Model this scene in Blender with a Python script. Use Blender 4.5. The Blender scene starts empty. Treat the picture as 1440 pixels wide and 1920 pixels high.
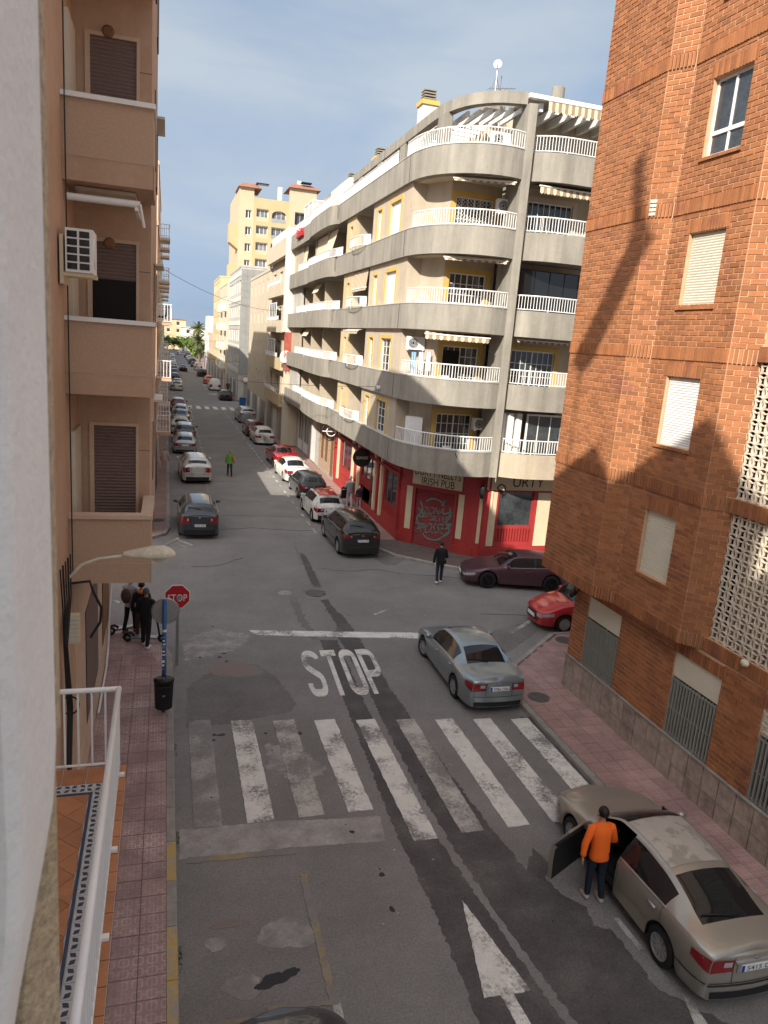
import bpy, bmesh, math, random
import numpy as np
from mathutils import Vector, Matrix
R = math.radians
rnd = random.Random(11)
SC = bpy.context.scene
COL = SC.collection

# ------------------------------------------------------------------ camera
EYE = np.array([0.0, 0.0, 9.2])
FPX, CX, CY = 1380.0, 720.0, 960.0            # photograph 1440 x 1920
def _cd(px, py): return np.array([px - CX, -(py - CY), FPX])
def _n(v): return v / np.linalg.norm(v)
_Y = _n(_cd(312, 612)); _Z = -_n(_cd(243, 6978)); _Z = _n(_Z - (_Z @ _Y) * _Y)
_X = np.cross(_Y, _Z); _X = _X if _X[0] > 0 else -_X
CM = np.array([_X, _Y, _Z])                   # world = CM @ (right, up, forward)
cam = bpy.data.cameras.new('camera'); camo = bpy.data.objects.new('camera', cam); COL.objects.link(camo)
r_, u_, w_ = CM[:, 0], CM[:, 1], CM[:, 2]
camo.matrix_world = Matrix(((r_[0], u_[0], -w_[0], EYE[0]), (r_[1], u_[1], -w_[1], EYE[1]), (r_[2], u_[2], -w_[2], EYE[2]), (0, 0, 0, 1)))
cam.sensor_fit = 'VERTICAL'; cam.sensor_height = 32; cam.lens = 32 * FPX / 1920
cam.clip_start = 0.05; cam.clip_end = 3000
cam.dof.use_dof = True; cam.dof.focus_distance = 22; cam.dof.aperture_fstop = 6.5
SC.camera = camo
def G(px, py, z=0.0):
    """world point at height z that the survey of the photograph gives for a pixel"""
    d = CM @ _cd(px, py); t = (z - EYE[2]) / d[2]; p = EYE + t * d
    return (float(p[0]), float(p[1]))

# ------------------------------------------------------------------ light
SUN = np.array([1.0, 1.15, -1.02])
world = bpy.data.worlds.new('World'); SC.world = world; world.use_nodes = True
nt = world.node_tree; nt.nodes.clear()
def wn(t, **k):
    n = nt.nodes.new(t)
    for a, b in k.items(): setattr(n, a, b)
    return n
sky = wn('ShaderNodeTexSky', sky_type='NISHITA', sun_disc=False, air_density=1.0, dust_density=1.6, ozone_density=1.3, altitude=5)
sky.sun_elevation = math.atan2(1.02, math.hypot(1, 1.15)); sky.sun_rotation = math.atan2(-1.0, -1.15) % (2 * math.pi)
tc = wn('ShaderNodeTexCoord'); sep = wn('ShaderNodeSeparateXYZ'); nt.links.new(tc.outputs['Generated'], sep.inputs[0])
mx = wn('ShaderNodeMath', operation='MAXIMUM'); mx.inputs[1].default_value = 0.06; nt.links.new(sep.outputs[2], mx.inputs[0])
dx = wn('ShaderNodeMath', operation='DIVIDE'); dy = wn('ShaderNodeMath', operation='DIVIDE')
for d_, k in ((dx, 0), (dy, 1)): nt.links.new(sep.outputs[k], d_.inputs[0]); nt.links.new(mx.outputs[0], d_.inputs[1])
cmb = wn('ShaderNodeCombineXYZ'); nt.links.new(dx.outputs[0], cmb.inputs[0]); nt.links.new(dy.outputs[0], cmb.inputs[1])
cn = wn('ShaderNodeTexNoise'); cn.inputs['Scale'].default_value = 0.55; cn.inputs['Detail'].default_value = 5; cn.inputs['Roughness'].default_value = 0.55; cn.inputs['Distortion'].default_value = 0.6
nt.links.new(cmb.outputs[0], cn.inputs['Vector'])
cr = wn('ShaderNodeMapRange'); cr.inputs[1].default_value = 0.36; cr.inputs[2].default_value = 0.68; cr.inputs[3].default_value = 0.6; cr.inputs[4].default_value = 1.0
nt.links.new(cn.outputs[0], cr.inputs[0])
bw = wn('ShaderNodeRGBToBW'); nt.links.new(sky.outputs[0], bw.inputs[0]); tint = wn('ShaderNodeMixRGB', blend_type='MULTIPLY'); tint.inputs[0].default_value = 1; tint.inputs[2].default_value = (1.045, 1.0, .945, 1); nt.links.new(bw.outputs[0], tint.inputs[1])
cmix = wn('ShaderNodeMixRGB'); nt.links.new(tint.outputs[0], cmix.inputs[2])     # thin cloud: the sky's own light, greyed
nt.links.new(cr.outputs[0], cmix.inputs[0]); nt.links.new(sky.outputs[0], cmix.inputs[1])
# a bank of grey-blue cloud low all round the horizon
lowf = wn('ShaderNodeMapRange'); lowf.inputs[1].default_value = 0.4; lowf.inputs[2].default_value = 0.75; lowf.inputs[3].default_value = 0.94; lowf.inputs[4].default_value = 0.0; nt.links.new(sep.outputs[2], lowf.inputs[0])
cn2 = wn('ShaderNodeTexNoise'); cn2.inputs['Scale'].default_value = 2.2; cn2.inputs['Detail'].default_value = 6; cn2.inputs['Distortion'].default_value = .5; mp_ = wn('ShaderNodeMapping'); mp_.inputs['Scale'].default_value = (1, 1, 2.6); nt.links.new(tc.outputs['Generated'], mp_.inputs[0]); nt.links.new(mp_.outputs[0], cn2.inputs['Vector'])
cr2 = wn('ShaderNodeMapRange'); cr2.inputs[1].default_value = .38; cr2.inputs[2].default_value = .62; nt.links.new(cn2.outputs[0], cr2.inputs[0])
bank = wn('ShaderNodeMixRGB'); bank.inputs[1].default_value = (.47, .70, 1.05, 1); bank.inputs[2].default_value = (.86, 1.01, 1.18, 1); nt.links.new(cr2.outputs[0], bank.inputs[0])
cmix2 = wn('ShaderNodeMixRGB'); nt.links.new(lowf.outputs[0], cmix2.inputs[0]); nt.links.new(cmix.outputs[0], cmix2.inputs[1]); nt.links.new(bank.outputs[0], cmix2.inputs[2])
bg = wn('ShaderNodeBackground'); bg.inputs[1].default_value = 0.15; wo = wn('ShaderNodeOutputWorld')
nt.links.new(cmix2.outputs[0], bg.inputs[0]); nt.links.new(bg.outputs[0], wo.inputs[0])
sl = bpy.data.lights.new('sun', 'SUN'); sl.energy = 2.0; sl.angle = R(0.6); sl.color = (1.0, 0.93, 0.82)
so = bpy.data.objects.new('sun', sl); COL.objects.link(so); so.location = (-20, -20, 60)
so.rotation_euler = Vector(SUN.tolist()).to_track_quat('-Z', 'Y').to_euler()
SC.view_settings.view_transform = 'Standard'; SC.view_settings.look = 'None'; SC.view_settings.exposure = 1.88; SC.view_settings.gamma = 1.0
SC.cycles.use_denoising = True
SC.cycles.max_bounces = 6; SC.cycles.diffuse_bounces = 4; SC.cycles.glossy_bounces = 3; SC.cycles.transparent_max_bounces = 6
SC.cycles.sample_clamp_indirect = 6

# ------------------------------------------------------------------ materials
MATS = {}
def mat(name, col, rough=0.75, var=0.1, vs=2.5, bump=0.1, bs=50.0, metal=0.0, spec=0.4, coat=0.0, isl=0.0, local=False, streak=0.0, col2=None, c2s=1.0, c2t=(0.5, 0.62), alpha=None, emit=None, hook=None, bd=0.02, fine=0.0):
    if name in MATS: return MATS[name]
    m = bpy.data.materials.new(name); m.use_nodes = True; t = m.node_tree; N = t.nodes; Lk = t.links.new
    b = N['Principled BSDF']; b.inputs['Roughness'].default_value = rough; b.inputs['Metallic'].default_value = metal
    b.inputs['Specular IOR Level'].default_value = spec; b.inputs['Coat Weight'].default_value = coat; b.inputs['Coat Roughness'].default_value = 0.05
    if local: tcn = N.new('ShaderNodeTexCoord'); P = tcn.outputs['Object']
    else: g = N.new('ShaderNodeNewGeometry'); P = g.outputs['Position']
    col4 = tuple(col) + (1,)
    def noise(s, d=5, vec=P, ro=0.6):
        n = N.new('ShaderNodeTexNoise'); n.inputs['Scale'].default_value = s; n.inputs['Detail'].default_value = d; n.inputs['Roughness'].default_value = ro; Lk(vec, n.inputs['Vector']); return n.outputs[0]
    def mul(c, f, lo, hi):
        r = N.new('ShaderNodeMapRange'); r.inputs[1].default_value = 0.3; r.inputs[2].default_value = 0.7; r.inputs[3].default_value = lo; r.inputs[4].default_value = hi; Lk(f, r.inputs[0])
        x = N.new('ShaderNodeVectorMath'); x.operation = 'SCALE'; Lk(c, x.inputs[0]); Lk(r.outputs[0], x.inputs['Scale']); return x.outputs[0]
    rgb = N.new('ShaderNodeRGB'); rgb.outputs[0].default_value = col4; c = rgb.outputs[0]
    if col2 is not None:
        r = N.new('ShaderNodeMapRange'); r.inputs[1].default_value = c2t[0]; r.inputs[2].default_value = c2t[1]; Lk(noise(c2s, 8), r.inputs[0])
        x = N.new('ShaderNodeMixRGB'); Lk(r.outputs[0], x.inputs[0]); Lk(c, x.inputs[1]); x.inputs[2].default_value = tuple(col2) + (1,); c = x.outputs[0]
    if hook: c = hook(N, Lk, P, c)
    if var: c = mul(c, noise(vs), 1 - var, 1 + var); c = mul(c, noise(vs * 9, 3), 1 - var * .5, 1 + var * .5)
    if fine: c = mul(c, noise(75, 2, ro=.8), 1 - fine, 1 + fine); c = mul(c, noise(24, 3, ro=.7), 1 - fine * .6, 1 + fine * .6)
    if streak:
        mp = N.new('ShaderNodeMapping'); mp.inputs['Scale'].default_value = (1, 1, 0.12); Lk(P, mp.inputs['Vector']); c = mul(c, noise(2.2, 6, mp.outputs[0]), 1 - streak, 1 + streak * .35)
    if isl:
        g2 = N.new('ShaderNodeNewGeometry'); oi = N.new('ShaderNodeObjectInfo'); a = N.new('ShaderNodeMath'); Lk(g2.outputs['Random Per Island'], a.inputs[0]); Lk(oi.outputs['Random'], a.inputs[1])
        fr = N.new('ShaderNodeMath'); fr.operation = 'FRACT'; Lk(a.outputs[0], fr.inputs[0])
        r = N.new('ShaderNodeMapRange'); r.inputs[3].default_value = 1 - isl; r.inputs[4].default_value = 1 + isl * .6; Lk(fr.outputs[0], r.inputs[0])
        x = N.new('ShaderNodeVectorMath'); x.operation = 'SCALE'; Lk(c, x.inputs[0]); Lk(r.outputs[0], x.inputs['Scale']); c = x.outputs[0]
    Lk(c, b.inputs['Base Color'])
    if bump:
        bn = N.new('ShaderNodeBump'); bn.inputs['Strength'].default_value = bump; bn.inputs['Distance'].default_value = bd; Lk(noise(bs, 4), bn.inputs['Height']); Lk(bn.outputs[0], b.inputs['Normal'])
    if emit: b.inputs['Emission Color'].default_value = tuple(emit) + (1,); b.inputs['Emission Strength'].default_value = 1
    if alpha is not None: b.inputs['Alpha'].default_value = alpha
    MATS[name] = m; return m
def paintwear(name, col, under, lo=0.44, hi=0.56, s=14.0, s2=1.2):
    """road paint worn through to the asphalt in patches"""
    def hk(N, Lk, P, c):
        n1 = N.new('ShaderNodeTexNoise'); n1.inputs['Scale'].default_value = s; n1.inputs['Detail'].default_value = 8; n1.inputs['Roughness'].default_value = .75; Lk(P, n1.inputs['Vector'])
        n2 = N.new('ShaderNodeTexNoise'); n2.inputs['Scale'].default_value = s2; n2.inputs['Detail'].default_value = 4; Lk(P, n2.inputs['Vector'])
        a = N.new('ShaderNodeMath'); a.operation = 'MULTIPLY_ADD'; a.inputs[1].default_value = .8; Lk(n2.outputs[0], a.inputs[0]); m2 = N.new('ShaderNodeMath'); m2.operation = 'MULTIPLY'; m2.inputs[1].default_value = .6; Lk(n1.outputs[0], m2.inputs[0]); Lk(m2.outputs[0], a.inputs[2])
        r = N.new('ShaderNodeMapRange'); r.inputs[1].default_value = lo * 1.4; r.inputs[2].default_value = hi * 1.4; Lk(a.outputs[0], r.inputs[0])
        x = N.new('ShaderNodeMixRGB'); Lk(r.outputs[0], x.inputs[0]); Lk(c, x.inputs[1]); x.inputs[2].default_value = tuple(under) + (1,); return x.outputs[0]
    return mat(name, col, .85, .12, 3, .25, 90, hook=hk)
def lines_hook(col, pitch, w, kind):
    """raised pattern of pavement tiles, in the colour of its worn ridges"""
    def hk(N, Lk, P, c):
        def mth(op, a, b=None, v=None):
            n = N.new('ShaderNodeMath'); n.operation = op
            Lk(a, n.inputs[0])
            if b is not None: Lk(b, n.inputs[1])
            elif v is not None: n.inputs[1].default_value = v
            return n.outputs[0]
        s = N.new('ShaderNodeSeparateXYZ'); Lk(P, s.inputs[0])
        def cell(o, p, off=0.0): return mth('ABSOLUTE', mth('SUBTRACT', mth('FRACT', mth('ADD', mth('DIVIDE', o, v=p), v=off)), v=.5))
        u, v = cell(s.outputs[0], pitch), cell(s.outputs[1], pitch)
        if kind == 'circuit':
            d1 = mth('POWER', mth('ADD', mth('POWER', u, v=4), mth('POWER', v, v=4)), v=.25)
            a = mth('LESS_THAN', mth('ABSOLUTE', mth('SUBTRACT', d1, v=.34)), v=w)
            b2 = mth('LESS_THAN', u, v=w * .8)
            u2 = cell(s.outputs[1], pitch * 2, .25); b3 = mth('MULTIPLY', mth('LESS_THAN', u2, v=w * .5), mth('GREATER_THAN', u, v=.2))
            m = mth('MAXIMUM', a, mth('MAXIMUM', b2, b3))
        else:
            a = mth('GREATER_THAN', u, v=.5 - w); b2 = mth('GREATER_THAN', v, v=.5 - w); m = mth('MAXIMUM', a, b2)
        n2 = N.new('ShaderNodeTexNoise'); n2.inputs['Scale'].default_value = 1.3; n2.inputs['Detail'].default_value = 4; Lk(P, n2.inputs['Vector'])
        r = N.new('ShaderNodeMapRange'); r.inputs[1].default_value = .35; r.inputs[2].default_value = .65; r.inputs[3].default_value = .15; r.inputs[4].default_value = .8; Lk(n2.outputs[0], r.inputs[0])
        x = N.new('ShaderNodeMixRGB'); Lk(mth('MULTIPLY', m, r.outputs[0]), x.inputs[0]); Lk(c, x.inputs[1]); x.inputs[2].default_value = tuple(col) + (1,); return x.outputs[0]
    return hk

ASPH = (.205, .193, .182)
mat('asphalt', ASPH, .9, .10, .5, .6, 90, col2=(.235, .222, .21), c2s=.25, c2t=(.4, .75), fine=.34)
mat('asphalt_dark', (.085, .078, .074), .75, .2, 1.2, .6, 90, col2=(.10, .092, .086), c2s=1.2, fine=.4)
mat('asphalt_old', (.165, .155, .147), .88, .16, .9, .6, 90, fine=.3)
mat('asphalt_pale', (.37, .35, .325), .92, .16, 1.4, .3, 90, fine=.2, col2=(.25, .235, .22), c2s=1.8, c2t=(.4, .65))
mat('oil', (.012, .011, .011), .45, .2, 4, .2, 120)
mat('rust_stain', (.26, .19, .16), .9, .2, 3, .2, 90, col2=(.18, .165, .152), c2s=3, c2t=(.38, .6))
paintwear('paint_white', (.66, .64, .585), ASPH, .5, .6)
paintwear('paint_worn', (.50, .48, .43), (.21, .195, .182), .42, .56)
paintwear('paint_yellow', (.36, .26, .10), (.21, .198, .187), .36, .54)
paintwear('cement_dust', (.36, .34, .315), (.215, .203, .192), .36, .56, 9, 2.2)
paintwear('paint_faded', (.42, .40, .36), (.215, .203, .192), .36, .52)
paintwear('kerb_yellow', (.50, .34, .11), (.30, .28, .25), .44, .58, 20, 3)
mat('ground', (.11, .1, .09), .95, .2, .1, 0)
mat('kerb', (.29, .265, .235), .9, .2, 3, .3, 60, isl=.12)
mat('pave_left', (.335, .225, .21), .85, .2, 1.3, .2, 40, isl=.1, hook=lines_hook((.48, .385, .36), .2, .045, 'circuit'))
mat('pave_right', (.33, .20, .178), .85, .2, 1.1, .2, 40, isl=.12, hook=lines_hook((.42, .29, .26), .1, .09, 'grid'))
mat('pave_far', (.29, .18, .155), .85, .15, .8, .1, 30)
mat('pave_joint', (.13, .1, .09), .95, .2, 3, .1, 30)
mat('concrete_band', (.285, .262, .222), .88, .1, .9, .25, 45, streak=.3)
mat('cream_wall', (.46, .385, .29), .88, .08, .8, .2, 60, streak=.12)
mat('cream_light', (.56, .48, .365), .88, .07, .8, .2, 60, streak=.08)
mat('yellow_trim', (.55, .37, .10), .8, .08, 2, .1, 60)
mat('yellow_wall', (.53, .42, .25), .85, .08, .8, .15, 60, streak=.08)
mat('white_paint', (.78, .77, .74), .5, .04, 2, .04, 40)
mat('white_wall', (.62, .59, .54), .85, .07, .5, .15, 50, streak=.1)
mat('pvc_white', (.74, .73, .70), .4, .03, 3, 0)
mat('shutter_cream', (.60, .56, .45), .55, .05, 2, 0)
mat('shutter_white', (.70, .70, .69), .5, .05, 2, 0)
mat('shutter_brown', (.145, .098, .085), .55, .07, 2, 0)
mat('glass_dark', (.012, .014, .016), .06, 0, 1, 0, spec=.6)
mat('glass_window', (.045, .05, .055), .08, .5, 1.5, 0, spec=.7)
mat('curtain', (.5, .49, .46), .9, .1, 6, .1, 20)
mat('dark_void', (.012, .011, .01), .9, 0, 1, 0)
mat('salmon', (.50, .33, .225), .92, .09, 1.2, .5, 130, streak=.06, bd=.01)
mat('salmon_light', (.58, .42, .305), .9, .08, 1.2, .3, 130, streak=.06, bd=.01)
mat('salmon_speckle', (.49, .335, .23), .92, .1, 30, .5, 160, bd=.01)
mat('grey_plaster', (.46, .44, .40), .88, .1, .8, .2, 60, streak=.12)
mat('grey_tile', (.27, .265, .25), .6, .1, 1.2, .1, 30)
mat('tower_yellow', (.48, .345, .195), .85, .07, .3, .1, 30)
mat('tower_cream', (.49, .395, .27), .85, .06, .3, .1, 30)
mat('roof_tile', (.30, .13, .08), .85, .2, 3, .2, 30)
mat('red_brickwall', (.36, .09, .06), .85, .2, 3, .2, 40)
mat('brick', (.325, .127, .05), .85, .1, 3, .3, 70, isl=.24, col2=(.25, .09, .05), c2s=1.3, c2t=(.56, .68))
mat('mortar', (.52, .335, .21), .95, .12, 4, .2, 60)
mat('granite', (.38, .31, .26), .6, .22, 6, .1, 80, isl=.12, col2=(.25, .2, .165), c2s=1.6)
mat('lattice', (.66, .58, .46), .85, .1, 3, .15, 60)
mat('pub_red', (.36, .036, .034), .55, .12, 1.2, .1, 30, streak=.12)
mat('pub_red_dark', (.25, .028, .028), .55, .1, 1.5, .1, 30)
mat('pub_cream', (.62, .52, .35), .75, .06, 2, .05, 40)
mat('pub_stone', (.36, .27, .19), .9, .3, 9, .3, 30)
mat('wood_brown', (.20, .095, .045), .6, .15, 4, .1, 30)
mat('black_metal', (.012, .012, .013), .5, .1, 3, 0)
mat('grey_metal', (.33, .33, .33), .4, .08, 3, 0, metal=.7)
mat('grille_grey', (.24, .24, .21), .5, .08, 3, 0)
mat('cable_black', (.012, .012, .012), .6, 0, 1, 0)
mat('terracotta', (.42, .175, .075), .6, .12, 5, .1, 30, isl=.14)
mat('stucco_white', (.74, .72, .69), .9, .06, 2.5, .35, 55, col2=(.62, .59, .56), c2s=1.6, c2t=(.55, .75))
mat('stucco_grain', (.50, .385, .25), .95, .35, 60, .9, 140, bd=.01)
mat('awning_cloth', (.62, .52, .38), .9, .06, 2, .1, 30)
mat('awning_stripe', (.30, .22, .14), .9, .06, 2, .1, 30)
mat('lamp_plastic', (.60, .55, .42), .5, .2, 7, .05, 40, local=True, col2=(.33, .22, .1), c2s=6, c2t=(.6, .8))
mat('sign_red', (.46, .012, .02), .45, .05, 4, 0)
mat('sign_blue', (.02, .11, .30), .5, .12, 8, 0)
mat('bin_black', (.010, .011, .013), .4, .1, 3, 0)
mat('graffiti', (.085, .27, .22), .7, .2, 5, 0, col2=(.2, .05, .045), c2s=5, c2t=(.5, .62))
mat('foliage', (.055, .095, .022), .7, .35, 3, 0)
mat('foliage_bright', (.12, .18, .035), .7, .3, 2, 0)
mat('palm_leaf', (.11, .125, .04), .7, .3, 2, 0)
mat('trunk', (.16, .12, .085), .9, .25, 8, .4, 20)
mat('tyre', (.012, .012, .012), .8, .1, 9, .1, 30, local=True)
mat('rim', (.42, .42, .42), .35, .05, 3, 0, metal=.45)
mat('rim_black', (.02, .02, .022), .3, .05, 3, 0, metal=.5)
mat('plastic_black', (.014, .014, .015), .6, .06, 9, 0, local=True)
mat('lamp_red', (.22, .006, .01), .12, 0, 1, 0, coat=1)
mat('lamp_clear', (.34, .35, .36), .1, 0, 1, 0, coat=1)
mat('plate_white', (.72, .72, .70), .45, 0, 1, 0)
mat('plate_blue', (.01, .04, .35), .45, 0, 1, 0)
mat('ink', (.01, .01, .01), .6, 0, 1, 0)
mat('interior', (.016, .015, .014), .85, .1, 4, 0, local=True)
mat('skin', (.42, .22, .14), .55, .06, 9, 0, local=True)
mat('hair_black', (.008, .007, .007), .5, .2, 40, .2, 90, local=True)
mat('hair_grey', (.27, .26, .25), .6, .2, 40, .2, 90, local=True)
def cloth(name, c): return mat(name, c, .9, .1, 5, .35, 22, local=True, bd=.03)
def paint(name, c, rough=.28, metal=.25): return mat('paint_' + name, c, rough, .05, 1.6, 0, metal=metal, spec=.5, coat=.7, local=True)

# ------------------------------------------------------------------ mesh helpers
class Fr:
    """a wall frame: u along the wall, n outwards, z up"""
    def __init__(s, o, u, n): s.o = o; L = math.hypot(*u); s.u = (u[0] / L, u[1] / L); s.n = n
    def __call__(s, u, n, z): return (s.o[0] + s.u[0] * u + s.n[0] * n, s.o[1] + s.u[1] * u + s.n[1] * n, z)
ID = lambda x, y, z: (x, y, z)
class MB:
    def __init__(s): s.v = []; s.f = []; s.mi = []
    def add(s, vs, fs, mi=0):
        k = len(s.v); s.v += [tuple(p) for p in vs]; s.f += [tuple(i + k for i in f) for f in fs]; s.mi += [mi] * len(fs); return s
    def box(s, x0, x1, y0, y1, z0, z1, F=ID, mi=0):
        p = [F(x, y, z) for z in (z0, z1) for y in (y0, y1) for x in (x0, x1)]
        return s.add(p, [(0, 2, 3, 1), (4, 5, 7, 6), (0, 1, 5, 4), (2, 6, 7, 3), (0, 4, 6, 2), (1, 3, 7, 5)], mi)
    def prism(s, poly, z0, z1, F=ID, mi=0):
        n = len(poly); p = [F(x, y, z0) for x, y in poly] + [F(x, y, z1) for x, y in poly]
        return s.add(p, [tuple(range(n))[::-1], tuple(range(n, 2 * n))] + [(i, (i + 1) % n, n + (i + 1) % n, n + i) for i in range(n)], mi)
    def tube(s, path, r, seg=8, caps=True, mi=0):
        P = [Vector(p) for p in path]; rr = r if isinstance(r, (list, tuple)) else [r] * len(P); vs = []; up = None
        for i, p in enumerate(P):
            t = (P[min(i + 1, len(P) - 1)] - P[max(i - 1, 0)]).normalized()
            if up is None: up = Vector((0, 0, 1)) if abs(t.z) < .9 else Vector((1, 0, 0))
            a = t.cross(up).normalized(); b = a.cross(t).normalized(); up = b
            for k in range(seg):
                c = 2 * math.pi * k / seg; vs.append(tuple(p + a * math.cos(c) * rr[i] + b * math.sin(c) * rr[i]))
        fs = [(i * seg + k, i * seg + (k + 1) % seg, (i + 1) * seg + (k + 1) % seg, (i + 1) * seg + k) for i in range(len(P) - 1) for k in range(seg)]
        if caps: fs += [tuple(range(seg))[::-1], tuple(range((len(P) - 1) * seg, len(P) * seg))]
        return s.add(vs, fs, mi)
    def lathe(s, prof, seg=16, F=ID, c=(0, 0, 0), mi=0):
        vs = [F(c[0] + r * math.cos(2 * math.pi * k / seg), c[1] + r * math.sin(2 * math.pi * k / seg), c[2] + z) for r, z in prof for k in range(seg)]
        fs = [(i * seg + k, i * seg + (k + 1) % seg, (i + 1) * seg + (k + 1) % seg, (i + 1) * seg + k) for i in range(len(prof) - 1) for k in range(seg)]
        fs += [tuple(range(seg))[::-1], tuple(range((len(prof) - 1) * seg, len(prof) * seg))]
        return s.add(vs, fs, mi)
    def ball(s, c, r, seg=10, rings=6, mi=0):
        r = r if isinstance(r, (list, tuple)) else (r, r, r); vs = []
        for i in range(rings + 1):
            a = math.pi * i / rings
            for k in range(seg):
                b = 2 * math.pi * k / seg; vs.append((c[0] + r[0] * math.sin(a) * math.cos(b), c[1] + r[1] * math.sin(a) * math.sin(b), c[2] - r[2] * math.cos(a)))
        return s.add(vs, [(i * seg + k, i * seg + (k + 1) % seg, (i + 1) * seg + (k + 1) % seg, (i + 1) * seg + k) for i in range(rings) for k in range(seg)], mi)
    def panel(s, F, u0, u1, z0, z1, ops=(), t=.25, n=0.0, mi=0):
        """wall with openings (ua, ub, za, zb), front at n, thickness t"""
        zs = sorted({z0, z1} | {z for o in ops for z in o[2:4] if z0 < z < z1})
        for a, b in zip(zs, zs[1:]):
            m = (a + b) / 2; cuts = sorted((max(o[0], u0), min(o[1], u1)) for o in ops if o[2] < m < o[3]); u = u0
            for c, d in cuts:
                if c >= d: continue
                if c > u: s.box(u, c, n - t, n, a, b, F, mi)
                u = max(u, d)
            if u < u1: s.box(u, u1, n - t, n, a, b, F, mi)
        return s
    def wallpath(s, path, z0, z1, t, mi=0):
        """upright wall of thickness t to the inside (right-hand side) of a plan path"""
        inn = offset(path, t); n = len(path)
        vs = [(x, y, z) for z in (z0, z1) for x, y in path] + [(x, y, z) for z in (z0, z1) for x, y in inn]; fs = []
        for i in range(n - 1):
            fs += [(i, i + 1, n + i + 1, n + i), (2 * n + i + 1, 2 * n + i, 3 * n + i, 3 * n + i + 1), (n + i, n + i + 1, 3 * n + i + 1, 3 * n + i), (i + 1, i, 2 * n + i, 2 * n + i + 1)]
        fs += [(0, n, 3 * n, 2 * n), (n - 1, 3 * n - 1, 4 * n - 1, 2 * n - 1)]
        return s.add(vs, fs, mi)
    def mesh(s, name):
        me = bpy.data.meshes.new(name); me.from_pydata(s.v, [], s.f); me.polygons.foreach_set('material_index', s.mi); me.update(); return me
def offset(path, d):
    """plan path moved d to its left, which is the inside of the building"""
    out = []
    for i, p in enumerate(path):
        a, b = path[max(i - 1, 0)], path[min(i + 1, len(path) - 1)]; tx, ty = b[0] - a[0], b[1] - a[1]; L = math.hypot(tx, ty) or 1
        out.append((p[0] - ty / L * d, p[1] + tx / L * d))
    return out
def smooth(path, k=5):
    P = [path[0]] + list(path) + [path[-1]]; out = []
    for i in range(1, len(P) - 2):
        for j in range(k):
            t = j / k; a, b, c, d = (np.array(P[i + q], float) for q in (-1, 0, 1, 2))
            out.append(tuple(.5 * ((2 * b) + (c - a) * t + (2 * a - 5 * b + 4 * c - d) * t * t + (3 * b - a - 3 * c + d) * t ** 3)))
    return out + [tuple(path[-1])]
def tag(o, label=None, cat=None, group=None, kind=None):
    for k, v in (('label', label), ('category', cat), ('group', group), ('kind', kind)):
        if v: o[k] = v
    return o
def link(name, me, mats, parent=None, smooth_=False):
    o = bpy.data.objects.new(name, me); COL.objects.link(o)
    if me is not None and mats is not None and not me.materials:
        for m in (mats if isinstance(mats, (list, tuple)) else [mats]): me.materials.append(MATS[m] if isinstance(m, str) else m)
    if parent is not None:
        o.parent = parent
        if parent.type == 'EMPTY' and parent.get('_w') is not None: o.matrix_parent_inverse = Matrix.Translation([-c for c in parent['_w']])
    if smooth_ and me is not None: me.polygons.foreach_set('use_smooth', [True] * len(me.polygons))
    return o
def obj(name, mb, mats, parent=None, smooth_=False): return link(name, mb.mesh(name), mats, parent, smooth_)
def thing(name, label, cat, loc=(0, 0, 0), group=None, world=True):
    """Empty at the base of a thing; with world=True its parts are given in world coordinates"""
    o = bpy.data.objects.new(name, None); COL.objects.link(o); o.location = loc; o.empty_display_size = .3
    if world: o['_w'] = [float(c) for c in loc]
    return tag(o, label, cat, group)
def struct(name, mb, m, parent=None): return tag(obj(name, mb, m, parent), kind='structure')
def text_mesh(s, name='lettering'):
    cu = bpy.data.curves.new(name, 'FONT'); cu.body = s;  cu.resolution_u = 5; o = bpy.data.objects.new(name, cu); COL.objects.link(o)
    me = bpy.data.meshes.new_from_object(o.evaluated_get(bpy.context.evaluated_depsgraph_get())); bpy.data.objects.remove(o); bpy.data.curves.remove(cu); return me
def letters(s, w, h, f, m, parent, name='lettering', shear=0.0):
    """flat lettering, w x h, mapped by f(u, v) -> point"""
    me = text_mesh(s, name); vs = np.array([v.co[:2] for v in me.vertices]); lo, hi = vs.min(0), vs.max(0)
    for v, q in zip(me.vertices, (vs - lo) / (hi - lo)): v.co = f((q[0] - .5) * w + shear * (q[1] - .5) * h, (q[1] - .5) * h)
    me.materials.clear(); return link(name, me, m, parent)
def pchip(pts):
    x = np.array([p[0] for p in pts], float); y = np.array([p[1] for p in pts], float); h = np.diff(x); d = np.diff(y) / h; m = np.zeros(len(x))
    for i in range(1, len(x) - 1):
        if d[i - 1] * d[i] > 0: w1, w2 = 2 * h[i] + h[i - 1], h[i] + 2 * h[i - 1]; m[i] = (w1 + w2) / (w1 / d[i - 1] + w2 / d[i])
    m[0], m[-1] = d[0], d[-1]
    def f(s):
        s = min(max(s, x[0]), x[-1]); i = min(int(np.searchsorted(x, s, 'right')) - 1, len(h) - 1); t = (s - x[i]) / h[i]
        return float((1 + 2 * t) * (1 - t) ** 2 * y[i] + t * (1 - t) ** 2 * h[i] * m[i] + t * t * (3 - 2 * t) * y[i + 1] + t * t * (t - 1) * h[i] * m[i + 1])
    return f

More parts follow.
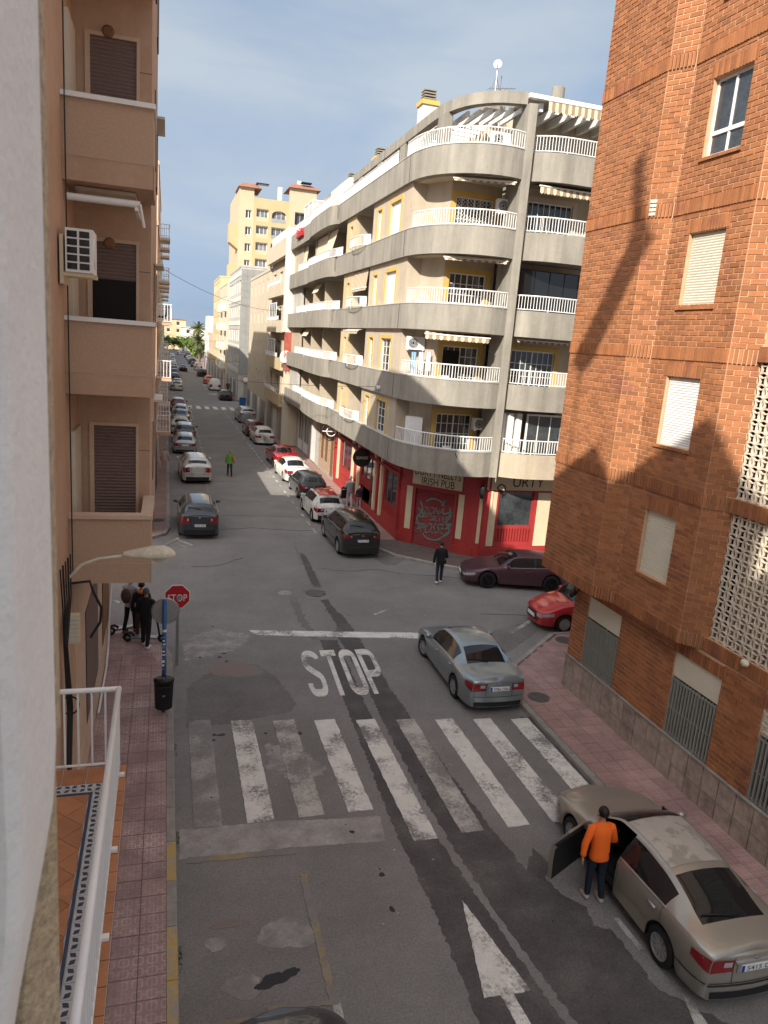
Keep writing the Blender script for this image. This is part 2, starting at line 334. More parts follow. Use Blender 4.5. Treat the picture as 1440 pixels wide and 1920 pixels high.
# ------------------------------------------------------------------ ground, road, pavements
struct('ground', MB().box(-900, 900, -500, 1500, -.6, -.05), 'ground')
road = struct('road', MB().box(-160, 200, -30, 420, -.04, 0), 'asphalt')
SHEET = {False: 0, True: 0}
def sheet(name, poly, z, m, parent=road, rag=0.0, step=.07):
    """thin sheet on the road, edges ragged by rag metres"""
    pts = []; n = len(poly); SHEET[z >= .007] += 1     # every sheet lies at a height of its own
    z = .002 + SHEET[False] * .00014 if z < .007 else .0105 + (SHEET[True] % 16) * .0002
    for i in range(n):
        a, b = poly[i], poly[(i + 1) % n]; L = math.dist(a, b); k = max(1, int(L / step)) if rag else 1
        for j in range(k):
            t = j / k; q = rnd.uniform(-rag, rag) * (.85 if j else .0) / max(L, 1e-6)      # ragged across the edge only
            pts.append((a[0] + (b[0] - a[0]) * t - (b[1] - a[1]) * q, a[1] + (b[1] - a[1]) * t + (b[0] - a[0]) * q))
    return tag(obj(name, MB().prism(pts, -.001, z), m, parent), kind=None)
def gp(*ps): return [G(*p) for p in ps]
def blob(cx, cy, rx, ry, n=26, j=.25, ang=0.0):
    ph = [rnd.uniform(0, 6.28) for _ in range(3)]; out = []
    for i in range(n):
        a = 2 * math.pi * i / n; r = 1 + j * (math.sin(2 * a + ph[0]) * .5 + math.sin(3 * a + ph[1]) * .4 + math.sin(7 * a + ph[2]) * .25 + rnd.uniform(-.2, .2))
        x, y = rx * r * math.cos(a), ry * r * math.sin(a); out.append((cx + x * math.cos(ang) - y * math.sin(ang), cy + x * math.sin(ang) + y * math.cos(ang)))
    return out
# resurfaced trenches and stains
sheet('trench_patch', gp((600, 1200), (632, 1200), (690, 1330), (715, 1372), (800, 1540), (900, 1690), (1010, 1850), (1075, 1940), (905, 1940), (872, 1850), (805, 1690), (742, 1560), (668, 1372), (640, 1300)), .004, 'asphalt_dark', rag=.035)
sheet('trench_patch', gp((640, 1150), (664, 1182), (735, 1295), (790, 1372), (880, 1500), (1000, 1650), (1100, 1760), (1250, 1900), (1440, 1960), (1110, 1960), (1010, 1820), (945, 1730), (850, 1590), (790, 1490), (738, 1392), (688, 1290), (628, 1185)), .005, 'asphalt_dark', rag=.04)
sheet('trench_patch', gp((560, 1036), (572, 1040), (596, 1085), (610, 1120), (664, 1182), (640, 1185), (598, 1120), (580, 1085)), .004, 'asphalt_dark', rag=.05)
sheet('trench_patch', gp((540, 1120), (556, 1118), (572, 1160), (600, 1200), (585, 1200), (560, 1165)), .003, 'asphalt_old', rag=.08)
sheet('dark_asphalt', gp((1000, 1590), (1060, 1640), (1170, 1770), (1230, 1850), (1500, 1990), (1250, 1930), (1100, 1770), (985, 1640)), .0035, 'asphalt_dark', rag=.05)
sheet('patched_asphalt', gp((350, 1290), (400, 1255), (480, 1245), (520, 1270), (556, 1320), (540, 1335), (440, 1355), (350, 1365)), .003, 'asphalt_old', rag=.05)
sheet('concrete_patch', gp((336, 1556), (520, 1540), (640, 1535), (712, 1530), (722, 1577), (560, 1588), (336, 1612)), .0055, 'asphalt_pale', rag=.02)
sheet('concrete_patch', gp((345, 1200), (400, 1178), (470, 1190), (452, 1215), (380, 1235), (346, 1240)), .0035, 'cement_dust', rag=.1)
sheet('concrete_patch', gp((500, 1395), (560, 1400), (612, 1440), (600, 1455), (540, 1460), (500, 1440)), .0035, 'cement_dust', rag=.08)
sheet('rust_stain', blob(*G(440, 1255), .75, .5), .0045, 'rust_stain', rag=.05)
sheet('rust_stain', blob(*G(430, 1733), .35, .07, j=.3), .0035, 'rust_stain', rag=.03)
sheet('cement_smear', blob(*G(540, 1750), .42, .35), .0035, 'cement_dust', rag=.05)
sheet('cement_smear', blob(*G(405, 1770), .15, .16), .0035, 'cement_dust', rag=.03)
sheet('cement_smear', blob(*G(455, 1850), .3, .2), .0035, 'cement_dust', rag=.03)
for (px, py, a, b) in ((510, 1838, .24, .09), (540, 1828, .2, .08), (492, 1848, .1, .08)): sheet('oil_stain', blob(*G(px, py), a, b, j=.35, ang=.35), .0045 + rnd.uniform(0, .001), 'oil', rag=.02)
sheet('spill', gp((1035, 1620), (1100, 1660), (1150, 1690), (1167, 1725), (1140, 1742), (1112, 1735), (1100, 1700), (1050, 1675), (1022, 1645)), .0065, 'asphalt', rag=.03)
for (px, py) in ((415, 1378), (375, 1233), (402, 1378), (498, 1375), (540, 1447), (420, 1225), (412, 1232), (425, 1240), (660, 1560), (716, 1640), (735, 1705), (398, 1388), (560, 1375)): sheet('oil_stain', blob(*G(px, py), rnd.uniform(.04, .1), rnd.uniform(.03, .07), n=12), .0062, 'oil', rag=.01)
sheet('tar_seam', gp((690, 690 + 330), (760, 1040), (764, 1046), (742, 1060), (720, 1058), (702, 1048), (696, 1036)), .003, 'asphalt_old', rag=.02)
sheet('wet_patch', gp((900, 1190), (935, 1178), (1000, 1165), (1010, 1180), (985, 1200), (950, 1225), (930, 1215)), .003, 'asphalt_old', rag=.06)
sheet('gutter_stain', gp((975, 1345), (1000, 1345), (1130, 1475), (1090, 1475)), .0035, 'asphalt_dark', rag=.05)
for k in range(6):     # thin tar seams across the carriageway
    y = [37.5, 41, 46.5, 58, 66, 80][k]; sheet('tar_seam', [(2.6, y), (8.4, y - .3), (8.4, y - .34), (2.6, y - .05)], .003, 'asphalt_old', rag=.02, step=.4)
# markings
def stripe(x0, x1, y0, y1, x2=None, x3=None, m='paint_white', name='zebra_stripe'): 
    sheet(name, [(x0, y0), (x1, y0), (x1 if x3 is None else x3, y1), (x0 if x2 is None else x2, y1)], .009, m, rag=.012, step=.1)
for k in range(9):
    x = .66 + k * 1.0; w = .46
    stripe(x - (.06 if k < 4 else .02), x + w, 12.55 if k < 4 else 11.5 + rnd.uniform(-.05, .05), 16.62 - k * .13, m='paint_faded' if k == 0 else 'paint_worn' if k in (2, 5) else 'paint_white')
sheet('stop_line', gp((467, 1182), (790, 1187), (820, 1188), (820, 1198), (640, 1195), (478, 1191)), .008, 'paint_white', rag=.015)
def road_letter(paths, u0, closed=False):
    """a painted letter of stroke paths in a .42 x .75 box, stretched along the road"""
    b = MB(); hw_ = .056
    for pts, cl in paths:
        n = len(pts); A, B = [], []
        for i in range(n):
            p, q = (pts[(i - 1) % n], pts[(i + 1) % n]) if cl else (pts[max(i - 1, 0)], pts[min(i + 1, n - 1)])
            L = math.hypot(q[0] - p[0], q[1] - p[1]) or 1; nx_, ny_ = -(q[1] - p[1]) / L * hw_, (q[0] - p[0]) / L * hw_; A.append((pts[i][0] + nx_, pts[i][1] + ny_)); B.append((pts[i][0] - nx_, pts[i][1] - ny_))
        f = lambda p: (3.78 + u0 * 1.08 + p[0] * 1.18 + (p[1] * 3.87) * .055, 17.45 + p[1] * 3.87 - (u0 + p[0]) * .035, .0118)
        b.add([f(p) for p in A] + [f(p) for p in B], [(n + i, n + (i + 1) % n, (i + 1) % n, i) for i in range(n if cl else n - 1)])
    obj('stop_letter', b, 'paint_white', road)
def arc(cx, cy, rx, ry, a0, a1, k=7): return [(cx + rx * math.cos(R(a0 + (a1 - a0) * i / k)), cy + ry * math.sin(R(a0 + (a1 - a0) * i / k))) for i in range(k + 1)]
road_letter([(arc(.21, .60, .16, .10, 0, 90) + arc(.17, .60, .12, .10, 90, 180)[1:] + [(.05, .54)] + arc(.17, .53, .12, .10, 190, 235, 3) + [(.21, .38)] + arc(.25, .24, .12, .10, 55, 0, 3) + arc(.25, .15, .12, .10, 0, -90) + arc(.17, .15, .12, .10, -90, -180)[1:] + [(.05, .20)], False)], .0)
road_letter([([(.02, .70), (.40, .70)], False), ([(.21, .65), (.21, .0)], False)], .53)
road_letter([(arc(.25, .60, .12, .10, 0, 90) + arc(.17, .60, .12, .10, 90, 180) + arc(.17, .15, .12, .10, 180, 270) + arc(.25, .15, .12, .10, 270, 360), True)], 1.04)
road_letter([([(.05, .0), (.05, .75)], False), ([(.10, .70), (.22, .70)] + arc(.24, .60, .13, .10, 85, 0) + [(.37, .46)] + arc(.24, .42, .13, .10, 0, -85) + [(.10, .32)], False)], 1.57)
sheet('arrow_marking', gp((866, 1688), (995, 1858), (962, 1864), (1020, 1960), (990, 1960), (938, 1867), (908, 1872)), .009, 'paint_white', rag=.012)
ky = 'paint_yellow'
for q in (gp((350, 1608), (552, 1592), (556, 1601), (350, 1620)), gp((562, 1640), (576, 1640), (586, 1690), (604, 1760), (622, 1830), (634, 1884), (618, 1884), (604, 1820), (590, 1760), (572, 1690)), gp((500, 1888), (632, 1876), (632, 1884), (500, 1898)), gp((362, 1925), (470, 1908), (470, 1916), (362, 1935))): sheet('yellow_line', q, .008, ky, rag=.02)
for q in (gp((622, 1884), (638, 1881), (652, 1940), (634, 1940)), gp((1278, 1862), (1298, 1878), (1340, 1940), (1310, 1940)), gp((1150, 1722), (1160, 1722), (1206, 1778), (1198, 1782)), gp((955, 1185), (992, 1163), (997, 1166), (962, 1188)), gp((700, 1152), (728, 1141), (729, 1144), (703, 1154))): sheet('white_line', q, .008, 'paint_worn', rag=.01)
for i in range(40):        # dashes that edge the parking strip on the right
    y = 34 + i * 1.55
    if y < 93 and not 88 < y: sheet('white_line', [(7.0 + (y - 34) * -.008, y), (7.12 + (y - 34) * -.008, y), (7.12 + (y - 34.8) * -.008, y + .8), (7.0 + (y - 34.8) * -.008, y + .8)], .006, 'paint_worn')
for i in range(22):        # and on the left
    y = 47.5 + i * 2.0; sheet('white_line', [(2.72, y), (2.84, y), (2.84, y + 1), (2.72, y + 1)], .006, 'paint_worn')
for q in (gp((300, 1024), (318, 1016), (334, 1008), (337, 1010), (320, 1019), (302, 1028)), gp((336, 1012), (362, 1022), (361, 1024), (334, 1014)), gp((330, 1018), (350, 1025), (349, 1027), (328, 1020)), gp((205, 1122), (224, 1128), (224, 1132), (205, 1126))): sheet('white_line', q, .006, 'paint_worn')
for q in (gp((384, 908), (390, 906), (394, 925), (387, 927)), gp((325, 927), (380, 926), (380, 929), (325, 930)), gp((381, 862), (385, 861), (389, 880), (385, 880))): sheet('yellow_line', q, .006, ky, rag=.01)
for i in range(6): stripe(2.55 + i * 1.0, 3.05 + i * 1.0, 90.3, 93.6, m='paint_white')
for i in range(3): sheet('white_line', [(6.0, 112 + i * 9), (7.3, 112 + i * 9), (7.3, 112.9 + i * 9), (6.0, 112.9 + i * 9)], .006, 'paint_white')
# manholes in the road
def disc(name, cx, cy, r, z, m, ring='kerb', parent=road):
    o = obj(name, MB().lathe([(r, -.02), (r, 0), (r * .96, .003)], 28, c=(cx, cy, z)), m, parent)
    b = MB()
    for k in range(-3, 4):
        w = math.sqrt(max(0, (r * .8) ** 2 - (k * r * .24) ** 2)); b.box(cx - w, cx + w, cy + k * r * .24 - r * .05, cy + k * r * .24 + r * .05, z + .003, z + .007)
    obj('ridge', b, m, o); return o
mat('cast_iron', (.10, .085, .078), .7, .25, 8, .2, 60)
disc('manhole_ring', *G(592, 1113), .7, .0085, 'asphalt'); disc('manhole_cover', *G(592, 1113), .4, .0125, 'asphalt_old'); disc('manhole_cover', *G(534, 1112), .25, .0095, 'asphalt_pale')
disc('manhole_cover', *G(500, 800), .3, .004, 'cast_iron')

# pavements: slab, kerb stones, tiles
KH = .13
def pavement(name, poly, m='pave_joint'):
    return struct(name, MB().prism(poly, -.03, KH - .012), m)
def tiles(par, x0, x1, y0, y1, size, m, skip=lambda x, y: False, gap=.008):
    proto = {}
    nx = round((x1 - x0) / size); ny = round((y1 - y0) / size)
    for i in range(nx):
        for j in range(ny):
            cx, cy = x0 + (i + .5) * size, y0 + (j + .5) * size
            if skip(cx, cy): continue
            if 'm' not in proto:
                h = size / 2 - gap / 2; b = MB().box(-h, h, -h, h, -.02, 0); b.v = [(x * (1 if z < -.001 else .985), y * (1 if z < -.001 else .985), z) for x, y, z in b.v]; proto['m'] = b.mesh('tile')
            o = link('tile', proto['m'], m, par); o.location = (cx, cy, KH - .004 + rnd.uniform(-.003, .003)); o.rotation_euler = (rnd.uniform(-.004, .004), rnd.uniform(-.004, .004), 0)
def kerbs(par, path, w=.16, L=1.0, yellow=None):
    """kerb stones along a plan path, pavement on the left of the path"""
    pts = []; acc = 0
    P = [np.array(p, float) for p in path]; pos = [P[0]]
    for a, b in zip(P, P[1:]):
        d = np.linalg.norm(b - a); k = max(1, round(d / L)); pos += [a + (b - a) * (i + 1) / k for i in range(k)]
    for a, b in zip(pos, pos[1:]):
        t = (b - a) / np.linalg.norm(b - a); n = np.array([-t[1], t[0]]); a2, b2 = a + t * .006, b - t * .006; h = KH + rnd.uniform(-.004, .004)
        q = [a2, b2, b2 + n * w, a2 + n * w]; bb = MB(); lo = [(p[0], p[1]) for p in q]; hi = [(q[0] + n * .02), (q[1] + n * .02), q[2], q[3]]
        bb.add([(p[0], p[1], -.03) for p in lo] + [(p[0], p[1], h - .02) for p in lo] + [(p[0], p[1], h) for p in hi], [(3, 2, 1, 0)] + [(i, (i + 1) % 4, 4 + (i + 1) % 4, 4 + i) for i in range(4)] + [(4 + i, 4 + (i + 1) % 4, 8 + (i + 1) % 4, 8 + i) for i in range(4)] + [(8, 9, 10, 11)])
        obj('kerb_stone', bb, 'kerb_yellow' if yellow and yellow(a) else 'kerb', par)
# left, in front of the salmon building
pl = pavement('pavement_left', [(-3, -6), (.12, -6), (.12, 20.2), (-.1, 21.2), (-.7, 22.2), (-1.6, 22.6), (-8, 22.8), (-8, 21), (-1.6, 21)])
kerbs(pl, [(-8, 22.95), (-1.6, 22.75), (-.75, 22.4), (-.02, 21.35), (.26, 20.2), (.26, 4)][::-1], yellow=lambda a: a[1] < 12.6 and rnd.random() < .75)
tiles(pl, -1.5, .1, 4.4, 20.4, .4, 'pave_left')
# right, along the brick building
pr = pavement('pavement_right', [(9.34, 2), (11.3, 2), (11.3, 17.3), (16, 17.3), (30, 17.3), (30, 20.6), (12.7, 20.6), (10.3, 18.55), (9.34, 17.5)])
kerbs(pr, [(24, 20.75), (12.6, 20.75), (10.15, 18.62), (9.2, 17.5), (9.2, 4)])
tiles(pr, 9.38, 10.98, 4.4, 17.6, .4, 'pave_right')
tiles(pr, 10.98, 14.98, 17.2, 20.4, .4, 'pave_right', skip=lambda x, y: y < 17.4 or (y > 18.6 + (x - 10.3) * .87 - .25) or x < 10.2)
tiles(pr, 9.78, 10.98, 17.6, 19.2, .4, 'pave_right', skip=lambda x, y: y > 18.1 + (x - 10) * .8)
for p in ((1010, 1307), (1058, 1200)): disc('manhole_cover', *G(*p, KH), .3, KH + .004, 'cast_iron', parent=pr)
disc('manhole_cover', *G(270, 1238, KH), .33, KH + .002, 'pave_far', parent=pl)
disc('manhole_cover', *G(297, 975, KH), .3, KH + .012, 'cast_iron', parent=pl)
obj('corner_slab', MB().prism([(-1.5, 20.42), (.08, 20.42), (-.14, 21.2), (-.72, 22.12), (-1.5, 22.45)], 0, KH - .005), 'pave_left', pl)
obj('corner_slab', MB().prism([(9.38, 17.4), (10.98, 17.22), (15, 17.22), (15, 20.55), (12.75, 20.55), (10.36, 18.5)], 0, KH - .0085), 'pave_right', pr)
# pub side
pub_k = [(9.2, 62), (9.25, 36), (9.25, 31.2), (9.8, 29.9), (11.2, 28.6), (12.3, 27.75), (14, 27.3), (24, 27.2)]
pp = pavement('pavement_pub', offset(pub_k, .12) + [(24, 31), (12, 33), (12, 62)]); kerbs(pp, pub_k)
tiles(pp, 9.42, 10.62, 32.4, 61.2, .6, 'pave_far', gap=.012)
# far pavements on both sides
for nm, q, kk in (('pavement_far_left', [(-4, 33.9), (-.5, 33.2), (.1, 34), (.1, 320), (-4, 320)], [(-5, 32.9), (-.5, 32.9), (.1, 33.6), (.26, 34.6), (.26, 320)]), ('pavement_far_right', [(9.3, 62), (12, 62), (12, 93.5), (9.3, 93.5)], [(9.15, 94), (9.2, 62)]), ('pavement_far_right', [(9.1, 103), (12, 103), (12, 320), (8.1, 320), (8.4, 135)], [(8.0, 320), (8.3, 135), (9.0, 103)])):
    p_ = pavement(nm, q, 'pave_far'); kerbs(p_, kk, L=1.5 if 'left' in nm else 2.5)

# cracks and small litter in the carriageway
for (pts, w) in (([(6.2, 28.4), (7.1, 28.0), (8.6, 28.1), (9.5, 27.6), (11.0, 27.2), (12.2, 26.6)], .02), ([(10.9, 22.9), (13, 22.5), (15, 22.3), (18, 22.2)], .02), ([(2.6, 34.5), (4.1, 34.9), (6.3, 34.4), (7.2, 34.6)], .03), ([(5.9, 33.5), (5.6, 31.0), (5.45, 29.0)], .035), ([(3.1, 30.0), (2.2, 29.0), (1.0, 28.8)], .025)):
    q = smooth(pts, 5); q = [(x + rnd.uniform(-.07, .07), y + rnd.uniform(-.07, .07)) for x, y in q]; a = [(x + rnd.uniform(.2, 1) * w * .5, y - rnd.uniform(.2, 1.2) * w) for x, y in q]; sheet('crack', q + a[::-1], .0048, 'asphalt_old')
for k in range(70):
    x, y = rnd.uniform(.6, 9), rnd.uniform(6, 26); r = rnd.uniform(.008, .03); sheet('speck', blob(x, y, r, r * .8, n=7), .0215, rnd.choice(['oil', 'paint_worn', 'asphalt_pale']))

# ------------------------------------------------------------------ building parts shared by several buildings
def slatted(F, u0, u1, z0, z1, n=0.0, pitch=.055, d=.012):
    """roller shutter: real ribs"""
    b = MB(); z = z0
    while z < z1 - .001:
        zt = min(z + pitch, z1); h = (zt - z)
        p = [F(u0, n - .02, z), F(u1, n - .02, z), F(u0, n + d * .3, z), F(u1, n + d * .3, z), F(u0, n + d, z + h * .5), F(u1, n + d, z + h * .5), F(u0, n, zt - .004), F(u1, n, zt - .004), F(u0, n - .02, zt), F(u1, n - .02, zt)]
        b.add(p, [(0, 1, 3, 2), (2, 3, 5, 4), (4, 5, 7, 6), (6, 7, 9, 8)]); z = zt
    return b
def win(par, F, u0, u1, z0, z1, n=0.0, kind='glass', fm='pvc_white', nx=2, nz=1, fw=.055, shut='shutter_cream', gm='glass_window', drop=1.0, name='window', depth=.06):
    """frame with panes, mullions, or a roller shutter; n is the frame front"""
    b = MB(); b.box(u0, u1, n - depth, n, z0, z0 + fw, F); b.box(u0, u1, n - depth, n, z1 - fw, z1, F); b.box(u0, u0 + fw, n - depth, n, z0 + fw, z1 - fw, F); b.box(u1 - fw, u1, n - depth, n, z0 + fw, z1 - fw, F)
    t = fw * .8 if nx <= 2 else fw * .5
    for i in range(1, nx):
        c = u0 + (u1 - u0) * i / nx; w = fw if (nx % 2 == 0 and i == nx // 2) else t; b.box(c - w / 2, c + w / 2, n - depth * .8, n - .006, z0 + fw, z1 - fw, F)
    for k in range(1, nz):
        c = z0 + (z1 - z0) * k / nz; b.box(u0 + fw, u1 - fw, n - depth * .7, n - .012, c - t / 2, c + t / 2, F)
    w = obj(name, b, fm, par)
    if kind != 'shut' or drop < 1: obj('pane', MB().box(u0 + fw * .5, u1 - fw * .5, n - depth * .6, n - depth * .5, z0 + fw * .5, z1 - fw * .5, F), gm, w)
    if kind == 'shut': obj('shutter', slatted(F, u0 + .02, u1 - .02, z1 - (z1 - z0) * drop, z1 - .01, n + .006), shut, w)
    return w
def railing(par, path, z0, h, m='pvc_white', pitch=.12, bw=.022, rail=.03, name='railing', solid=()):
    """rails along a plan path with balusters joined into one row; solid = (from, to) shares closed by panels"""
    P = [np.array(p, float) for p in path]; d = [0.0]
    for a, b in zip(P, P[1:]): d.append(d[-1] + np.linalg.norm(b - a))
    def at(s):
        i = min(max(int(np.searchsorted(d, s, 'right')) - 1, 0), len(P) - 2); t = (s - d[i]) / max(d[i + 1] - d[i], 1e-6); return P[i] + (P[i + 1] - P[i]) * t, (P[i + 1] - P[i]) / max(d[i + 1] - d[i], 1e-6)
    b = MB(); b.tube([(p[0], p[1], z0 + h) for p in path], rail, 6); b.tube([(p[0], p[1], z0 + .06) for p in path], rail * .7, 6)
    r = obj(name, b, m, par); bars = MB(); n = max(2, int(d[-1] / pitch))
    for i in range(n + 1):
        c, t = at(d[-1] * i / n); F = Fr((c[0], c[1]), (t[0], t[1]), (t[1], -t[0])); ww = bw * (1.6 if i % 12 == 0 else 1)
        bars.box(-ww / 2, ww / 2, -bw / 2, bw / 2, z0 - (.08 if i % 12 == 0 else -.06), z0 + h - .01, F)
    tag(obj('baluster_row', bars, m, r), kind='stuff')
    for a, e in solid:
        sb = MB(); k = 8; q = [at(d[-1] * (a + (e - a) * j / k))[0] for j in range(k + 1)]
        sb.wallpath([tuple(x) for x in q], z0 + .09, z0 + h - .02, .012); obj('panel', sb, m, r)
    return r
def aircon(par_label, loc, F, w=.8, h=.55, d=.3, n=0.0, group='air conditioners on the balconies'):
    t = thing('air_conditioner', par_label, 'air conditioner', F(loc[0], n, loc[1]), group)
    body = obj('casing', MB().box(loc[0], loc[0] + w, n, n + d, loc[1], loc[1] + h, F), 'white_paint', t)
    b = MB(); cu, cz, r = loc[0] + w * .38, loc[1] + h / 2, h * .4
    for k in range(20):
        a0, a1 = 2 * math.pi * k / 20, 2 * math.pi * (k + 1) / 20
        b.add([F(cu, n + d + .004, cz), F(cu + r * math.cos(a0), n + d + .004, cz + r * math.sin(a0)), F(cu + r * math.cos(a1), n + d + .004, cz + r * math.sin(a1))], [(0, 1, 2)])
    f = obj('fan_opening', b, 'glass_dark', t); g = MB()
    for q in (.3, .55, .8, 1.0): g.tube([F(cu + r * q * math.cos(2 * math.pi * k / 18), n + d + .012, cz + r * q * math.sin(2 * math.pi * k / 18)) for k in range(19)], .008, 4, False)
    obj('fan_guard', g, 'white_paint', t)
    obj('bracket', MB().box(loc[0] + .05, loc[0] + .09, n - .3, n + d + .05, loc[1] - .05, loc[1] - .005, F).box(loc[0] + w - .09, loc[0] + w - .05, n - .3, n + d + .05, loc[1] - .05, loc[1] - .005, F), 'white_paint', t)
    return t
def awning(par, F, u0, u1, z, n0, n1, drop, val=.22, name='awning', roll=True):
    """striped cloth from the wall (n0, z) to its front bar (n1, z-drop) with a scalloped valance"""
    b = MB(); k = max(4, int((u1 - u0) / .14)); 
    for i in range(k):
        a, c = u0 + (u1 - u0) * i / k, u0 + (u1 - u0) * (i + 1) / k; mi = i % 2; m = (a + c) / 2
        b.add([F(a, n0, z), F(c, n0, z), F(a, n1, z - drop), F(c, n1, z - drop), F(a, n1 + .01, z - drop - val * .8), F(m, n1 + .01, z - drop - val), F(c, n1 + .01, z - drop - val * .8)], [(0, 1, 3, 2), (2, 3, 6, 5, 4)], mi)
    o = obj(name, b, ['awning_cloth', 'awning_stripe'], par)
    obj('front_bar', MB().tube([F(u0 - .05, n1, z - drop), F(u1 + .05, n1, z - drop)], .03, 6), 'white_paint', o); return o

# ------------------------------------------------------------------ brick apartment building on the right
BR = thing('brick_building', 'orange brick apartment building with cream shutters and white lattice screens beside the right pavement', 'building', (11, 12, 0))
BL, BH, BJ, BD = .29, .11, .014, .035
BRICKS = []        # (centre, u, n, half length, half height) of every brick
def brick_face(a, b, n, z0, z1, ops=(), soldier=()):
    """bricks from plan point a to b, outward normal n; soldier = z of bands of upright bricks"""
    u = np.array(b, float) - np.array(a, float); L = np.linalg.norm(u); u /= L; rows = []; z = z0
    sol = sorted(soldier); 
    while z < z1 - .03:
        s = next((q for q in sol if abs(q - z) < BH * .55), None)
        if s is not None: rows.append((z, .30, True)); z += .30
        else:
            nxt = next((q for q in sol if z < q < z + BH * 1.4), None); h = (nxt - z) if nxt else min(BH, z1 - z); rows.append((z, h, False)); z += h
    for k, (z, h, up) in enumerate(rows):
        bl = .085 if up else BL; x = 0 if up else (-BL / 2 if k % 2 else 0)
        cuts = [(o[0], o[1]) for o in ops if o[2] < z + h / 2 < o[3]]; arch = [(o[0], o[1]) for o in ops if o[3] <= z + h / 2 < o[3] + .30]
        if arch and not up:
            cuts += arch
        while x < L:
            x0, x1 = max(x, 0), min(x + bl, L)
            for c0, c1 in cuts:
                if x0 < c0 < x1: x1 = c0
                if x0 < c1 < x1: x0 = c1
                if c0 <= x0 and x1 <= c1: x1 = x0
            if x1 - x0 > .04: BRICKS.append((np.array([*(np.array(a) + u * (x0 + x1) / 2), z + h / 2]), u, n, (x1 - x0) / 2 - (.011 if up else BJ / 2), h / 2 - BJ / 2, .03 if up else 0))
            x += bl
    for o in ops:      # upright bricks over each opening, a brick sill under it
        m = int((o[1] - o[0] + .2) / .085)
        for i in range(m): BRICKS.append((np.array([*(np.array(a) + u * (o[0] - .1 + (i + .5) * (o[1] - o[0] + .2) / m)), o[3] + .15]), u, n, .0365, .143, .008))
B4, B7, B1 = (10.4, 18.05), 10.4, 10.7
SOL = [3.38, 6.4, 9.4, 12.4, 15.42, 18.4]
nX = (-1.0, 0.0)
w_ops = [(.65, 1.75, z + 1.08, z + 2.58) for z in SOL[:5]]
faces = [((10.4, 18.05), (10.4, 15.45), nX, ()), ((10.4, 15.45), (10.7, 14.9), None, ()), ((10.7, 14.9), (10.7, 12.45), nX, w_ops), ((10.7, 12.45), (11.1, 12.0), None, ())]
core = MB(); N_ = []
for a, b, n, ops in faces:
    if n is None: u = np.array(b) - np.array(a); u = u / np.linalg.norm(u); n = (float(u[1]), float(-u[0]))
    brick_face(a, b, n, 3.38, 19.9, ops, SOL)
    F = Fr(a, (b[0] - a[0], b[1] - a[1]), n); core.panel(F, 0, math.dist(a, b), 3.39, 20.2, ops, .12, n=0.0)
    N_.append((F, ops))
# the face towards the side street and the body behind
brick_face((12.6, 18.05), (10.4, 18.05), (0, 1), 3.38, 19.9, (), SOL)
core.box(10.9, 20, 17.6, 18.05, 3.36, 20.2); core.box(10.52, 10.9, 17.9, 18.05, 3.36, 20.2)
core.box(11.2, 20, 2, 17.6, 20.0, 20.2); core.box(10.5, 11.2, 12.2, 17.6, 20.0, 20.2); core.prism([(10.44, 18.0), (10.44, 15.5), (10.74, 14.95), (10.74, 12.5), (11.14, 12.05), (13, 12.05), (13, 18.0)], 3.385, 3.5)
obj('mortar_wall', core, 'mortar', BR)
# ground floor in brick on a granite plinth
g_ops = [(.7, 2.2, 1.07, 3.02), (4.3, 5.75, 1.07, 3.02), (6.9, 8.6, 1.07, 3.02), (9.6, 11.2, 1.07, 3.02)]
brick_face((11.0, 17.1), (11.0, 3.0), nX, 1.07, 3.36, [(o[0], o[1], o[2], 3.02) for o in g_ops])
brick_face((13.5, 17.1), (11.0, 17.1), (0, 1), 1.07, 3.2)
FG = Fr((11.0, 17.1), (0, -1), nX)
gm = MB().panel(FG, 0, 14, 0, 3.375, g_ops, .2); gm.box(11.2, 20, 16.9, 17.1, 0, 3.375); obj('ground_wall', gm, 'mortar', BR)
obj('screen_back_wall', MB().box(11.55, 11.6, 3, 12, 3.4, 9.4), 'cream_wall', BR)  # cream wall added close behind the lattice to brighten its gaps
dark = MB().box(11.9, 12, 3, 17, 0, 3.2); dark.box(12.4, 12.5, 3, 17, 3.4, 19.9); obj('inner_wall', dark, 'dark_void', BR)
# plinth of granite slabs under a stone coping
for k in range(29):
    for j in range(2):
        u0 = .0 + k * .48; obj('granite_slab', MB().box(u0 + .011, u0 + .469, 0, .045 + rnd.uniform(0, .012), .02 + j * .515, .522 + j * .515, FG), 'granite', BR)
for j in range(2): obj('granite_slab', MB().box(11.0, 11.5, 17.1, 17.15, .02 + j * .515, .53 + j * .515), 'granite', BR)
obj('coping', MB().box(-.06, 14, -.02, .075, 1.052, 1.085, FG), 'kerb', BR)
# place bricks: the 300 that show largest are objects, the rest is one mesh
def bscore(B):
    c, u, n, hl, hh, pr = B; d = c - EYE; L = np.linalg.norm(d); q = CM.T @ d
    if q[2] < .1: return 0
    px, py = CX + q[0] / q[2] * FPX, CY - q[1] / q[2] * FPX
    if not (0 < px < 1440 and 0 < py < 1920): return 0
    f = -(d[0] * n[0] + d[1] * n[1]) / L
    return max(f, 0) * hl * hh / L ** 2
def brick_mesh(hl, hh, d, F0=None):
    b = .006
    return [(-hl, 0, -hh), (hl, 0, -hh), (hl, 0, hh), (-hl, 0, hh), (-hl + b, d, -hh + b), (hl - b, d, -hh + b), (hl - b, d, hh - b), (-hl + b, d, hh - b)], [(0, 1, 5, 4), (1, 2, 6, 5), (2, 3, 7, 6), (3, 0, 4, 7), (4, 5, 6, 7)]
order = sorted(range(len(BRICKS)), key=lambda i: -bscore(BRICKS[i])); top = set(order[:300]); rest = MB()
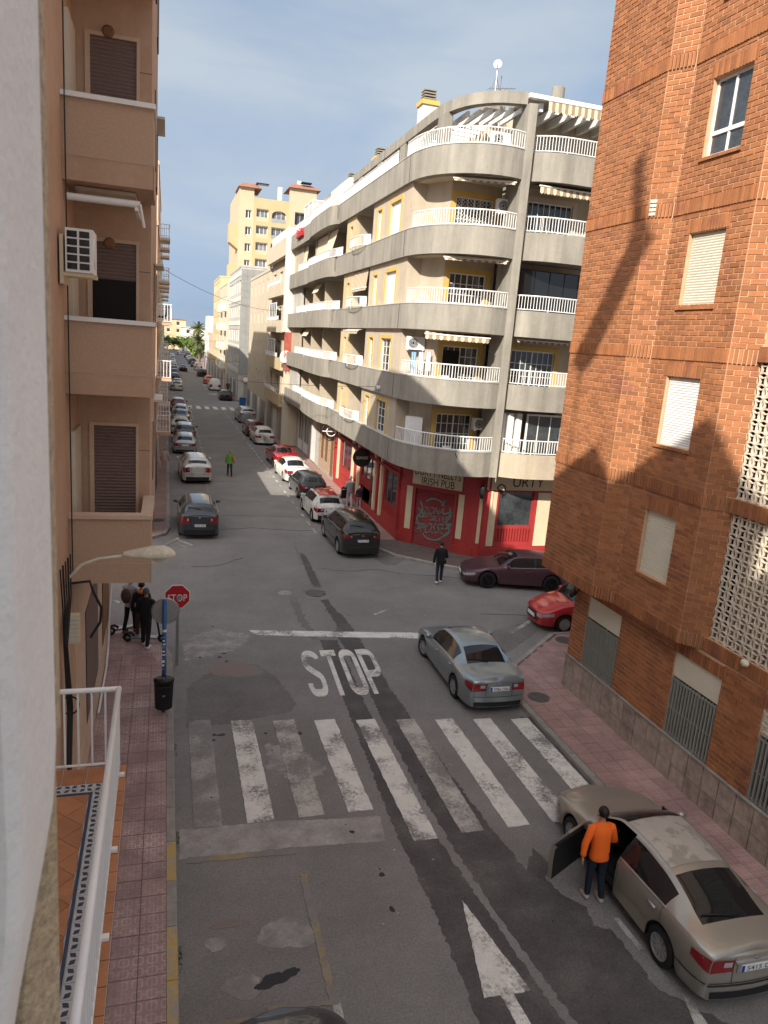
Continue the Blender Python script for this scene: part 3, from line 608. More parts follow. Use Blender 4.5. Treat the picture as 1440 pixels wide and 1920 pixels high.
ubv, ubf = brick_mesh(1, 1, 1); ub = MB().add([(x / 1, y, z) for x, y, z in ubv], ubf).mesh('brick')
for i, (c, u, n, hl, hh, pr) in enumerate(BRICKS):
    d = .012 + pr + rnd.uniform(-.003, .004)
    if i in top:
        o = link('brick', ub, 'brick', BR); o.matrix_parent_inverse = Matrix.Translation((-11, -12, 0))
        o.matrix_basis = Matrix(((u[0] * hl, n[0] * d, 0, c[0]), (u[1] * hl, n[1] * d, 0, c[1]), (0, 0, hh, c[2]), (0, 0, 0, 1)))
    else:
        v, f = brick_mesh(hl, hh, d); rest.add([(c[0] + u[0] * x + n[0] * y, c[1] + u[1] * x + n[1] * y, c[2] + z) for x, y, z in v], f)
tag(obj('brick_courses', rest, 'brick', BR), kind='stuff')
# upper windows
F2, _ = N_[2]
for k, o in enumerate(w_ops):
    if k == 3: win(BR, F2, o[0], o[1], o[2], o[3], -.1, nx=2, nz=1); w = BR.children[-1]; obj('transom', MB().box(o[0] + .05, o[1] - .05, -.16, -.095, o[2] + .42, o[2] + .5, F2), 'pvc_white', w); obj('curtain', MB().box(o[0] + .6, o[1] - .08, -.32, -.3, o[2], o[3], F2), 'curtain', w)
    else: win(BR, F2, o[0], o[1], o[2], o[3], -.09, 'shut', shut='shutter_white' if k == 1 else 'shutter_cream', fm='shutter_cream')
    for i in range(12):
        c = o[0] - .06 + (i + .5) * (o[1] - o[0] + .12) / 12; obj('sill_brick', MB().box(c - .045, c + .045, -.1, .05, o[2] - .075, o[2] - .01, F2), 'brick', BR)
# white lattice of open blocks
ls = .225; lb = MB(); th, dp = .024, .05
for q in range(4):
    ca, sa = math.cos(q * math.pi / 2), math.sin(q * math.pi / 2); pts = []
    for i in range(8):
        t = i / 7 * 2 - 1; pts.append((t * ls / 2, -ls / 2 + .05 * (1 - t * t)))
    for (xa, ya), (xb, yb) in zip(pts, pts[1:]):
        L = math.hypot(xb - xa, yb - ya); nx_, ny_ = -(yb - ya) / L * th / 2, (xb - xa) / L * th / 2
        quad = [(xa - nx_, ya - ny_), (xb - nx_, yb - ny_), (xb + nx_, yb + ny_), (xa + nx_, ya + ny_)]
        r = [(x * ca - y * sa, x * sa + y * ca) for x, y in quad]
        lb.add([(0, x, y) for x, y in r] + [(dp, x, y) for x, y in r], [(3, 2, 1, 0), (0, 1, 5, 4), (2, 3, 7, 6), (4, 5, 6, 7)])
lme = lb.mesh('lattice_block'); lrest = MB(); LB = []
for z0 in (3.72, 6.72): 
    for i in range(22):
        for j in range(12): LB.append((11.05, 11.85 - i * ls, z0 - .03 + (j + .5) * ls))
for i in range(7):
    for j in range(2): LB.append((11.0, 10.1 - i * ls, 2.5 + (j + .5) * ls))
LB.sort(key=lambda p: 0 if bscore((np.array(p), None, nX, 1, 1, 0)) == 0 else -bscore((np.array(p), None, nX, 1, 1, 0)))
for k, p in enumerate(LB):
    if k < 300: o = link('lattice_block', lme, 'lattice', BR); o.location = p
    else: lrest.add([(x + p[0], y + p[1], z + p[2]) for x, y, z in lb.v], lb.f)
tag(obj('lattice_screen', lrest, 'lattice', BR), kind='stuff')
# bands between the lattices, slab edges and piers
lbz = MB()
for z in SOL[:4]: lbz.box(11.02, 11.4, 3, 12.0, z, z + .31)
obj('slab_edge', lbz, 'mortar', BR)
for z in SOL[:4]:
    for k in range(60):
        y = 11.95 - k * .1
        if y < 7.4: break
        obj('soldier_brick', MB().box(10.985, 11.02, y - .046, y + .046, z + .012, z + .3), 'brick', BR)
obj('upper_wall', MB().box(11.1, 11.3, 3, 12.0, SOL[2] + .31, 20), 'mortar', BR)
# ground-floor windows: beige panel above, painted grille in front
for o in g_ops:
    obj('lintel_panel', MB().box(o[0], o[1], -.16, -.03, 2.45, 3.02, FG), 'shutter_cream', BR)
    win(BR, FG, o[0], o[1], 1.08, 2.45, -.14, nx=2, fm='grille_grey')
    g = obj('grille', MB().box(o[0] + .01, o[1] - .01, -.02, .0, 2.36, 2.4, FG).box(o[0] + .01, o[1] - .01, -.02, .0, 1.7, 1.73, FG).box(o[0] + .01, o[1] - .01, -.02, .0, 1.12, 1.15, FG), 'grille_grey', BR)
    nb = int((o[1] - o[0]) / .095)
    for i in range(nb): c = o[0] + .05 + i * (o[1] - o[0] - .1) / (nb - 1); obj('bar', MB().box(c - .018, c + .018, -.03, .012, 1.09, 2.42, FG), 'grille_grey', g)
t_ = thing('wall_lamp', 'small round white lamp on the lattice screen of the brick building', 'lamp', (10.95, 12.2 - 1.4, 3.66))
obj('shade', MB().ball((10.93, 10.8, 3.66), (.07, .1, .08)), 'lamp_plastic', t_, True)
t_ = thing('wall_spotlight', 'black spotlight under the corner of the brick building', 'lamp', (10.95, 17, 2.9))
obj('head', MB().tube([(10.9, 16.95, 2.95), (10.8, 17.05, 2.8)], .07, 10), 'black_metal', t_); obj('arm', MB().tube([(11, 16.9, 3.05), (10.9, 16.95, 2.95)], .02, 6), 'black_metal', t_)
t_ = thing('wall_vent', 'pale louvred vent high on the corner pier of the brick building', 'vent', (10.5, 15.2, 12.45))
FV, _ = N_[1]
for k in range(4): obj('slat', MB().box(.05, .2, .0, .05, 12.46 + k * .09, 12.52 + k * .09, FV), 'lattice', t_)

# ------------------------------------------------------------------ the building of the viewpoint
OWN = thing('white_apartment_building', 'white rendered building at the left edge with a tiled balcony below', 'building', (-3, 4, 0))
ob = MB().box(-13, -1.55, -14, 10.6, 0, 17.4)
obj('facade', ob, 'stucco_white', OWN)
rf = MB(); 
rf.box(-6, -1.6, -3.4, .6, 17.4, 19.2); rf.box(-5, -1.6, -9, -5, 17.4, 19.6); rf.box(-4, -1.6, 4.8, 10, 17.4, 17.9)
obj('rooftop_room', rf, 'stucco_white', OWN)
gb = MB().add([(-1.4, y, z) for y, z in ((-3.6, 19.2), (.9, 19.2), (-1.2, 20.6))] + [(-6, y, z) for y, z in ((-3.6, 19.2), (.9, 19.2), (-1.2, 20.6))], [(0, 1, 2), (5, 4, 3), (0, 2, 5, 3), (1, 4, 5, 2), (0, 3, 4, 1)]); obj('gable_roof', gb, 'roof_tile', OWN)
gb = MB().add([(-1.4, y, z) for y, z in ((.9, 17.4), (5.4, 17.4), (2.6, 19.2))] + [(-6, y, z) for y, z in ((.9, 17.4), (5.4, 17.4), (2.6, 19.2))], [(0, 1, 2), (5, 4, 3), (0, 2, 5, 3), (1, 4, 5, 2), (0, 3, 4, 1)]); obj('gable_roof', gb, 'roof_tile', OWN)
obj('shadow_panel', MB().add([(-1.3, 4.45, 21.0), (-.9, 4.45, 21.0), (-.9, 2.5, 24.0), (-1.3, 2.5, 24.0), (-1.3, 3.9, 20.7), (-.9, 3.9, 20.7), (-.9, 2.1, 23.6), (-1.3, 2.1, 23.6)], [(0, 1, 2, 3), (7, 6, 5, 4), (0, 4, 5, 1), (2, 6, 7, 3), (1, 5, 6, 2), (0, 3, 7, 4)]).tube([(-1.1, 4.2, 17.4), (-1.1, 4.2, 21)], .03, 5).tube([(-1.1, 2.5, 23.8), (-1.1, 2.9, 25.5)], .14, 6), 'grey_metal', OWN)  # unseen tilted panel and mast, added to cast a shadow streak on the brick
# the end of the wall right beside the lens, with a rounded, sloping foot
wm = MB(); prof = [(11.2, 0, 0), (8.62, 0, 0), (8.52, -.006, -.004), (8.42, -.022, -.012), (8.2, -.06, -.03), (7.4, -.18, -.06), (6.2, -.3, -.1)]
rows = []
for z, d, e in prof: rows.append([(-1.6, .76, z), (-.158 + d, .76, z), (-.146 + d, .775 + e * 0, z), (-.143 + d, .79, z), (-.143 + d, 1.02, z), (-.146 + d, 1.035, z), (-1.6, 1.05, z)])
vs = [p for r in rows for p in r]; k = 7
wm.add(vs, [(i * k + j, i * k + (j + 1) % k, (i + 1) * k + (j + 1) % k, (i + 1) * k + j) for i in range(len(rows) - 1) for j in range(k)] + [tuple(range(k))])
obj('wall_end', wm, 'stucco_white', OWN)
obj('wall_lip', MB().box(-.6, -.1475, 1.06, 1.10, 8.6, 11.2), 'stucco_grain', OWN)
obj('rough_render', MB().add([(-.153, 1.06, 8.62), (-.155, 1.1, 8.62), (-.16, 1.12, 8.2), (-.17, 1.12, 7.0), (-.9, 1.12, 7.0), (-.9, 1.06, 8.62), (-.3, 1.06, 7.0), (-.2, 1.06, 8.2)], [(0, 1, 2, 7), (7, 2, 3, 6), (0, 7, 6, 5), (5, 6, 4), (6, 3, 4)]), 'stucco_grain', OWN)
# the balcony the picture was taken from: unseen floor, ceiling and partition, added to darken the wall end
obj('upper_balcony', MB().box(-1.55, -.12, -2.6, 1.06, 7.3, 7.55).box(-1.55, -.12, -2.6, 1.02, 11.2, 11.4).box(-1.55, -.12, -2.75, -2.6, 7.3, 11.4), 'stucco_white', OWN)
# balcony of the floor below
BZ = 3.75
obj('balcony_slab', MB().box(-1.55, -.44, -1, 8.86, BZ - .25, BZ - .012), 'stucco_white', OWN)
mat('border_tile', (.50, .49, .46), .5, .08, 8, .05, 30, isl=.08)
mat('border_motif', (.035, .05, .09), .5, .1, 8, 0)
nb = 0
def ttile(b, m, nm='floor_tile'): return obj(nm, b, m, OWN)
y = 8.84
while y > 3.2: ttile(MB().box(-.58, -.425, y - .275, y - .006, BZ - .012, BZ + .012), 'terracotta'); y -= .28
x = -.6
while x > -1.5: ttile(MB().box(x - .275, x - .006, 8.52, 8.84, BZ - .012, BZ + .004), 'terracotta'); x -= .28
mot = MB(); f4 = []
for k in range(4):
    a = k * math.pi / 2 + math.pi / 4; ca, sa = math.cos(a), math.sin(a)
    mot.add([(x * ca - y * sa, x * sa + y * ca, .0) for x, y in ((.012, 0), (.045, .022), (.078, 0), (.045, -.022))], [(0, 1, 2, 3)])
motm = mot.mesh('motif'); motm.materials.append(MATS['border_motif'])
def btile(cx, cy, s):
    o = obj('border_tile', MB().box(cx - s / 2 + .002, cx + s / 2 - .002, cy - s / 2 + .002, cy + s / 2 - .002, BZ - .012, BZ + .004), 'border_tile', OWN)
    m = link('motif', motm, None, o); m.location = (cx, cy, BZ + .0065); m.scale = (s / .17 * 1.25, s / .17 * 1.25, 1)
y = 8.42
while y > 3.2: btile(-.69, y, .17); y -= .172
x = -.862
while x > -1.5: btile(x, 8.42, .17); x -= .172
obj('border_line', MB().box(-.815, -.785, 3, 8.33, BZ - .012, BZ + .003).box(-1.55, -.815, 8.30, 8.33, BZ - .012, BZ + .003), 'border_motif', OWN)
obj('border_line', MB().box(-.605, -.585, 3, 8.51, BZ - .012, BZ + .003), 'border_motif', OWN)
for i in range(-2, 30):
    for j in range(4):
        c = np.array([-.83 - j * .2, 8.3 - i * .2]) - np.array([.14 if 0 else 0, 0]); s = .141
        if (i + j) % 2: continue
        p = [(c[0], c[1] - .2 + .004), (c[0] + .2 - .004, c[1]), (c[0], c[1] + .2 - .004), (c[0] - .2 + .004, c[1])]
        p = [(min(q[0], -.82), min(q[1], 8.29)) for q in p]
        if c[1] < 3.2: continue
        ttile(MB().prism(p, BZ - .012, BZ + .002 + .0005 * (i % 2)), 'terracotta')
rl = obj('railing', MB().tube([(-.51, 1.2, 4.86), (-.51, 8.75, 4.86)], .034, 12).tube([(-.51, 8.75, 4.86), (-1.55, 8.75, 4.86)], .032, 12).tube([(-.51, 1.2, 3.86), (-.51, 8.75, 3.86)], .016, 8).tube([(-.51, 8.75, 3.86), (-1.55, 8.75, 3.86)], .016, 8).ball((-.51, 8.75, 4.86), .036), 'white_paint', OWN, True)
barm = MB().box(-.011, .011, -.011, .011, 3.86, 4.84).mesh('bar')
for i in range(8): o = link('bar', barm, 'white_paint', rl); o.location = (-.51 - .155 * i, 8.75, 0); 
for i in range(1, 46): o = link('bar', barm, 'white_paint', rl); o.location = (-.51, 8.75 - .14 * i, 0)
for y in (8.6, 7.2, 6.0, 5.0, 4.2): obj('foot', MB().box(-.50, -.44, y - .03, y + .03, 3.764, 3.8), 'white_paint', rl)

# ------------------------------------------------------------------ salmon building next door
SA = thing('salmon_building', 'salmon rendered apartment building with solid balconies beside the stop sign', 'building', (-2, 17, 0))
s = MB(); s.box(-12, -1.55, 10.6, 22, 0, 18.3); obj('wall', s, 'salmon', SA)
obj('base_wall', MB().box(-1.55, -1.5, 10.62, 21.98, 0, .9).box(-1.55, -1.53, 13.5, 21.98, .9, 4.75), 'salmon_light', SA)
up = MB().box(-1.549, -.28, 14.6, 22, 4.78, 18.3); obj('overhang', up, 'salmon', SA)
FS = Fr((-1.55, 14.6), (1, 0), (0, -1))
for k, z in enumerate((4.85, 8.1, 11.35, 14.6)):
    # slab with solid parapet: front face towards the viewpoint, street face
    sl_ = MB().box(-1.549, -.22, 13.0, 14.6, z - .08, z + .12); obj('balcony_slab', sl_, 'salmon', SA)
    pz = z + 1.08
    obj('parapet', MB().box(-1.549, -.22, 13.0, 13.12, z + .12, pz).box(-.34, -.22, 13.12, 14.58, z + .12, pz), 'salmon_speckle' if k else 'salmon_speckle', SA)
    obj('parapet_band', MB().box(-1.549, -.215, 12.994, 13.0, z - .08, z + .27).box(-.22, -.214, 12.994, 14.58, z - .08, z + .27), 'salmon' if k else 'salmon_speckle', SA)
    obj('groove', MB().box(-1.548, -.22, 12.988, 12.994, z + .268, z + .28), 'salmon_light', SA)
    cm = 'white_paint' if k else 'salmon_light'
    obj('parapet_cap', MB().box(-1.548, -.19, 12.95, 13.17, pz, pz + .07).box(-.39, -.19, 13.17, 14.58, pz, pz + .07), cm, SA)
    z0 = z + .12; hh = 2.35
    fr_ = obj('door_frame', MB().box(.2, .28, -.02, .03, z0, z0 + hh, FS).box(1.02, 1.07, -.02, .03, z0, z0 + hh, FS).box(.2, 1.07, -.02, .03, z0 + hh, z0 + hh + .06, FS), 'salmon_light', SA)
    obj('shutter', slatted(FS, .28, 1.02, z0 + (1.72 if k == 1 else .02), z0 + hh, .0, .06), 'shutter_brown', fr_)
    if k == 1: obj('opening', MB().box(.28, 1.02, -.01, .004, z0, z0 + 1.72, FS), 'dark_void', fr_)
    obj('side_shutter', MB().box(.0, .06, 0.05, 1.0, z0, z0 + hh, Fr((-1.55, 14.6), (1, 0), (0, -1))), 'shutter_cream', SA)
    obj('seam', MB().box(1.07, 1.27, .0, .004, z0 + 1.9 - .006, z0 + 1.9 + .006, FS), 'shutter_brown', SA)
aw = obj('awning', MB().tube([(-1.5, 13.15, 11.05), (-.42, 13.15, 11.05)], .055, 10), 'white_paint', SA)
obj('awning_arm', MB().box(-.5, -.45, 13.1, 14.2, 10.95, 11.0).tube([(-.42, 13.1, 11.05), (-.36, 13.2, 10.72)], .025, 6), 'white_paint', aw)
obj('ceiling_panel', MB().box(-1.4, -.5, 13.4, 14.5, 11.2, 11.255), 'cream_light', SA)
aw = obj('awning', MB().tube([(-.5, 13.0 + .1 * i, 14.62 - .012 * i) for i in range(12)], [.07 if i % 2 else .055 for i in range(12)], 8), 'awning_stripe', SA)
for k, z in enumerate((10.55, 13.9)):
    l = obj('wall_light', MB().lathe([(.1, 0), (.1, .03), (.07, .06)], 16, F=lambda x, y, zz, z=z: (-.98 + x, 14.6 - zz, z + y)), 'wood_brown', SA)
obj('ground_shutter', slatted(Fr((-1.53, 21.9), (0, -1), (1, 0)), .4, 2.6, .9, 3.4, .01, .08), 'wood_brown', SA)
obj('ground_shutter', slatted(Fr((-1.53, 18.2), (0, -1), (1, 0)), .3, 3.0, .9, 3.4, .01, .08), 'shutter_brown', SA)
FSt = Fr((-.28, 22), (0, -1), (1, 0))
for z in (5.9, 9.15, 12.4, 15.6):
    for u in (1.2, 4.2): win(SA, FSt, u, u + 1.2, z, z + 1.3, .02, 'shut', shut='shutter_brown', fm='salmon_light')
    obj('shade_board', MB().box(.9, 2.6, .0, .2, z + 1.45, z + 1.5, FSt), 'shutter_cream', SA)
obj('roof_rail', MB().box(-1.5, -.3, 14.6, 22, 18.3, 18.45), 'salmon_light', SA)
ac = thing('air_conditioner', 'white air conditioner with a gridded side on a bracket beside the half open brown shutter', 'air conditioner', (-1.3, 12.7, 9.9), 'air conditioners on the balconies')
obj('casing', MB().box(-1.44, -1.06, 12.3, 12.95, 9.88, 10.5), 'white_paint', ac)
for i in range(2):
    for j in range(5): obj('grid_opening', MB().box(-1.415 + i * .17, -1.275 + i * .17, 12.294, 12.3, 9.92 + j * .113, 10.01 + j * .113), 'glass_dark', ac)
obj('fan_guard', MB().lathe([(.22, 0), (.22, .012), (.16, .014)], 20, F=lambda a, b, c: (-1.06 + c, 12.62 + a, 10.18 + b)), 'shutter_white', ac)
obj('bracket', MB().box(-1.5, -1.04, 12.32, 12.37, 9.82, 9.875).box(-1.5, -1.04, 12.85, 12.9, 9.82, 9.875).box(-1.52, -1.47, 12.3, 12.9, 9.7, 10.4), 'pub_cream', ac)
# drain pipe and cable bundle on the wall
pi = thing('wall_cables', 'bundle of black cables and a loose coil hanging on the wall above the left pavement', 'cables', (-1.5, 12, 3))
for k in range(5):
    x0 = -1.46 + .012 * k; obj('cable', MB().tube([(x0, 11.2 + .2 * k, 5.6), (x0, 11.4 + .15 * k, 4.9), (x0 - .02, 11.6, 4.2), (x0, 11.7 + .06 * k, 3.0), (x0, 11.5, 2.2 - .1 * k)], .012 + .004 * (k % 2), 6), 'cable_black', pi)
obj('cable', MB().tube([(-1.45 + .14 * math.cos(t * .5), 11.9, 3.05 + .16 * math.sin(t * .5)) for t in range(40)], .012, 5), 'cable_black', pi)
obj('cable', MB().tube([(-1.42, 12.2, 5.05), (-1.15, 12.2, 5.08), (-1.1, 12.2, 4.9), (-.98, 12.25, 4.6), (-1.0, 12.25, 4.35), (-1.15, 12.2, 4.1)], .022, 8), 'cable_black', pi)
obj('cable', MB().tube([(-1.49, 12.95, z) for z in (5, 9, 14, 18)], .01, 5), 'cable_black', pi)
bx_ = thing('junction_box', 'cream ribbed junction box under the street lamp', 'junction box', (-1.4, 12, 4.1))
obj('box', MB().box(-1.48, -1.28, 11.86, 12.0, 4.15, 4.62), 'pub_cream', bx_)
for k in range(6): obj('rib', MB().box(-1.47, -1.29, 11.85, 11.86, 4.2 + k * .07, 4.24 + k * .07), 'shutter_cream', bx_)
# street lamp on a bracket
la = thing('street_lamp', 'cream street lamp on a curved wall bracket above the left pavement', 'street lamp', (-1.5, 12, 5.1))
obj('bracket_arm', MB().tube([(-1.5, 12, 5.0), (-1.45, 12, 5.2), (-1.25, 12, 5.42), (-1.0, 12, 5.52), (-.55, 12, 5.58)], .026, 8), 'lamp_plastic', la, True)
lv = MB(); prf = [(-.62, .05), (-.55, .066), (-.4, .105), (-.2, .145), (0, .15), (.1, .115), (.17, .05), (.19, .004)]
for x, r in prf:
    for k in range(12):
        a = 2 * math.pi * k / 12; lv.v.append((x, 12 + r * 1.15 * math.cos(a), 5.585 + r * (math.sin(a) if math.sin(a) > 0 else .45 * math.sin(a))))
lv.f = [(i * 12 + k, i * 12 + (k + 1) % 12, (i + 1) * 12 + (k + 1) % 12, (i + 1) * 12 + k) for i in range(len(prf) - 1) for k in range(12)]; lv.mi = [0] * len(lv.f)
obj('housing', lv, 'lamp_plastic', la, True); obj('diffuser', MB().ball((-.08, 12, 5.535), (.13, .1, .07)), 'lamp_plastic', la, True)

# ------------------------------------------------------------------ grey corner building with the pub
GB = thing('corner_building', 'grey and cream corner apartment building with curved balconies above a red pub', 'building', (13, 40, 0))
ZB = [(4.0, 5.05), (6.9, 7.95), (9.9, 10.95), (12.9, 13.98), (15.88, 16.95)]
PL = [(9.72, 45.4)] + smooth([(9.72, 33.5), (9.72, 32.2), (9.77, 31.2), (9.97, 30.3), (10.38, 29.5), (11.02, 28.86), (11.9, 28.44), (12.75, 28.36), (13.3, 28.5)], 4)
PF = [(9.5, 62.0), (9.5, 53.8)] + smooth([(9.5, 53.7), (9.36, 52.5), (9.3, 50.5), (9.3, 48), (9.36, 46.4), (9.6, 45.45)], 3)
PR = smooth([(13.62, 28.75), (14.0, 28.42), (14.8, 28.12), (16.2, 28.08), (18.5, 28.2), (24, 28.5)], 3)
for k, (a, b) in enumerate(ZB):
    far = MB().prism(PF + [(12, 45.42), (12, 62)], a, a + .28); far.wallpath(PF, a + .28, b, .15); obj('balcony_band', far, 'concrete_band', GB)
    cor = MB().prism(PL + [(13.3, 31.5), (12, 31.5), (12, 45.4)], a + (.001), a + .28); cor.wallpath(PL, a + .28, b, .15); obj('balcony_band', cor, 'concrete_band', GB)
    rt = MB().prism(PR + [(24, 31.5), (13.62, 31.5)], a + .002, a + .28); rt.wallpath(PR, a + .28, b, .15); obj('balcony_band', rt, 'cream_wall' if k == 0 else 'concrete_band', GB)
    obj('soffit', MB().prism([(x + .3, y + .25) for x, y in PL[1:]] + [(13.2, 31), (11.9, 31)], a - .012, a - .002), 'cream_light', GB)
    obj('joint', MB().box(9.712, 9.72, 31.84, 31.86, a + .02, b - .02), 'dark_void', GB)
# corner pier
obj('corner_pier', MB().prism([(13.29, 28.5), (13.63, 28.42), (13.63, 29.9), (13.29, 29.9)], 3.98, 18.62), 'concrete_band', GB)
obj('downpipe', MB().tube([(13.6, 28.42, 3.8), (13.6, 28.42, 18.6)], .022, 6), 'concrete_band', GB)
FSW = Fr((9.9, 62), (0, -1), (-1, 0))       # street wall, u from the far end
FCD = Fr((11.15, 30.35), (1, -.01), (-.01, -1))
FRW = Fr((13.6, 29.6), (1, 0), (0, -1))
def U(y): return 62 - y
def trim(par, F, u0, u1, z0, z1, n, w=.16, m='yellow_trim', d=.03):
    return obj('window_surround', MB().box(u0 - w, u0, n, n + d, z0, z1 + w, F).box(u1, u1 + w, n, n + d, z0, z1 + w, F).box(u0, u1, n, n + d, z1, z1 + w, F), m, par)
for k in range(4):
    z0, zt, z1 = ZB[k][0] + .28, ZB[k][1], ZB[k + 1][0]
    lw = (U(34.9), U(33.25), zt - .02, zt + 1.5); sw = (U(37.15), U(36.4), zt - .02, zt + 1.5)
    slot = (U(43.0), U(42.4), zt + .1, zt + 1.45)
    obj('street_wall', MB().panel(FSW, U(38.0), U(31.75), z0, z1, [lw, sw], .2), 'cream_wall', GB)
    obj('pilaster', MB().panel(FSW, U(43.8), U(41.6), z0, z1, [slot], .2), 'yellow_wall' if k else 'yellow_wall', GB)
    obj('end_wall', MB().box(U(62), U(58.2), -.3, 0, z0, z1, FSW), 'cream_wall' if k % 2 else 'grey_plaster', GB)
    # recesses: far side walls and back wall
    for yy in (41.6, 49.3, 53.4, 58.2): obj('recess_wall', MB().box(10.1 if yy in (41.6, 58.2) else 9.95, 11.9, yy, yy + .2, z0, z1), 'cream_wall', GB)
    bw = MB().box(11.9, 12.1, 31.5, 62, z0, z1); obj('back_wall', bw, 'cream_wall', GB)
    obj('recess_side', MB().box(10.1, 11.9, 37.8, 38.0, z0, z1).box(10.1, 11.9, 43.8, 44.0, z0, z1), 'cream_wall', GB)
    shut = k >= 2
    win(GB, FSW, *lw, n=-.1, kind='shut' if shut else 'glass', nx=3, nz=4, shut='shutter_white'); trim(GB, FSW, *lw, 0)
    win(GB, FSW, *sw, n=-.1, kind='shut' if shut else 'glass', nx=1 if shut else 2, nz=4, shut='shutter_white'); trim(GB, FSW, *sw, 0, .12)
    obj('slot_window', MB().box(slot[0], slot[1], -.16, -.14, slot[2], slot[3], FSW), 'cream_light', GB)
    FB = Fr((11.9, 62), (0, -1), (-1, 0))
    for (ya, yb) in ((41.2, 39.0), (48.5, 45.5), (52.8, 50.2), (57.4, 54.4)): win(GB, FB, U(ya), U(yb), z0, z0 + 2.1, .04, nx=4, nz=3, name='balcony_door')
    # railings
    railing(GB, smooth([(9.82, 41.5), (9.5, 41.1), (9.42, 40.2), (9.42, 39.4), (9.55, 38.6), (9.85, 38.1)], 3), zt, .52, pitch=.16, bw=.018, solid=((.88, 1.0),))
    railing(GB, [(9.57, 58.1), (9.57, 53.9)], zt, .5, solid=((.0, .45),)); railing(GB, [(9.42, 53.2), (9.38, 49), (9.42, 46.4), (9.6, 45.6), (9.8, 44.2)], zt, .5, solid=((.02, .3), (.88, 1.0)))
    railing(GB, offset(PL[9:], .07), zt, .62); railing(GB, offset(PR, .07)[:13], zt, .6)
    # corner unit: splayed wall, doors in a yellow surround
    cz = MB(); Fa = Fr((9.9, 31.75), (.62, -.1), (-.16, -.98)); Fb = Fr((10.5, 31.65), (.62, -1.25), (-.9, -.44))
    cz.box(0, .62, -.15, 0, z0, z1, Fa); cz.box(.0, 1.42, -.15, 0, z0, z1, Fb); cz.panel(FCD, 0, 2.2, z0, z1, [(.2, 1.85, z0, z0 + 2.15)], .15); obj('corner_wall', cz, 'cream_wall', GB)
    dn = win(GB, FCD, .2, 1.85, z0, z0 + 2.15, -.05, nx=6, nz=5, name='balcony_door'); trim(GB, FCD, .2, 1.85, z0, z0 + 2.15, 0, .2)
    if k == 1: obj('open_leaf', MB().box(.25, 1.0, -.05, -.03, z0 + .02, z0 + 1.95, FCD), 'dark_void', dn)
    if k == 3:        # folding lattice grille
        gr = MB()
        for i in range(9):
            u0 = .25 + i * .17
            for s_ in (1, -1):
                pts = []
                for j in range(15): pts.append(FCD(u0 + .085 + s_ * .07 * (1 if j % 2 else -1), .03, z0 + .05 + j * .145))
                gr.tube(pts, .011, 4)
        obj('folding_grille', gr, 'pvc_white', dn)
    # right-hand unit
    rops = [(.6, 2.7, z0, z0 + 2.2)] if k != 2 and k != 0 else [(.35, 3.1, z0, z0 + 2.45)]
    obj('side_wall', MB().panel(FRW, 0, 8, z0, z1, rops, .2), 'cream_wall', GB)
    o = rops[0]
    if k == 2: win(GB, FRW, *o, n=.6, nx=4, nz=1, fm='black_metal', gm='glass_dark', fw=.03, name='glazed_screen')
    elif k == 0:
        w_ = win(GB, FRW, o[0] + 1.0, o[1], o[2], o[3], .75, nx=3, nz=1, fw=.08, name='glazed_enclosure')
        for i in range(3): obj('folded_leaf', MB().box(o[0] - .25 + i * .38, o[0] + .0 + i * .38, .5, .78, o[2], o[3], FRW), 'pvc_white', w_)
        obj('end_leaf', MB().box(o[1], o[1] + .35, .3, .75, o[2], o[3], FRW), 'pvc_white', w_)
    else: win(GB, FRW, *o, n=-.05, nx=8, nz=4, name='balcony_door'); trim(GB, FRW, *o, 0, .18, 'yellow_trim' if k == 1 else 'cream_light')
obj('red_plate', MB().box(2.3, 2.55, -.001, .02, 4.55, 4.9, Fr((13.6, 28.1), (1, .0), (0, -1))), 'sign_red', GB)
# awnings under the bands
FA = Fr((10.2, 29.9), (.93, -.37), (-.37, -.93))
awning(GB, Fr((10.35, 29.9), (.95, -.3), (-.3, -.95)), .0, 2.6, 9.85, .15, .75, .12); awning(GB, Fr((10.35, 29.9), (.95, -.3), (-.3, -.95)), .5, 3.0, 12.86, .15, .5, .08, .12)
awning(GB, Fr((10.35, 29.9), (.95, -.3), (-.3, -.95)), .6, 3.0, 15.84, .15, .5, .1, .1)
awning(GB, FRW, .4, 3.4, 9.85, .6, .9, .05, .12); awning(GB, FRW, .5, 3.4, 15.84, .5, 1.2, .1, .3); awning(GB, FRW, .3, 4.4, 18.75, 1.1, 1.5, .05, .42)
FAA = Fr((9.9, 62), (0, -1), (-1, 0))
awning(GB, FAA, U(41.4), U(38.2), 12.85, .0, .1, .9, .15); awning(GB, FAA, U(41.4), U(38.2), 9.85, .1, .4, .1, .18)
for (ya, yb, z, d) in ((57.9, 56.6, 15.8, 1.7), (52.9, 49.6, 15.8, 2.0), (48.9, 46.6, 15.8, 1.2), (52.6, 50.8, 12.8, .6), (56, 54, 9.8, .5)):
    o = obj('blind', MB().add([FAA(U(ya), -.1, z), FAA(U(yb), -.1, z), FAA(U(ya), .25 if d < 1.5 else .1, z - d), FAA(U(yb), .25 if d < 1.5 else .1, z - d), FAA(U(ya), -.12, z), FAA(U(yb), -.12, z), FAA(U(ya), .23 if d < 1.5 else .08, z - d), FAA(U(yb), .23 if d < 1.5 else .08, z - d)], [(0, 1, 3, 2), (4, 6, 7, 5), (2, 3, 7, 6), (0, 2, 6, 4), (1, 5, 7, 3)]), 'awning_cloth', GB)
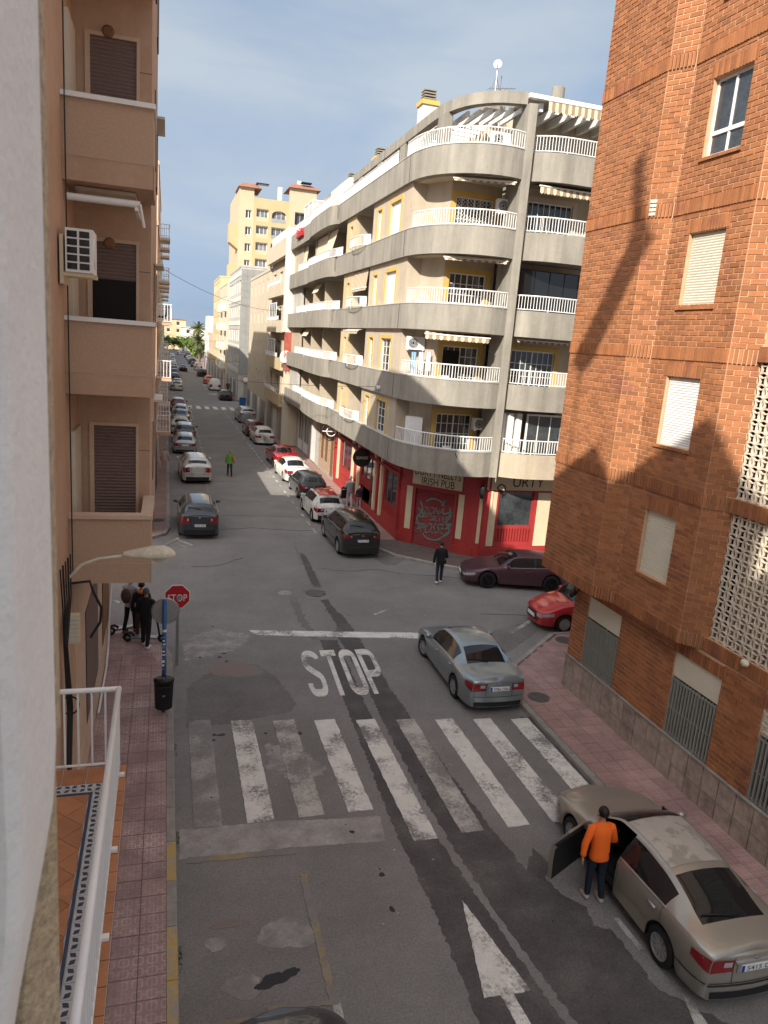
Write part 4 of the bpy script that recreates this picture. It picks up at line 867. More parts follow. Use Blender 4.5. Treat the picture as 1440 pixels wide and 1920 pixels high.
# roof terrace: ring beam on piers, white pergola, penthouse
RB = [(10.85, 62), (10.85, 33.5)] + smooth([(10.85, 33), (10.9, 31.9), (11.1, 30.7), (11.55, 29.75), (12.3, 29.05), (13.3, 28.7)], 4)
obj('ring_beam', MB().wallpath(RB, 18.62, 19.05, .35), 'concrete_band', GB)
obj('roof_beam', MB().box(13.31, 24, 28.55, 28.8, 18.85, 19.0), 'white_paint', GB)
for y in (31.2, 36.6, 40.8, 45, 50, 55.5): obj('roof_pier', MB().box(10.87, 11.18, y, y + .9, 16.2, 18.62), 'concrete_band', GB)
for i in range(26): obj('pergola_beam', MB().box(11.2, 13.6, 32.2 + i * .6, 32.32 + i * .6, 18.42, 18.6), 'white_paint', GB)
for i in range(7):
    a = i / 6; x = 11.3 + a * 2.0; y = 31.6 - math.sqrt(max(0, a)) * 2.5; obj('pergola_beam', MB().box(-.06, .06, 0, 2.2, 18.42, 18.6, Fr((x, y), (.8, .3 - a * .3), (.0, 1.0))), 'white_paint', GB)
ph = MB().box(13.0, 22, 31.9, 58, 16.2, 19.0); ph.box(13.62, 22, 30.9, 31.9, 16.2, 19.0); obj('penthouse', ph, 'cream_light', GB)
obj('roof_slab', MB().box(12.6, 22, 31.2, 58, 19.05, 19.2).box(13.62, 22, 29.2, 31.2, 19.06, 19.2), 'concrete_band', GB)
for i in range(8): obj('pergola_beam', MB().box(13.9 + i * .7, 14.05 + i * .7, 28.85, 30.9, 18.5, 18.8), 'white_paint', GB)
FPH = Fr((13.62, 30.9), (1, 0), (0, -1)); win(GB, FPH, .7, 2.9, 16.3, 18.2, .02, 'shut', nx=2, drop=.35, shut='shutter_white', fw=.1)
railing(GB, offset(PL[4:], .07), 16.95, .62); railing(GB, offset(PR, .07)[:13], 16.95, .6); railing(GB, [(9.8, 45.3), (9.8, 34)], 16.95, .6)
railing(GB, [(9.57, 61), (9.57, 53.9), (9.4, 52), (9.4, 46.4)], 16.95, .6, solid=((.05, .4),))
o = obj('sunroom', MB().box(9.9, 11.5, 55.5, 58.8, 18.7, 18.8).box(9.9, 9.98, 55.5, 55.6, 16.3, 18.7).box(9.9, 9.98, 57.1, 57.2, 16.3, 18.7).box(9.9, 9.98, 58.7, 58.8, 16.3, 18.7), 'pvc_white', GB)
obj('pane', MB().box(9.93, 9.95, 55.6, 58.7, 16.9, 18.7).box(9.95, 11.4, 55.53, 55.55, 16.9, 18.7), 'curtain', o)
obj('stair_house', MB().box(10.6, 12.6, 47.2, 52.5, 16.2, 18.9), 'white_wall', GB)
# chimneys, antennas, vent on the roof: things of their own
def chimney(x, y, z, w, h, lab):
    t = thing('chimney', lab, 'chimney', (x, y, z), 'chimneys on the corner building'); obj('stack', MB().box(x - w, x + w, y - w, y + w, z, z + h), 'white_wall', t); obj('collar', MB().box(x - w - .08, x + w + .08, y - w - .08, y + w + .08, z + h, z + h + .22), 'yellow_trim', t)
    for k in range(4): obj('cap_slat', MB().box(x - w * .8, x + w * .8, y - w * .8, y + w * .8, z + h + .3 + k * .14, z + h + .36 + k * .14), 'concrete_band', t)
    obj('core', MB().box(x - w * .5, x + w * .5, y - w * .5, y + w * .5, z + h + .22, z + h + .75), 'dark_void', t)
chimney(13.3, 41.2, 19.2, .42, 2.5, 'white chimney with orange collar, nearest of the row on the corner building'); chimney(13.5, 51, 19.2, .45, 1.7, 'white chimney with orange collar, second of the row on the corner building'); chimney(13.6, 59, 19.2, .5, 1.6, 'white chimney with orange collar, farthest of the row on the corner building')
def dish(x, y, z, r, lab, az=(-.5, -.85, .2)):
    t = thing('satellite_dish', lab, 'satellite dish', (x, y, z)); d = Vector(az).normalized(); q = d.to_track_quat('Z', 'Y').to_matrix()
    prof = [(0.02, 0), (r * .5, r * .06), (r * .85, r * .19), (r, r * .28), (r * .97, r * .29), (r * .4, r * .05), (.01, .012)]
    F = lambda a, b, c: tuple(Vector((x, y, z + 1.3)) + q @ Vector((a, b, c))); obj('reflector', MB().lathe(prof, 20, F), 'white_paint', t, True)
    obj('feed_arm', MB().tube([F(0, -r * .9, r * .2), F(0, -r * .2, r * .9)], .02, 5), 'grey_metal', t); obj('mast', MB().tube([(x, y, z), (x, y, z + 1.3)], .03, 6).tube([(x - .3, y, z), (x, y, z + .9)], .018, 5).tube([(x + .3, y, z), (x, y, z + .9)], .018, 5), 'grey_metal', t); return t
dish(12.6, 30.4, 19.1, .17, 'white satellite dish on a mast at the rounded roof corner'); dish(14.9, 31.0, 18.3, .16, 'small white satellite dish beside the round roof vent', (-.4, -.9, .1))
v = thing('roof_vent', 'round concrete ventilation cowl on the roof of the corner building', 'vent', (15.7, 31, 19.2)); obj('pipe', MB().lathe([(.15, 0), (.15, .6)], 16, c=(15.7, 31, 19.2)), 'concrete_band', v); obj('cowl', MB().lathe([(.18, .45), (.27, .52), (.27, 1.0), (.24, 1.02)], 18, c=(15.7, 31, 19.2)), 'concrete_band', v, False)
def antenna(x, y, z, h, lab):
    t = thing('antenna', lab, 'antenna', (x, y, z)); obj('mast', MB().tube([(x, y, z), (x, y, z + h)], .02, 5), 'grey_metal', t); b = MB().tube([(x - .5, y, z + h * .45), (x + .6, y - .1, z + h * .6)], .012, 4)
    for i in range(7): f = i / 6; b.tube([(x - .5 + 1.1 * f, y - .2, z + h * (.45 + .15 * f)), (x - .5 + 1.1 * f, y + .2, z + h * (.45 + .15 * f))], .008, 4)
    obj('boom', b, 'grey_metal', t)
antenna(12.9, 30.6, 19.1, 1.0, 'thin television antenna beside the satellite dish on the roof corner'); antenna(18.8, 31.5, 19.2, 1.7, 'television antenna on the roof right of the round vent')
# air conditioners and laundry on the balconies
aircon('white air conditioner high on the curved roof terrace under the pergola', (.35, 17.3), Fr((12.2, 30.4), (1, -.2), (-.2, -1)))
aircon('white air conditioner beside the folding grille on the corner balcony', (1.75, 14.75), FCD, .6, .55, .3, .45)
aircon('white air conditioner above the laundry on the corner balcony', (.1, 9.35 - .3), Fr((9.95, 31.5), (1, -.25), (-.25, -1)))
aircon('grey air conditioner beside the lowest corner balcony door', (1.75, 5.85), FCD, .6, .5, .3, .3)
aircon('dark fronted air conditioner in a street side recess of the corner building', (U(52.8), 11.9), Fr((11.2, 62), (0, -1), (-1, 0)), .9, .7, .3)
for i, (c, m_) in enumerate((((.25, .42, .62), 'cloth_blue'), ((.7, .7, .72), 'cloth_white'), ((.66, .68, .74), 'cloth_pale'))):
    cloth(m_, c); b = MB(); x0 = .12 + i * .28
    for j in range(5):
        for a, e in ((j, j + 1),): b.add([(9.98 + x0 + .25 * a / 5, 30.85 - x0 * .6 + .03 * (a % 2), z) for z in (8.95 + .02 * i, 8.0 + .1 * i)] + [(9.98 + x0 + .25 * e / 5, 30.85 - x0 * .6 + .03 * (e % 2), z) for z in (8.95 + .02 * i, 8.0 + .1 * i)], [(0, 1, 3, 2)])
    tag(obj('garment', b, m_), ('pale blue shirt', 'white shirt', 'pale grey shirt')[i] + ' drying on the corner balcony under the air conditioner', 'laundry', 'laundry on the corner balcony')
tag(obj('storage_cupboard', MB().box(0, .75, 0, .4, 4.3, 6.2, Fr((10.15, 30.9), (.75, -.3), (-.37, -.93))), 'shutter_white'), 'white and grey cupboard standing on the lowest curved balcony', 'cupboard')
t = thing('flower_box', 'red flower box hanging on the top balcony at the far end of the corner building', 'flower box', (9.35, 57, 16.5)); obj('trough', MB().box(9.3, 9.5, 56, 58.6, 16.4, 16.6), 'sign_red', t)
fb = MB()
for i in range(60): x, y, z = 9.4 + rnd.uniform(-.12, .12), rnd.uniform(56, 58.6), 16.6 + rnd.uniform(0, .35); fb.add([(x, y, z), (x + .09, y + .05, z + .05), (x, y + .1, z + .1), (x - .06, y, z + .08)], [(0, 1, 2, 3)])
obj('blossom', fb, 'sign_red', t)
# furniture, plants and cloths on the balconies
def plant(x, y, z, h, lab):
    t = thing('potted_plant', lab, 'plant', (x, y, z), 'plants on the corner building'); obj('pot', MB().lathe([(.1, 0), (.15, .25)], 10, c=(x, y, z)), 'terracotta', t); b = MB()
    for i in range(60):
        a = rnd.uniform(0, 6.28); el = rnd.uniform(.2, 1.4); L = h * rnd.uniform(.5, 1); p = Vector((x, y, z + .25)); d = Vector((math.cos(a) * math.cos(el), math.sin(a) * math.cos(el), math.sin(el))) * L; s_ = Vector((-math.sin(a), math.cos(a), 0)) * .03; b.add([p, p + d * .5 + s_, p + d - Vector((0, 0, .1 * L)), p + d * .5 - s_], [(0, 1, 2, 3)])
    obj('leaves', b, 'foliage', t)
plant(11.9, 28.9, 4.3, .9, 'leafy potted plant on the lowest corner balcony'); plant(12.9, 28.9, 4.3, .7, 'smaller potted plant by the pier on the lowest corner balcony'); plant(16.0, 28.6, 4.3, .8, 'potted plant behind the railing of the glazed enclosure'); plant(11.5, 29.3, 10.2, .6, 'potted plant on the third corner balcony')
for i, (x, y, m_, lab) in enumerate(((10.9, 29.15, 'cloth_navy2', 'dark blue towel'), (11.25, 28.95, 'cloth_pale', 'pale grey towel'), (11.6, 28.8, 'cloth_navy2', 'navy sheet'))):
    cloth('cloth_navy2', (.05, .06, .12)); tag(obj('towel', MB().box(x, x + .3, y, y + .02, 4.5, 5.2, Fr((0, 0), (1, 0), (0, 1))), m_), lab + ' hanging behind the lowest curved balcony railing', 'laundry', 'laundry on the corner balcony')
t = thing('plastic_chair', 'white plastic chair on the corner balcony with the open door', 'chair', (11.2, 29.3, 7.2), 'balcony chairs')
obj('seat', MB().box(11.0, 11.45, 29.1, 29.5, 7.6, 7.64), 'pvc_white', t); obj('backrest', MB().box(11.0, 11.45, 29.5, 29.54, 7.64, 8.1), 'pvc_white', t)
for a in (11.0, 11.4):
    for b_ in (29.1, 29.48): obj('leg', MB().box(a, a + .04, b_, b_ + .04, 7.18, 7.6), 'pvc_white', t)
# drip streaks are in the render; weathered copings on the bands
for k, (a, b) in enumerate(ZB): obj('coping', MB().wallpath(offset(PL, -.02), b, b + .03, .2), 'grey_plaster', GB)
# ---- ground floor: the pub
FP = Fr((10.7, 62), (0, -1), (-1, 0))
PXC = [(10.7, 32.3), (13.35, 29.62)]
FC = Fr(PXC[0], (2.65, -2.68), (-.711, -.703)); FR_ = Fr((13.35, 29.4), (1, 0.02), (0.02, -1))
obj('pub_wall', MB().panel(FP, U(46.8), U(32.3), 0, 4.0, [(U(35.2), U(33.0), .95, 3.1), (U(40.0), U(37.2), .2, 3.1), (U(45.2), U(42.2), .95, 3.1)], .2), 'pub_red', GB)
obj('pub_corner_wall', MB().panel(FC, 0, 3.77, 0, 4.0, [(.75, 2.75, .12, 2.8)], .2).box(0, .6, -.2, 0, 0, 4, Fr((13.35, 29.62), (.4, -.25), (-.5, -.85))), 'pub_red', GB)
obj('pub_side_wall', MB().panel(FR_, .25, 9, 0, 4.0, [(1.0, 2.75, .75, 3.2)], .2), 'pub_red', GB)
obj('pub_plinth', MB().box(U(46.8), U(32.3), 0, .06, 0, .55, FP).box(0.0, .72, 0, .06, 0, .5, FC).box(2.8, 3.77, 0, .06, 0, .5, FC).box(.3, 9, 0, .06, 0, .55, FR_), 'pub_red', GB)
for y in (46.6, 41.0, 36.2, 32.6, 45.6, 41.8, 40.4, 36.8, 35.6): obj('pub_pilaster', MB().box(U(y) - .12, U(y) + .12, 0, .12, .55, 3.9, FP), 'pub_red' if y in (46.6, 41.0, 36.2, 32.6) else 'pub_cream', GB)
obj('pub_cornice', MB().box(U(46.8), U(32.3), 0, .16, 3.2, 3.35, FP), 'pub_red_dark', GB)
for (ya, yb, z0) in ((35.2, 33.0, .95), (40.0, 38.0, 1.3), (45.2, 42.2, .95)):
    win(GB, FP, U(ya), U(yb), z0 + .5, 3.1, -.06, fm='pub_red_dark', nx=2, fw=.07, gm='glass_window', name='pub_window')
    dd = obj('dado', MB().box(U(ya), U(yb), -.12, -.06, z0, z0 + .5, FP), 'pub_red_dark', GB)
    for i in range(int((ya - yb) / .14)): obj('dado_slat', MB().box(U(ya) + .03 + i * .14, U(ya) + .12 + i * .14, -.06, -.03, z0 + .03, z0 + .47, FP), 'pub_red', dd)
win(GB, FP, U(38.0), U(37.2), .2, 3.1, -.06, fm='pub_red_dark', nx=1, nz=3, gm='glass_window', name='pub_door')
sh = obj('roller_shutter', slatted(FC, .75, 2.75, .12, 2.8, -.06, .09, .025), 'pub_red_dark', GB)
obj('shutter_frame', MB().box(.66, .75, 0, .05, .12, 2.8, FC).box(2.75, 2.84, 0, .05, .12, 2.8, FC).box(.66, 2.84, 0, .05, 2.8, 2.88, FC), 'pub_red', GB)
for (a, b, z0, z1) in ((.28, .58, .8, 2.85), (2.92, 3.2, .8, 2.85)): obj('cream_panel', MB().box(a, b, 0, .025, z0, z1, FC), 'pub_cream', GB)
obj('cream_panel', MB().box(.05, .62, .002, .03, .75, 3.2, Fr((13.42, 29.55), (.62, -.2), (-.3, -.95))), 'pub_cream', GB)
for (a, b) in ((.42, .9), (2.95, 3.6)): obj('cream_panel', MB().box(a, b, 0, .025, .65, 3.15, FR_), 'pub_cream', GB)
win(GB, FR_, 1.0, 2.75, 1.55, 3.2, -.06, fm='pub_red', nx=1, fw=.06, name='pub_window')
dd = obj('dado', MB().box(1.0, 2.75, -.1, -.05, .75, .85, FR_).box(1.0, 2.75, -.1, -.05, 1.45, 1.55, FR_).box(1.0, 2.75, -.18, -.16, .75, 1.5, FR_), 'pub_red', GB)
for i in range(12): obj('dado_slat', MB().box(1.05 + i * .142, 1.13 + i * .142, -.1, -.03, .85, 1.45, FR_), 'pub_red', dd)
sb = obj('sign_board', MB().box(.55, 3.05, .0, .06, 3.0, 3.95, FC), 'pub_cream', GB)
letters('DURTY NELLYS', 2.3, .34, lambda u, v: FC(1.8 + u, .066, 3.62 + v), 'ink', sb); letters('IRISH PUB', 1.65, .34, lambda u, v: FC(1.85 + u, .066, 3.2 + v), 'ink', sb)
sb = obj('sign_board', MB().box(.35, 5.5, .0, .06, 3.25, 3.98, FR_), 'pub_cream', GB)
letters('URTY', 1.55, .42, lambda u, v: FR_(2.35 + u, .066, 3.62 + v), 'ink', sb)
letters('D', .34, .44, lambda u, v: FR_(1.05 + u * .6 - v * .8, .075, 3.35 + v * .6 + u * .8), 'ink', sb, 'fallen_letter')
# graffiti on the roller shutter
gf = lambda u, v: FC(1.75 + u, -.028, 1.45 + v)
letters('ZONA', 1.05, .34, lambda u, v: gf(u, v + .42 + .12 * u), 'graffiti', sh, 'graffiti', .25); letters('NORTE', 1.15, .26, lambda u, v: gf(u, v + .05 + .1 * abs(u)), 'graffiti', sh, 'graffiti', -.2); letters('POSSE', 1.2, .5, lambda u, v: gf(u, v - .42 + .15 * u), 'graffiti', sh, 'graffiti', .3)
for pts in ([(-.75, .75), (-.6, .35), (-.85, -.1), (-.6, -.55)], [(.75, .7), (.85, .3), (.65, .0), (.85, -.4), (.6, -.7)], [(-.5, -.75), (-.2, -.95), (.2, -.95), (.5, -.75), (.75, -.45)], [(-.45, .8), (-.1, .98), (.3, .9), (.5, .7), (.35, .72), (.5, .98)], [(-.85, .45), (-.5, .1), (-.85, .0)], [(-.9, -.3), (-.5, -.35), (-.8, -.6)], [(.5, .35), (.9, .5), (.6, .15)], [(.6, -.15), (.9, -.05), (.65, -.35)]):
    b = MB(); q = smooth(pts, 5)
    for (x0, y0), (x1, y1) in zip(q, q[1:]):
        L = math.hypot(x1 - x0, y1 - y0) or 1; nx_, ny_ = -(y1 - y0) / L * .035, (x1 - x0) / L * .035
        b.add([gf(x0 - nx_, y0 - ny_), gf(x1 - nx_, y1 - ny_), gf(x1 + nx_, y1 + ny_), gf(x0 + nx_, y0 + ny_)], [(0, 1, 2, 3)])
    obj('graffiti', b, 'graffiti', sh)
# hanging signs
def round_sign(y, z, r, lab, ring=False, txt=None):
    t = thing('hanging_sign', lab, 'sign', (10.7, y, z)); cx = 10.15
    F = lambda a, b, c: (cx + a, y - c, z + b)
    if ring: obj('ring', MB().tube([(cx + r * math.cos(i * .3142), y, z + r * math.sin(i * .3142)) for i in range(21)], .03, 6), 'black_metal', t); obj('ring', MB().tube([(cx + r * .5 * math.cos(i * .3142), y - .02, z + r * .5 * math.sin(i * .3142)) for i in range(21)], .035, 6), 'white_paint', t); obj('crossbar', MB().box(cx - r, cx + r, y - .02, y + .02, z - .03, z + .03), 'white_paint', t)
    else:
        d = obj('disc', MB().lathe([(r, -.06), (r, .06)], 24, F), 'black_metal', t)
        if txt: letters(txt, r * 1.3, r * .3, lambda u, v: (cx + u, y - .068, z + v), 'pub_cream', d)
    obj('bracket', MB().box(cx, 10.7, y - .02, y + .02, z + r * .75, z + r * .75 + .05), 'black_metal', t); return t
round_sign(45.9, 3.5, .6, 'openwork round sign with a white ring on the pub wall beside the stone cladding', True); round_sign(37.9, 3.15, .5, 'black round projecting sign over the pub door on the street side', txt='GUINNESS')
t = thing('wall_lantern', 'black lantern between the pub roller shutter corner and the side sign', 'lantern', (13.5, 29.2, 3.3)); obj('body', MB().lathe([(.06, -.3), (.13, -.1), (.13, .2), (.04, .35)], 8, c=(13.35, 29.1, 3.2)), 'black_metal', t); obj('arm', MB().tube([(13.5, 29.5, 3.6), (13.35, 29.1, 3.6), (13.35, 29.1, 3.5)], .02, 5), 'black_metal', t)
# stone clad front, shopfront and shutters further along
obj('stone_wall', MB().panel(FP, U(52.2), U(46.8), 0, 4.0, [(U(51.6), U(50.6), .9, 3.2), (U(50.2), U(49.2), .9, 3.2), (U(48.4), U(47.4), .1, 3.2)], .2), 'pub_stone', GB)
for (a, b, z) in ((51.6, 50.6, .9), (50.2, 49.2, .9), (48.4, 47.4, .1)): obj('wooden_shutter', MB().box(U(a), U(b), -.1, -.04, z, 3.2, FP), 'wood_brown', GB)
obj('stone_ledge', MB().box(U(52.2), U(46.8), 0, .1, 0, .22, FP), 'kerb', GB)
obj('shop_wall', MB().panel(FP, U(62), U(52.2), 0, 4.0, [(U(61.4), U(59.2), .2, 3.3), (U(58.8), U(56.6), .2, 3.3), (U(55.2), U(53.6), .1, 3.2)], .2), 'grey_plaster', GB)
for (a, b) in ((61.4, 59.2), (58.8, 56.6)): win(GB, FP, U(a), U(b), .9, 3.3, -.05, nx=2, name='shop_window'); obj('shop_panel', MB().box(U(a), U(b), -.1, -.05, .2, .9, FP), 'white_paint', GB)
obj('roller_shutter', slatted(FP, U(55.2), U(53.6), .1, 3.2, -.05, .1), 'shutter_white', GB)
obj('inner_core', MB().box(12.1, 24, 32, 62, 0, 15.9), 'cream_wall', GB); obj('inner_core', MB().box(13.7, 24, 29.9, 32, 0, 15.9), 'cream_wall', GB)
obj('wall_camera', MB().box(9.6, 9.72, 33.9, 34.1, 7.1, 7.25), 'white_paint', GB)

# ------------------------------------------------------------------ further buildings
def house(name, lab, x0, x1, y0, y1, h, m, cols, floors, z0=3.4, dz=3.0, wh=1.4, face='W', shut=.3, group='buildings along the street', balc=(), sm='shutter_white', ground=None, roof=None, nearwin=0, ww=None):
    """block whose facade faces the street; every window a part with its pane"""
    t = thing(name, lab, 'building', ((x0 + x1) / 2, (y0 + y1) / 2, 0), group)
    if face == 'W': F = Fr((x0, y1), (0, -1), (-1, 0)); n = 1
    else: F = Fr((x1, y0), (0, 1), (1, 0)); n = -1
    W = y1 - y0; ops = []; ww = ww or W / cols * .45
    for f in range(floors):
        for c in range(cols):
            u = W * (c + .5) / cols; tall = (c in balc); ops.append((u - ww / 2, u + ww / 2, z0 + f * dz + (.1 if tall else .9), z0 + f * dz + (2.2 if tall else .9 + wh)))
    b = MB().panel(F, 0, W, 0, h, ops, .25)
    if face == 'W': b.box(x0 + .25, x1, y0, y0 + .25, 0, h); b.box(x0 + .6, x1, y0 + .25, y1, 0, h)
    else: b.box(x0, x1 - .25, y0, y0 + .25, 0, h); b.box(x0, x1 - .6, y0 + .25, y1, 0, h)
    b.box(x0 - (.05 if face == 'W' else 0), x1 + (.05 if face != 'W' else 0), y0 - .05, y1 - .01, h, h + .25); obj('wall', b, m, t)
    for i, o in enumerate(ops):
        win(t, F, *o, n=-.1, kind='shut' if rnd.random() < shut else 'glass', shut=sm, nx=2, fw=.07)
        if (i % cols) in balc:
            zz = o[2] - .1; obj('balcony', MB().box(o[0] - .5, o[1] + .5, 0.002, .8, zz - .15, zz, F), m, t)
            pth = [F(o[0] - .45, .05, 0)[:2], F(o[0] - .45, .75, 0)[:2], F(o[1] + .45, .75, 0)[:2], F(o[1] + .45, .05, 0)[:2]]; railing(t, pth, zz, .95, pitch=.16, bw=.03)
    if ground: obj('ground_floor', MB().box(0.02, W - .02, .0, .04, 0, 3.0, F), ground, t); 
    for c in range(max(2, cols)): u = W * (c + .5) / max(2, cols); obj('shop_shutter', slatted(F, u - W / cols * .33, u + W / cols * .33, .1, 2.6, .05, .14), 'shutter_white' if c % 2 else 'grey_metal', t)
    return t, F
# white and cream building next to the corner building, with a red panel
t, F = house('cream_apartment_house', 'cream apartment house with white blank side wall and red painted panel past the corner building', 9.75, 22, 62.4, 74.5, 16.6, 'cream_light', 3, 4, shut=.2)
obj('side_wall', MB().box(9.15, 22, 62.1, 62.38, 9.5, 17.2), 'white_wall', t); obj('red_panel', MB().box(9.35, 12, 62.02, 62.36, 6.4, 9.5), 'red_brickwall', t); obj('lower_side', MB().box(9.4, 12, 62.1, 62.38, 0, 6.4), 'cream_light', t)
for k, z in enumerate((3.6, 6.6, 9.7, 12.7)):
    pth = smooth([(9.7, 74), (9.25, 73.2), (9.1, 71), (9.1, 66), (9.1, 62.4)], 3); bb = MB().prism(pth + [(9.76, 62.4), (9.76, 74)], z - .25, z); bb.wallpath(pth, z, z + .75, .12); obj('balcony', bb, 'yellow_wall' if k < 2 else 'cream_light', t); railing(t, pth[:-2], z + .75, .35, pitch=.2)
    if k in (1, 2): w_ = win(t, Fr((9.2, 71.5), (0, -1), (-1, 0)), 0, 4.5, z + .78, z + 2.3, 0, nx=4, fw=.1, name='glazed_balcony')
obj('parapet', MB().box(9.2, 9.6, 62.5, 74.4, 15.6, 17.0), 'cream_light', t); dish(9.5, 62.0, 6.2, .5, 'white satellite dish on the red panel of the cream house', (-.6, -.75, .2))
pb = MB()
for i in range(9): pb.box(9.4, 11.5, 63.2 + i * .9, 63.35 + i * .9, 17.6, 17.8)
pb.box(9.3, 9.45, 63, 72, 17.0, 17.7); obj('pergola', pb, 'white_paint', t)
house('plain_apartment_house', 'plain cream apartment house with narrow slots between cream and grey tiled houses', 9.6, 22, 74.7, 92.5, 15.2, 'cream_light', 5, 4, shut=.5, wh=1.2, ww=.7)
t, F = house('grey_tiled_house', 'grey tiled apartment house with rows of white windows beyond the side street', 9.4, 24, 103, 122, 17.6, 'grey_plaster', 6, 4, z0=3.9, dz=3.2, shut=.15, ww=2.0, wh=1.6)
tl = MB()
for i in range(5):
    for j in range(15): tl.box(9.4 + i * .8 + .01, 10.2 + i * .8 - .01, 102.94, 103, 3.6 + j * .92, 4.5 + j * .92)
obj('tile_cladding', tl, 'grey_tile', t); t['kind2'] = ''; del t['kind2']
for j in range(5): obj('window_band', MB().box(.3, 18.7, 0, .06, 4.4 + j * 3.2 - .7, 4.4 + j * 3.2 - .1, F), 'white_wall', t)
obj('blue_gate', MB().box(10.2, 14, 102.9, 102.95, 0, 3.2), 'grey_tile', t)
house('pale_apartment_house', 'pale cream apartment house with blue balconies, beyond the grey tiled house', 9.1, 22, 122.2, 140, 16.4, 'cream_light', 4, 4, shut=.3, balc=(1, 3))
house('yellow_apartment_house', 'tall yellow apartment house, farthest of the right hand row', 9.1, 24, 140.2, 158, 18.5, 'yellow_wall', 4, 5, shut=.4)
house('brown_low_house', 'low brown house with a dark balcony before the palm tree', 9.0, 20, 158.2, 176, 8.4, 'salmon_light', 4, 1, shut=.6, balc=(1,))
house('white_corner_house', 'narrow pale blue and white house behind the palm tree', 9.0, 16, 176.2, 188, 12, 'white_wall', 2, 2, shut=.5)
for i, (x0, x1, y0, y1, h, m, lab) in enumerate(((-14, 8, 338, 352, 12.4, 'yellow_wall', 'yellow house closing the far end of the street'), (6, 22, 330, 345, 9.4, 'white_wall', 'white low house at the far end of the street, right of the yellow one'), (-30, -12, 330, 350, 11.2, 'tower_yellow', 'orange house at the far left end of the street'))):
    t = thing('far_house', lab, 'building', ((x0 + x1) / 2, y0, 0), 'houses at the far end of the street'); F = Fr((x0, y0), (1, 0), (0, -1)); nc = int((x1 - x0) / 4); ops = [(2 + c * 4, 3.6 + c * 4, 4 + f * 3, 5.7 + f * 3) for c in range(nc) for f in range(3 if h > 11 else 2)]
    obj('wall', MB().panel(F, 0, x1 - x0, 0, h, ops, .3).box(x0, x1, y0 + .4, y1, 0, h), m, t)
    for o in ops: win(t, F, *o, n=-.1, nx=1, fw=.15)
    obj('roof', MB().box(x0 - .3, x1 + .3, y0 - .3, y1, h, h + .3), 'roof_tile' if i != 1 else 'white_wall', t)
# yellow tower behind the row
mat('pane_pale', (.16, .17, .18), .15, .4, .6, 0, spec=.6)
TW = thing('yellow_tower', 'tall yellow tower block with arched balconies and tiled roof behind the right hand row', 'building', (21, 158, 0))
FT = Fr((12.9, 150), (1, 0), (0, -1)); tops = []; zz = [8.7 + 3.0 * k for k in range(8)]
for k, z in enumerate(zz):
    tops += [(1.2, 2.3, z + .6, z + 2.1), (3.2, 5.5, z + .3, z + 2.5), (6.1, 8.9, z + .3, z + 2.5), (14.9, 16.4, z + .3, z + 2.4)]
    tops += [(10.4, 13.6, z + .3, z + 2.6)]
obj('wall', MB().panel(FT, 0, 2.7, 0, 35.7, tops, .8).panel(FT, 9.4, 14.4, 0, 36.5, tops, .8, n=1.0).box(9.4, 9.5, -.8, .2, 0, 36.5, FT).box(14.3, 14.4, -.8, .2, 0, 36.5, FT), 'tower_cream', TW)
obj('wall', MB().panel(FT, 2.7, 9.4, 0, 34.1, tops, .8, n=.25).panel(FT, 14.4, 19, 0, 32.7, tops, .8), 'tower_yellow', TW)
obj('core', MB().box(13.2, 31.5, 152.2, 172, 0, 32.7), 'tower_yellow', TW)
obj('side_wall', MB().box(12.9, 13.2, 150.8, 172, 0, 35.7), 'tower_cream', TW)
for i, o in enumerate(tops):
    j = i % 5
    if j in (0,): win(TW, FT, *o, n=-.3, nx=2, fw=.12)
    elif j == 4: win(TW, FT, *o, n=.9, nx=6, nz=4, fw=.16) if (i // 5) in (5, 4, 6) else win(TW, FT, *o, n=.4, nx=3, fw=.1)
    else:
        w_ = win(TW, FT, o[0], o[1], o[2], o[3], -.25, nx=3, fw=.16, gm='pane_pale', name='balcony_door'); obj('balustrade', MB().box(o[0], o[1], .16, .24, o[2], o[2] + .75, FT), 'tower_cream' if j == 1 else 'grey_tile', w_)
        if (i // 5) % 3 == 1 and j == 2:
            ar = MB(); n_ = 8
            for q in range(n_):
                a0, a1 = math.pi * q / n_, math.pi * (q + 1) / n_; c, rr_ = (o[0] + o[1]) / 2, (o[1] - o[0]) / 2; ar.add([FT(c + rr_ * math.cos(a), e, z) for e in (.2, .26) for a, z in ((a0, o[3] - .9 + .9 * math.sin(a0)), (a1, o[3] - .9 + .9 * math.sin(a1)), (a1, o[3] + .05), (a0, o[3] + .05))], [(0, 1, 2, 3), (4, 7, 6, 5), (0, 4, 5, 1)])
            obj('arch', ar, 'tower_yellow', w_)
for (x0, x1, z, y0) in ((12.6, 17.0, 35.7, 149.4), (21.9, 28.0, 36.5, 148.4), (28.0, 33.5, 33.9, 150.2)):
    obj('roof', MB().add([(x0, y0, z), (x1, y0, z), (x1, y0 + 8, z), (x0, y0 + 8, z), (x0 + 1, y0 + 3, z + 1.2), (x1 - 1, y0 + 3, z + 1.2), (x1 - 1, y0 + 5, z + 1.2), (x0 + 1, y0 + 5, z + 1.2)], [(0, 3, 2, 1), (0, 1, 5, 4), (1, 2, 6, 5), (2, 3, 7, 6), (3, 0, 4, 7), (4, 5, 6, 7)]), 'roof_tile', TW)
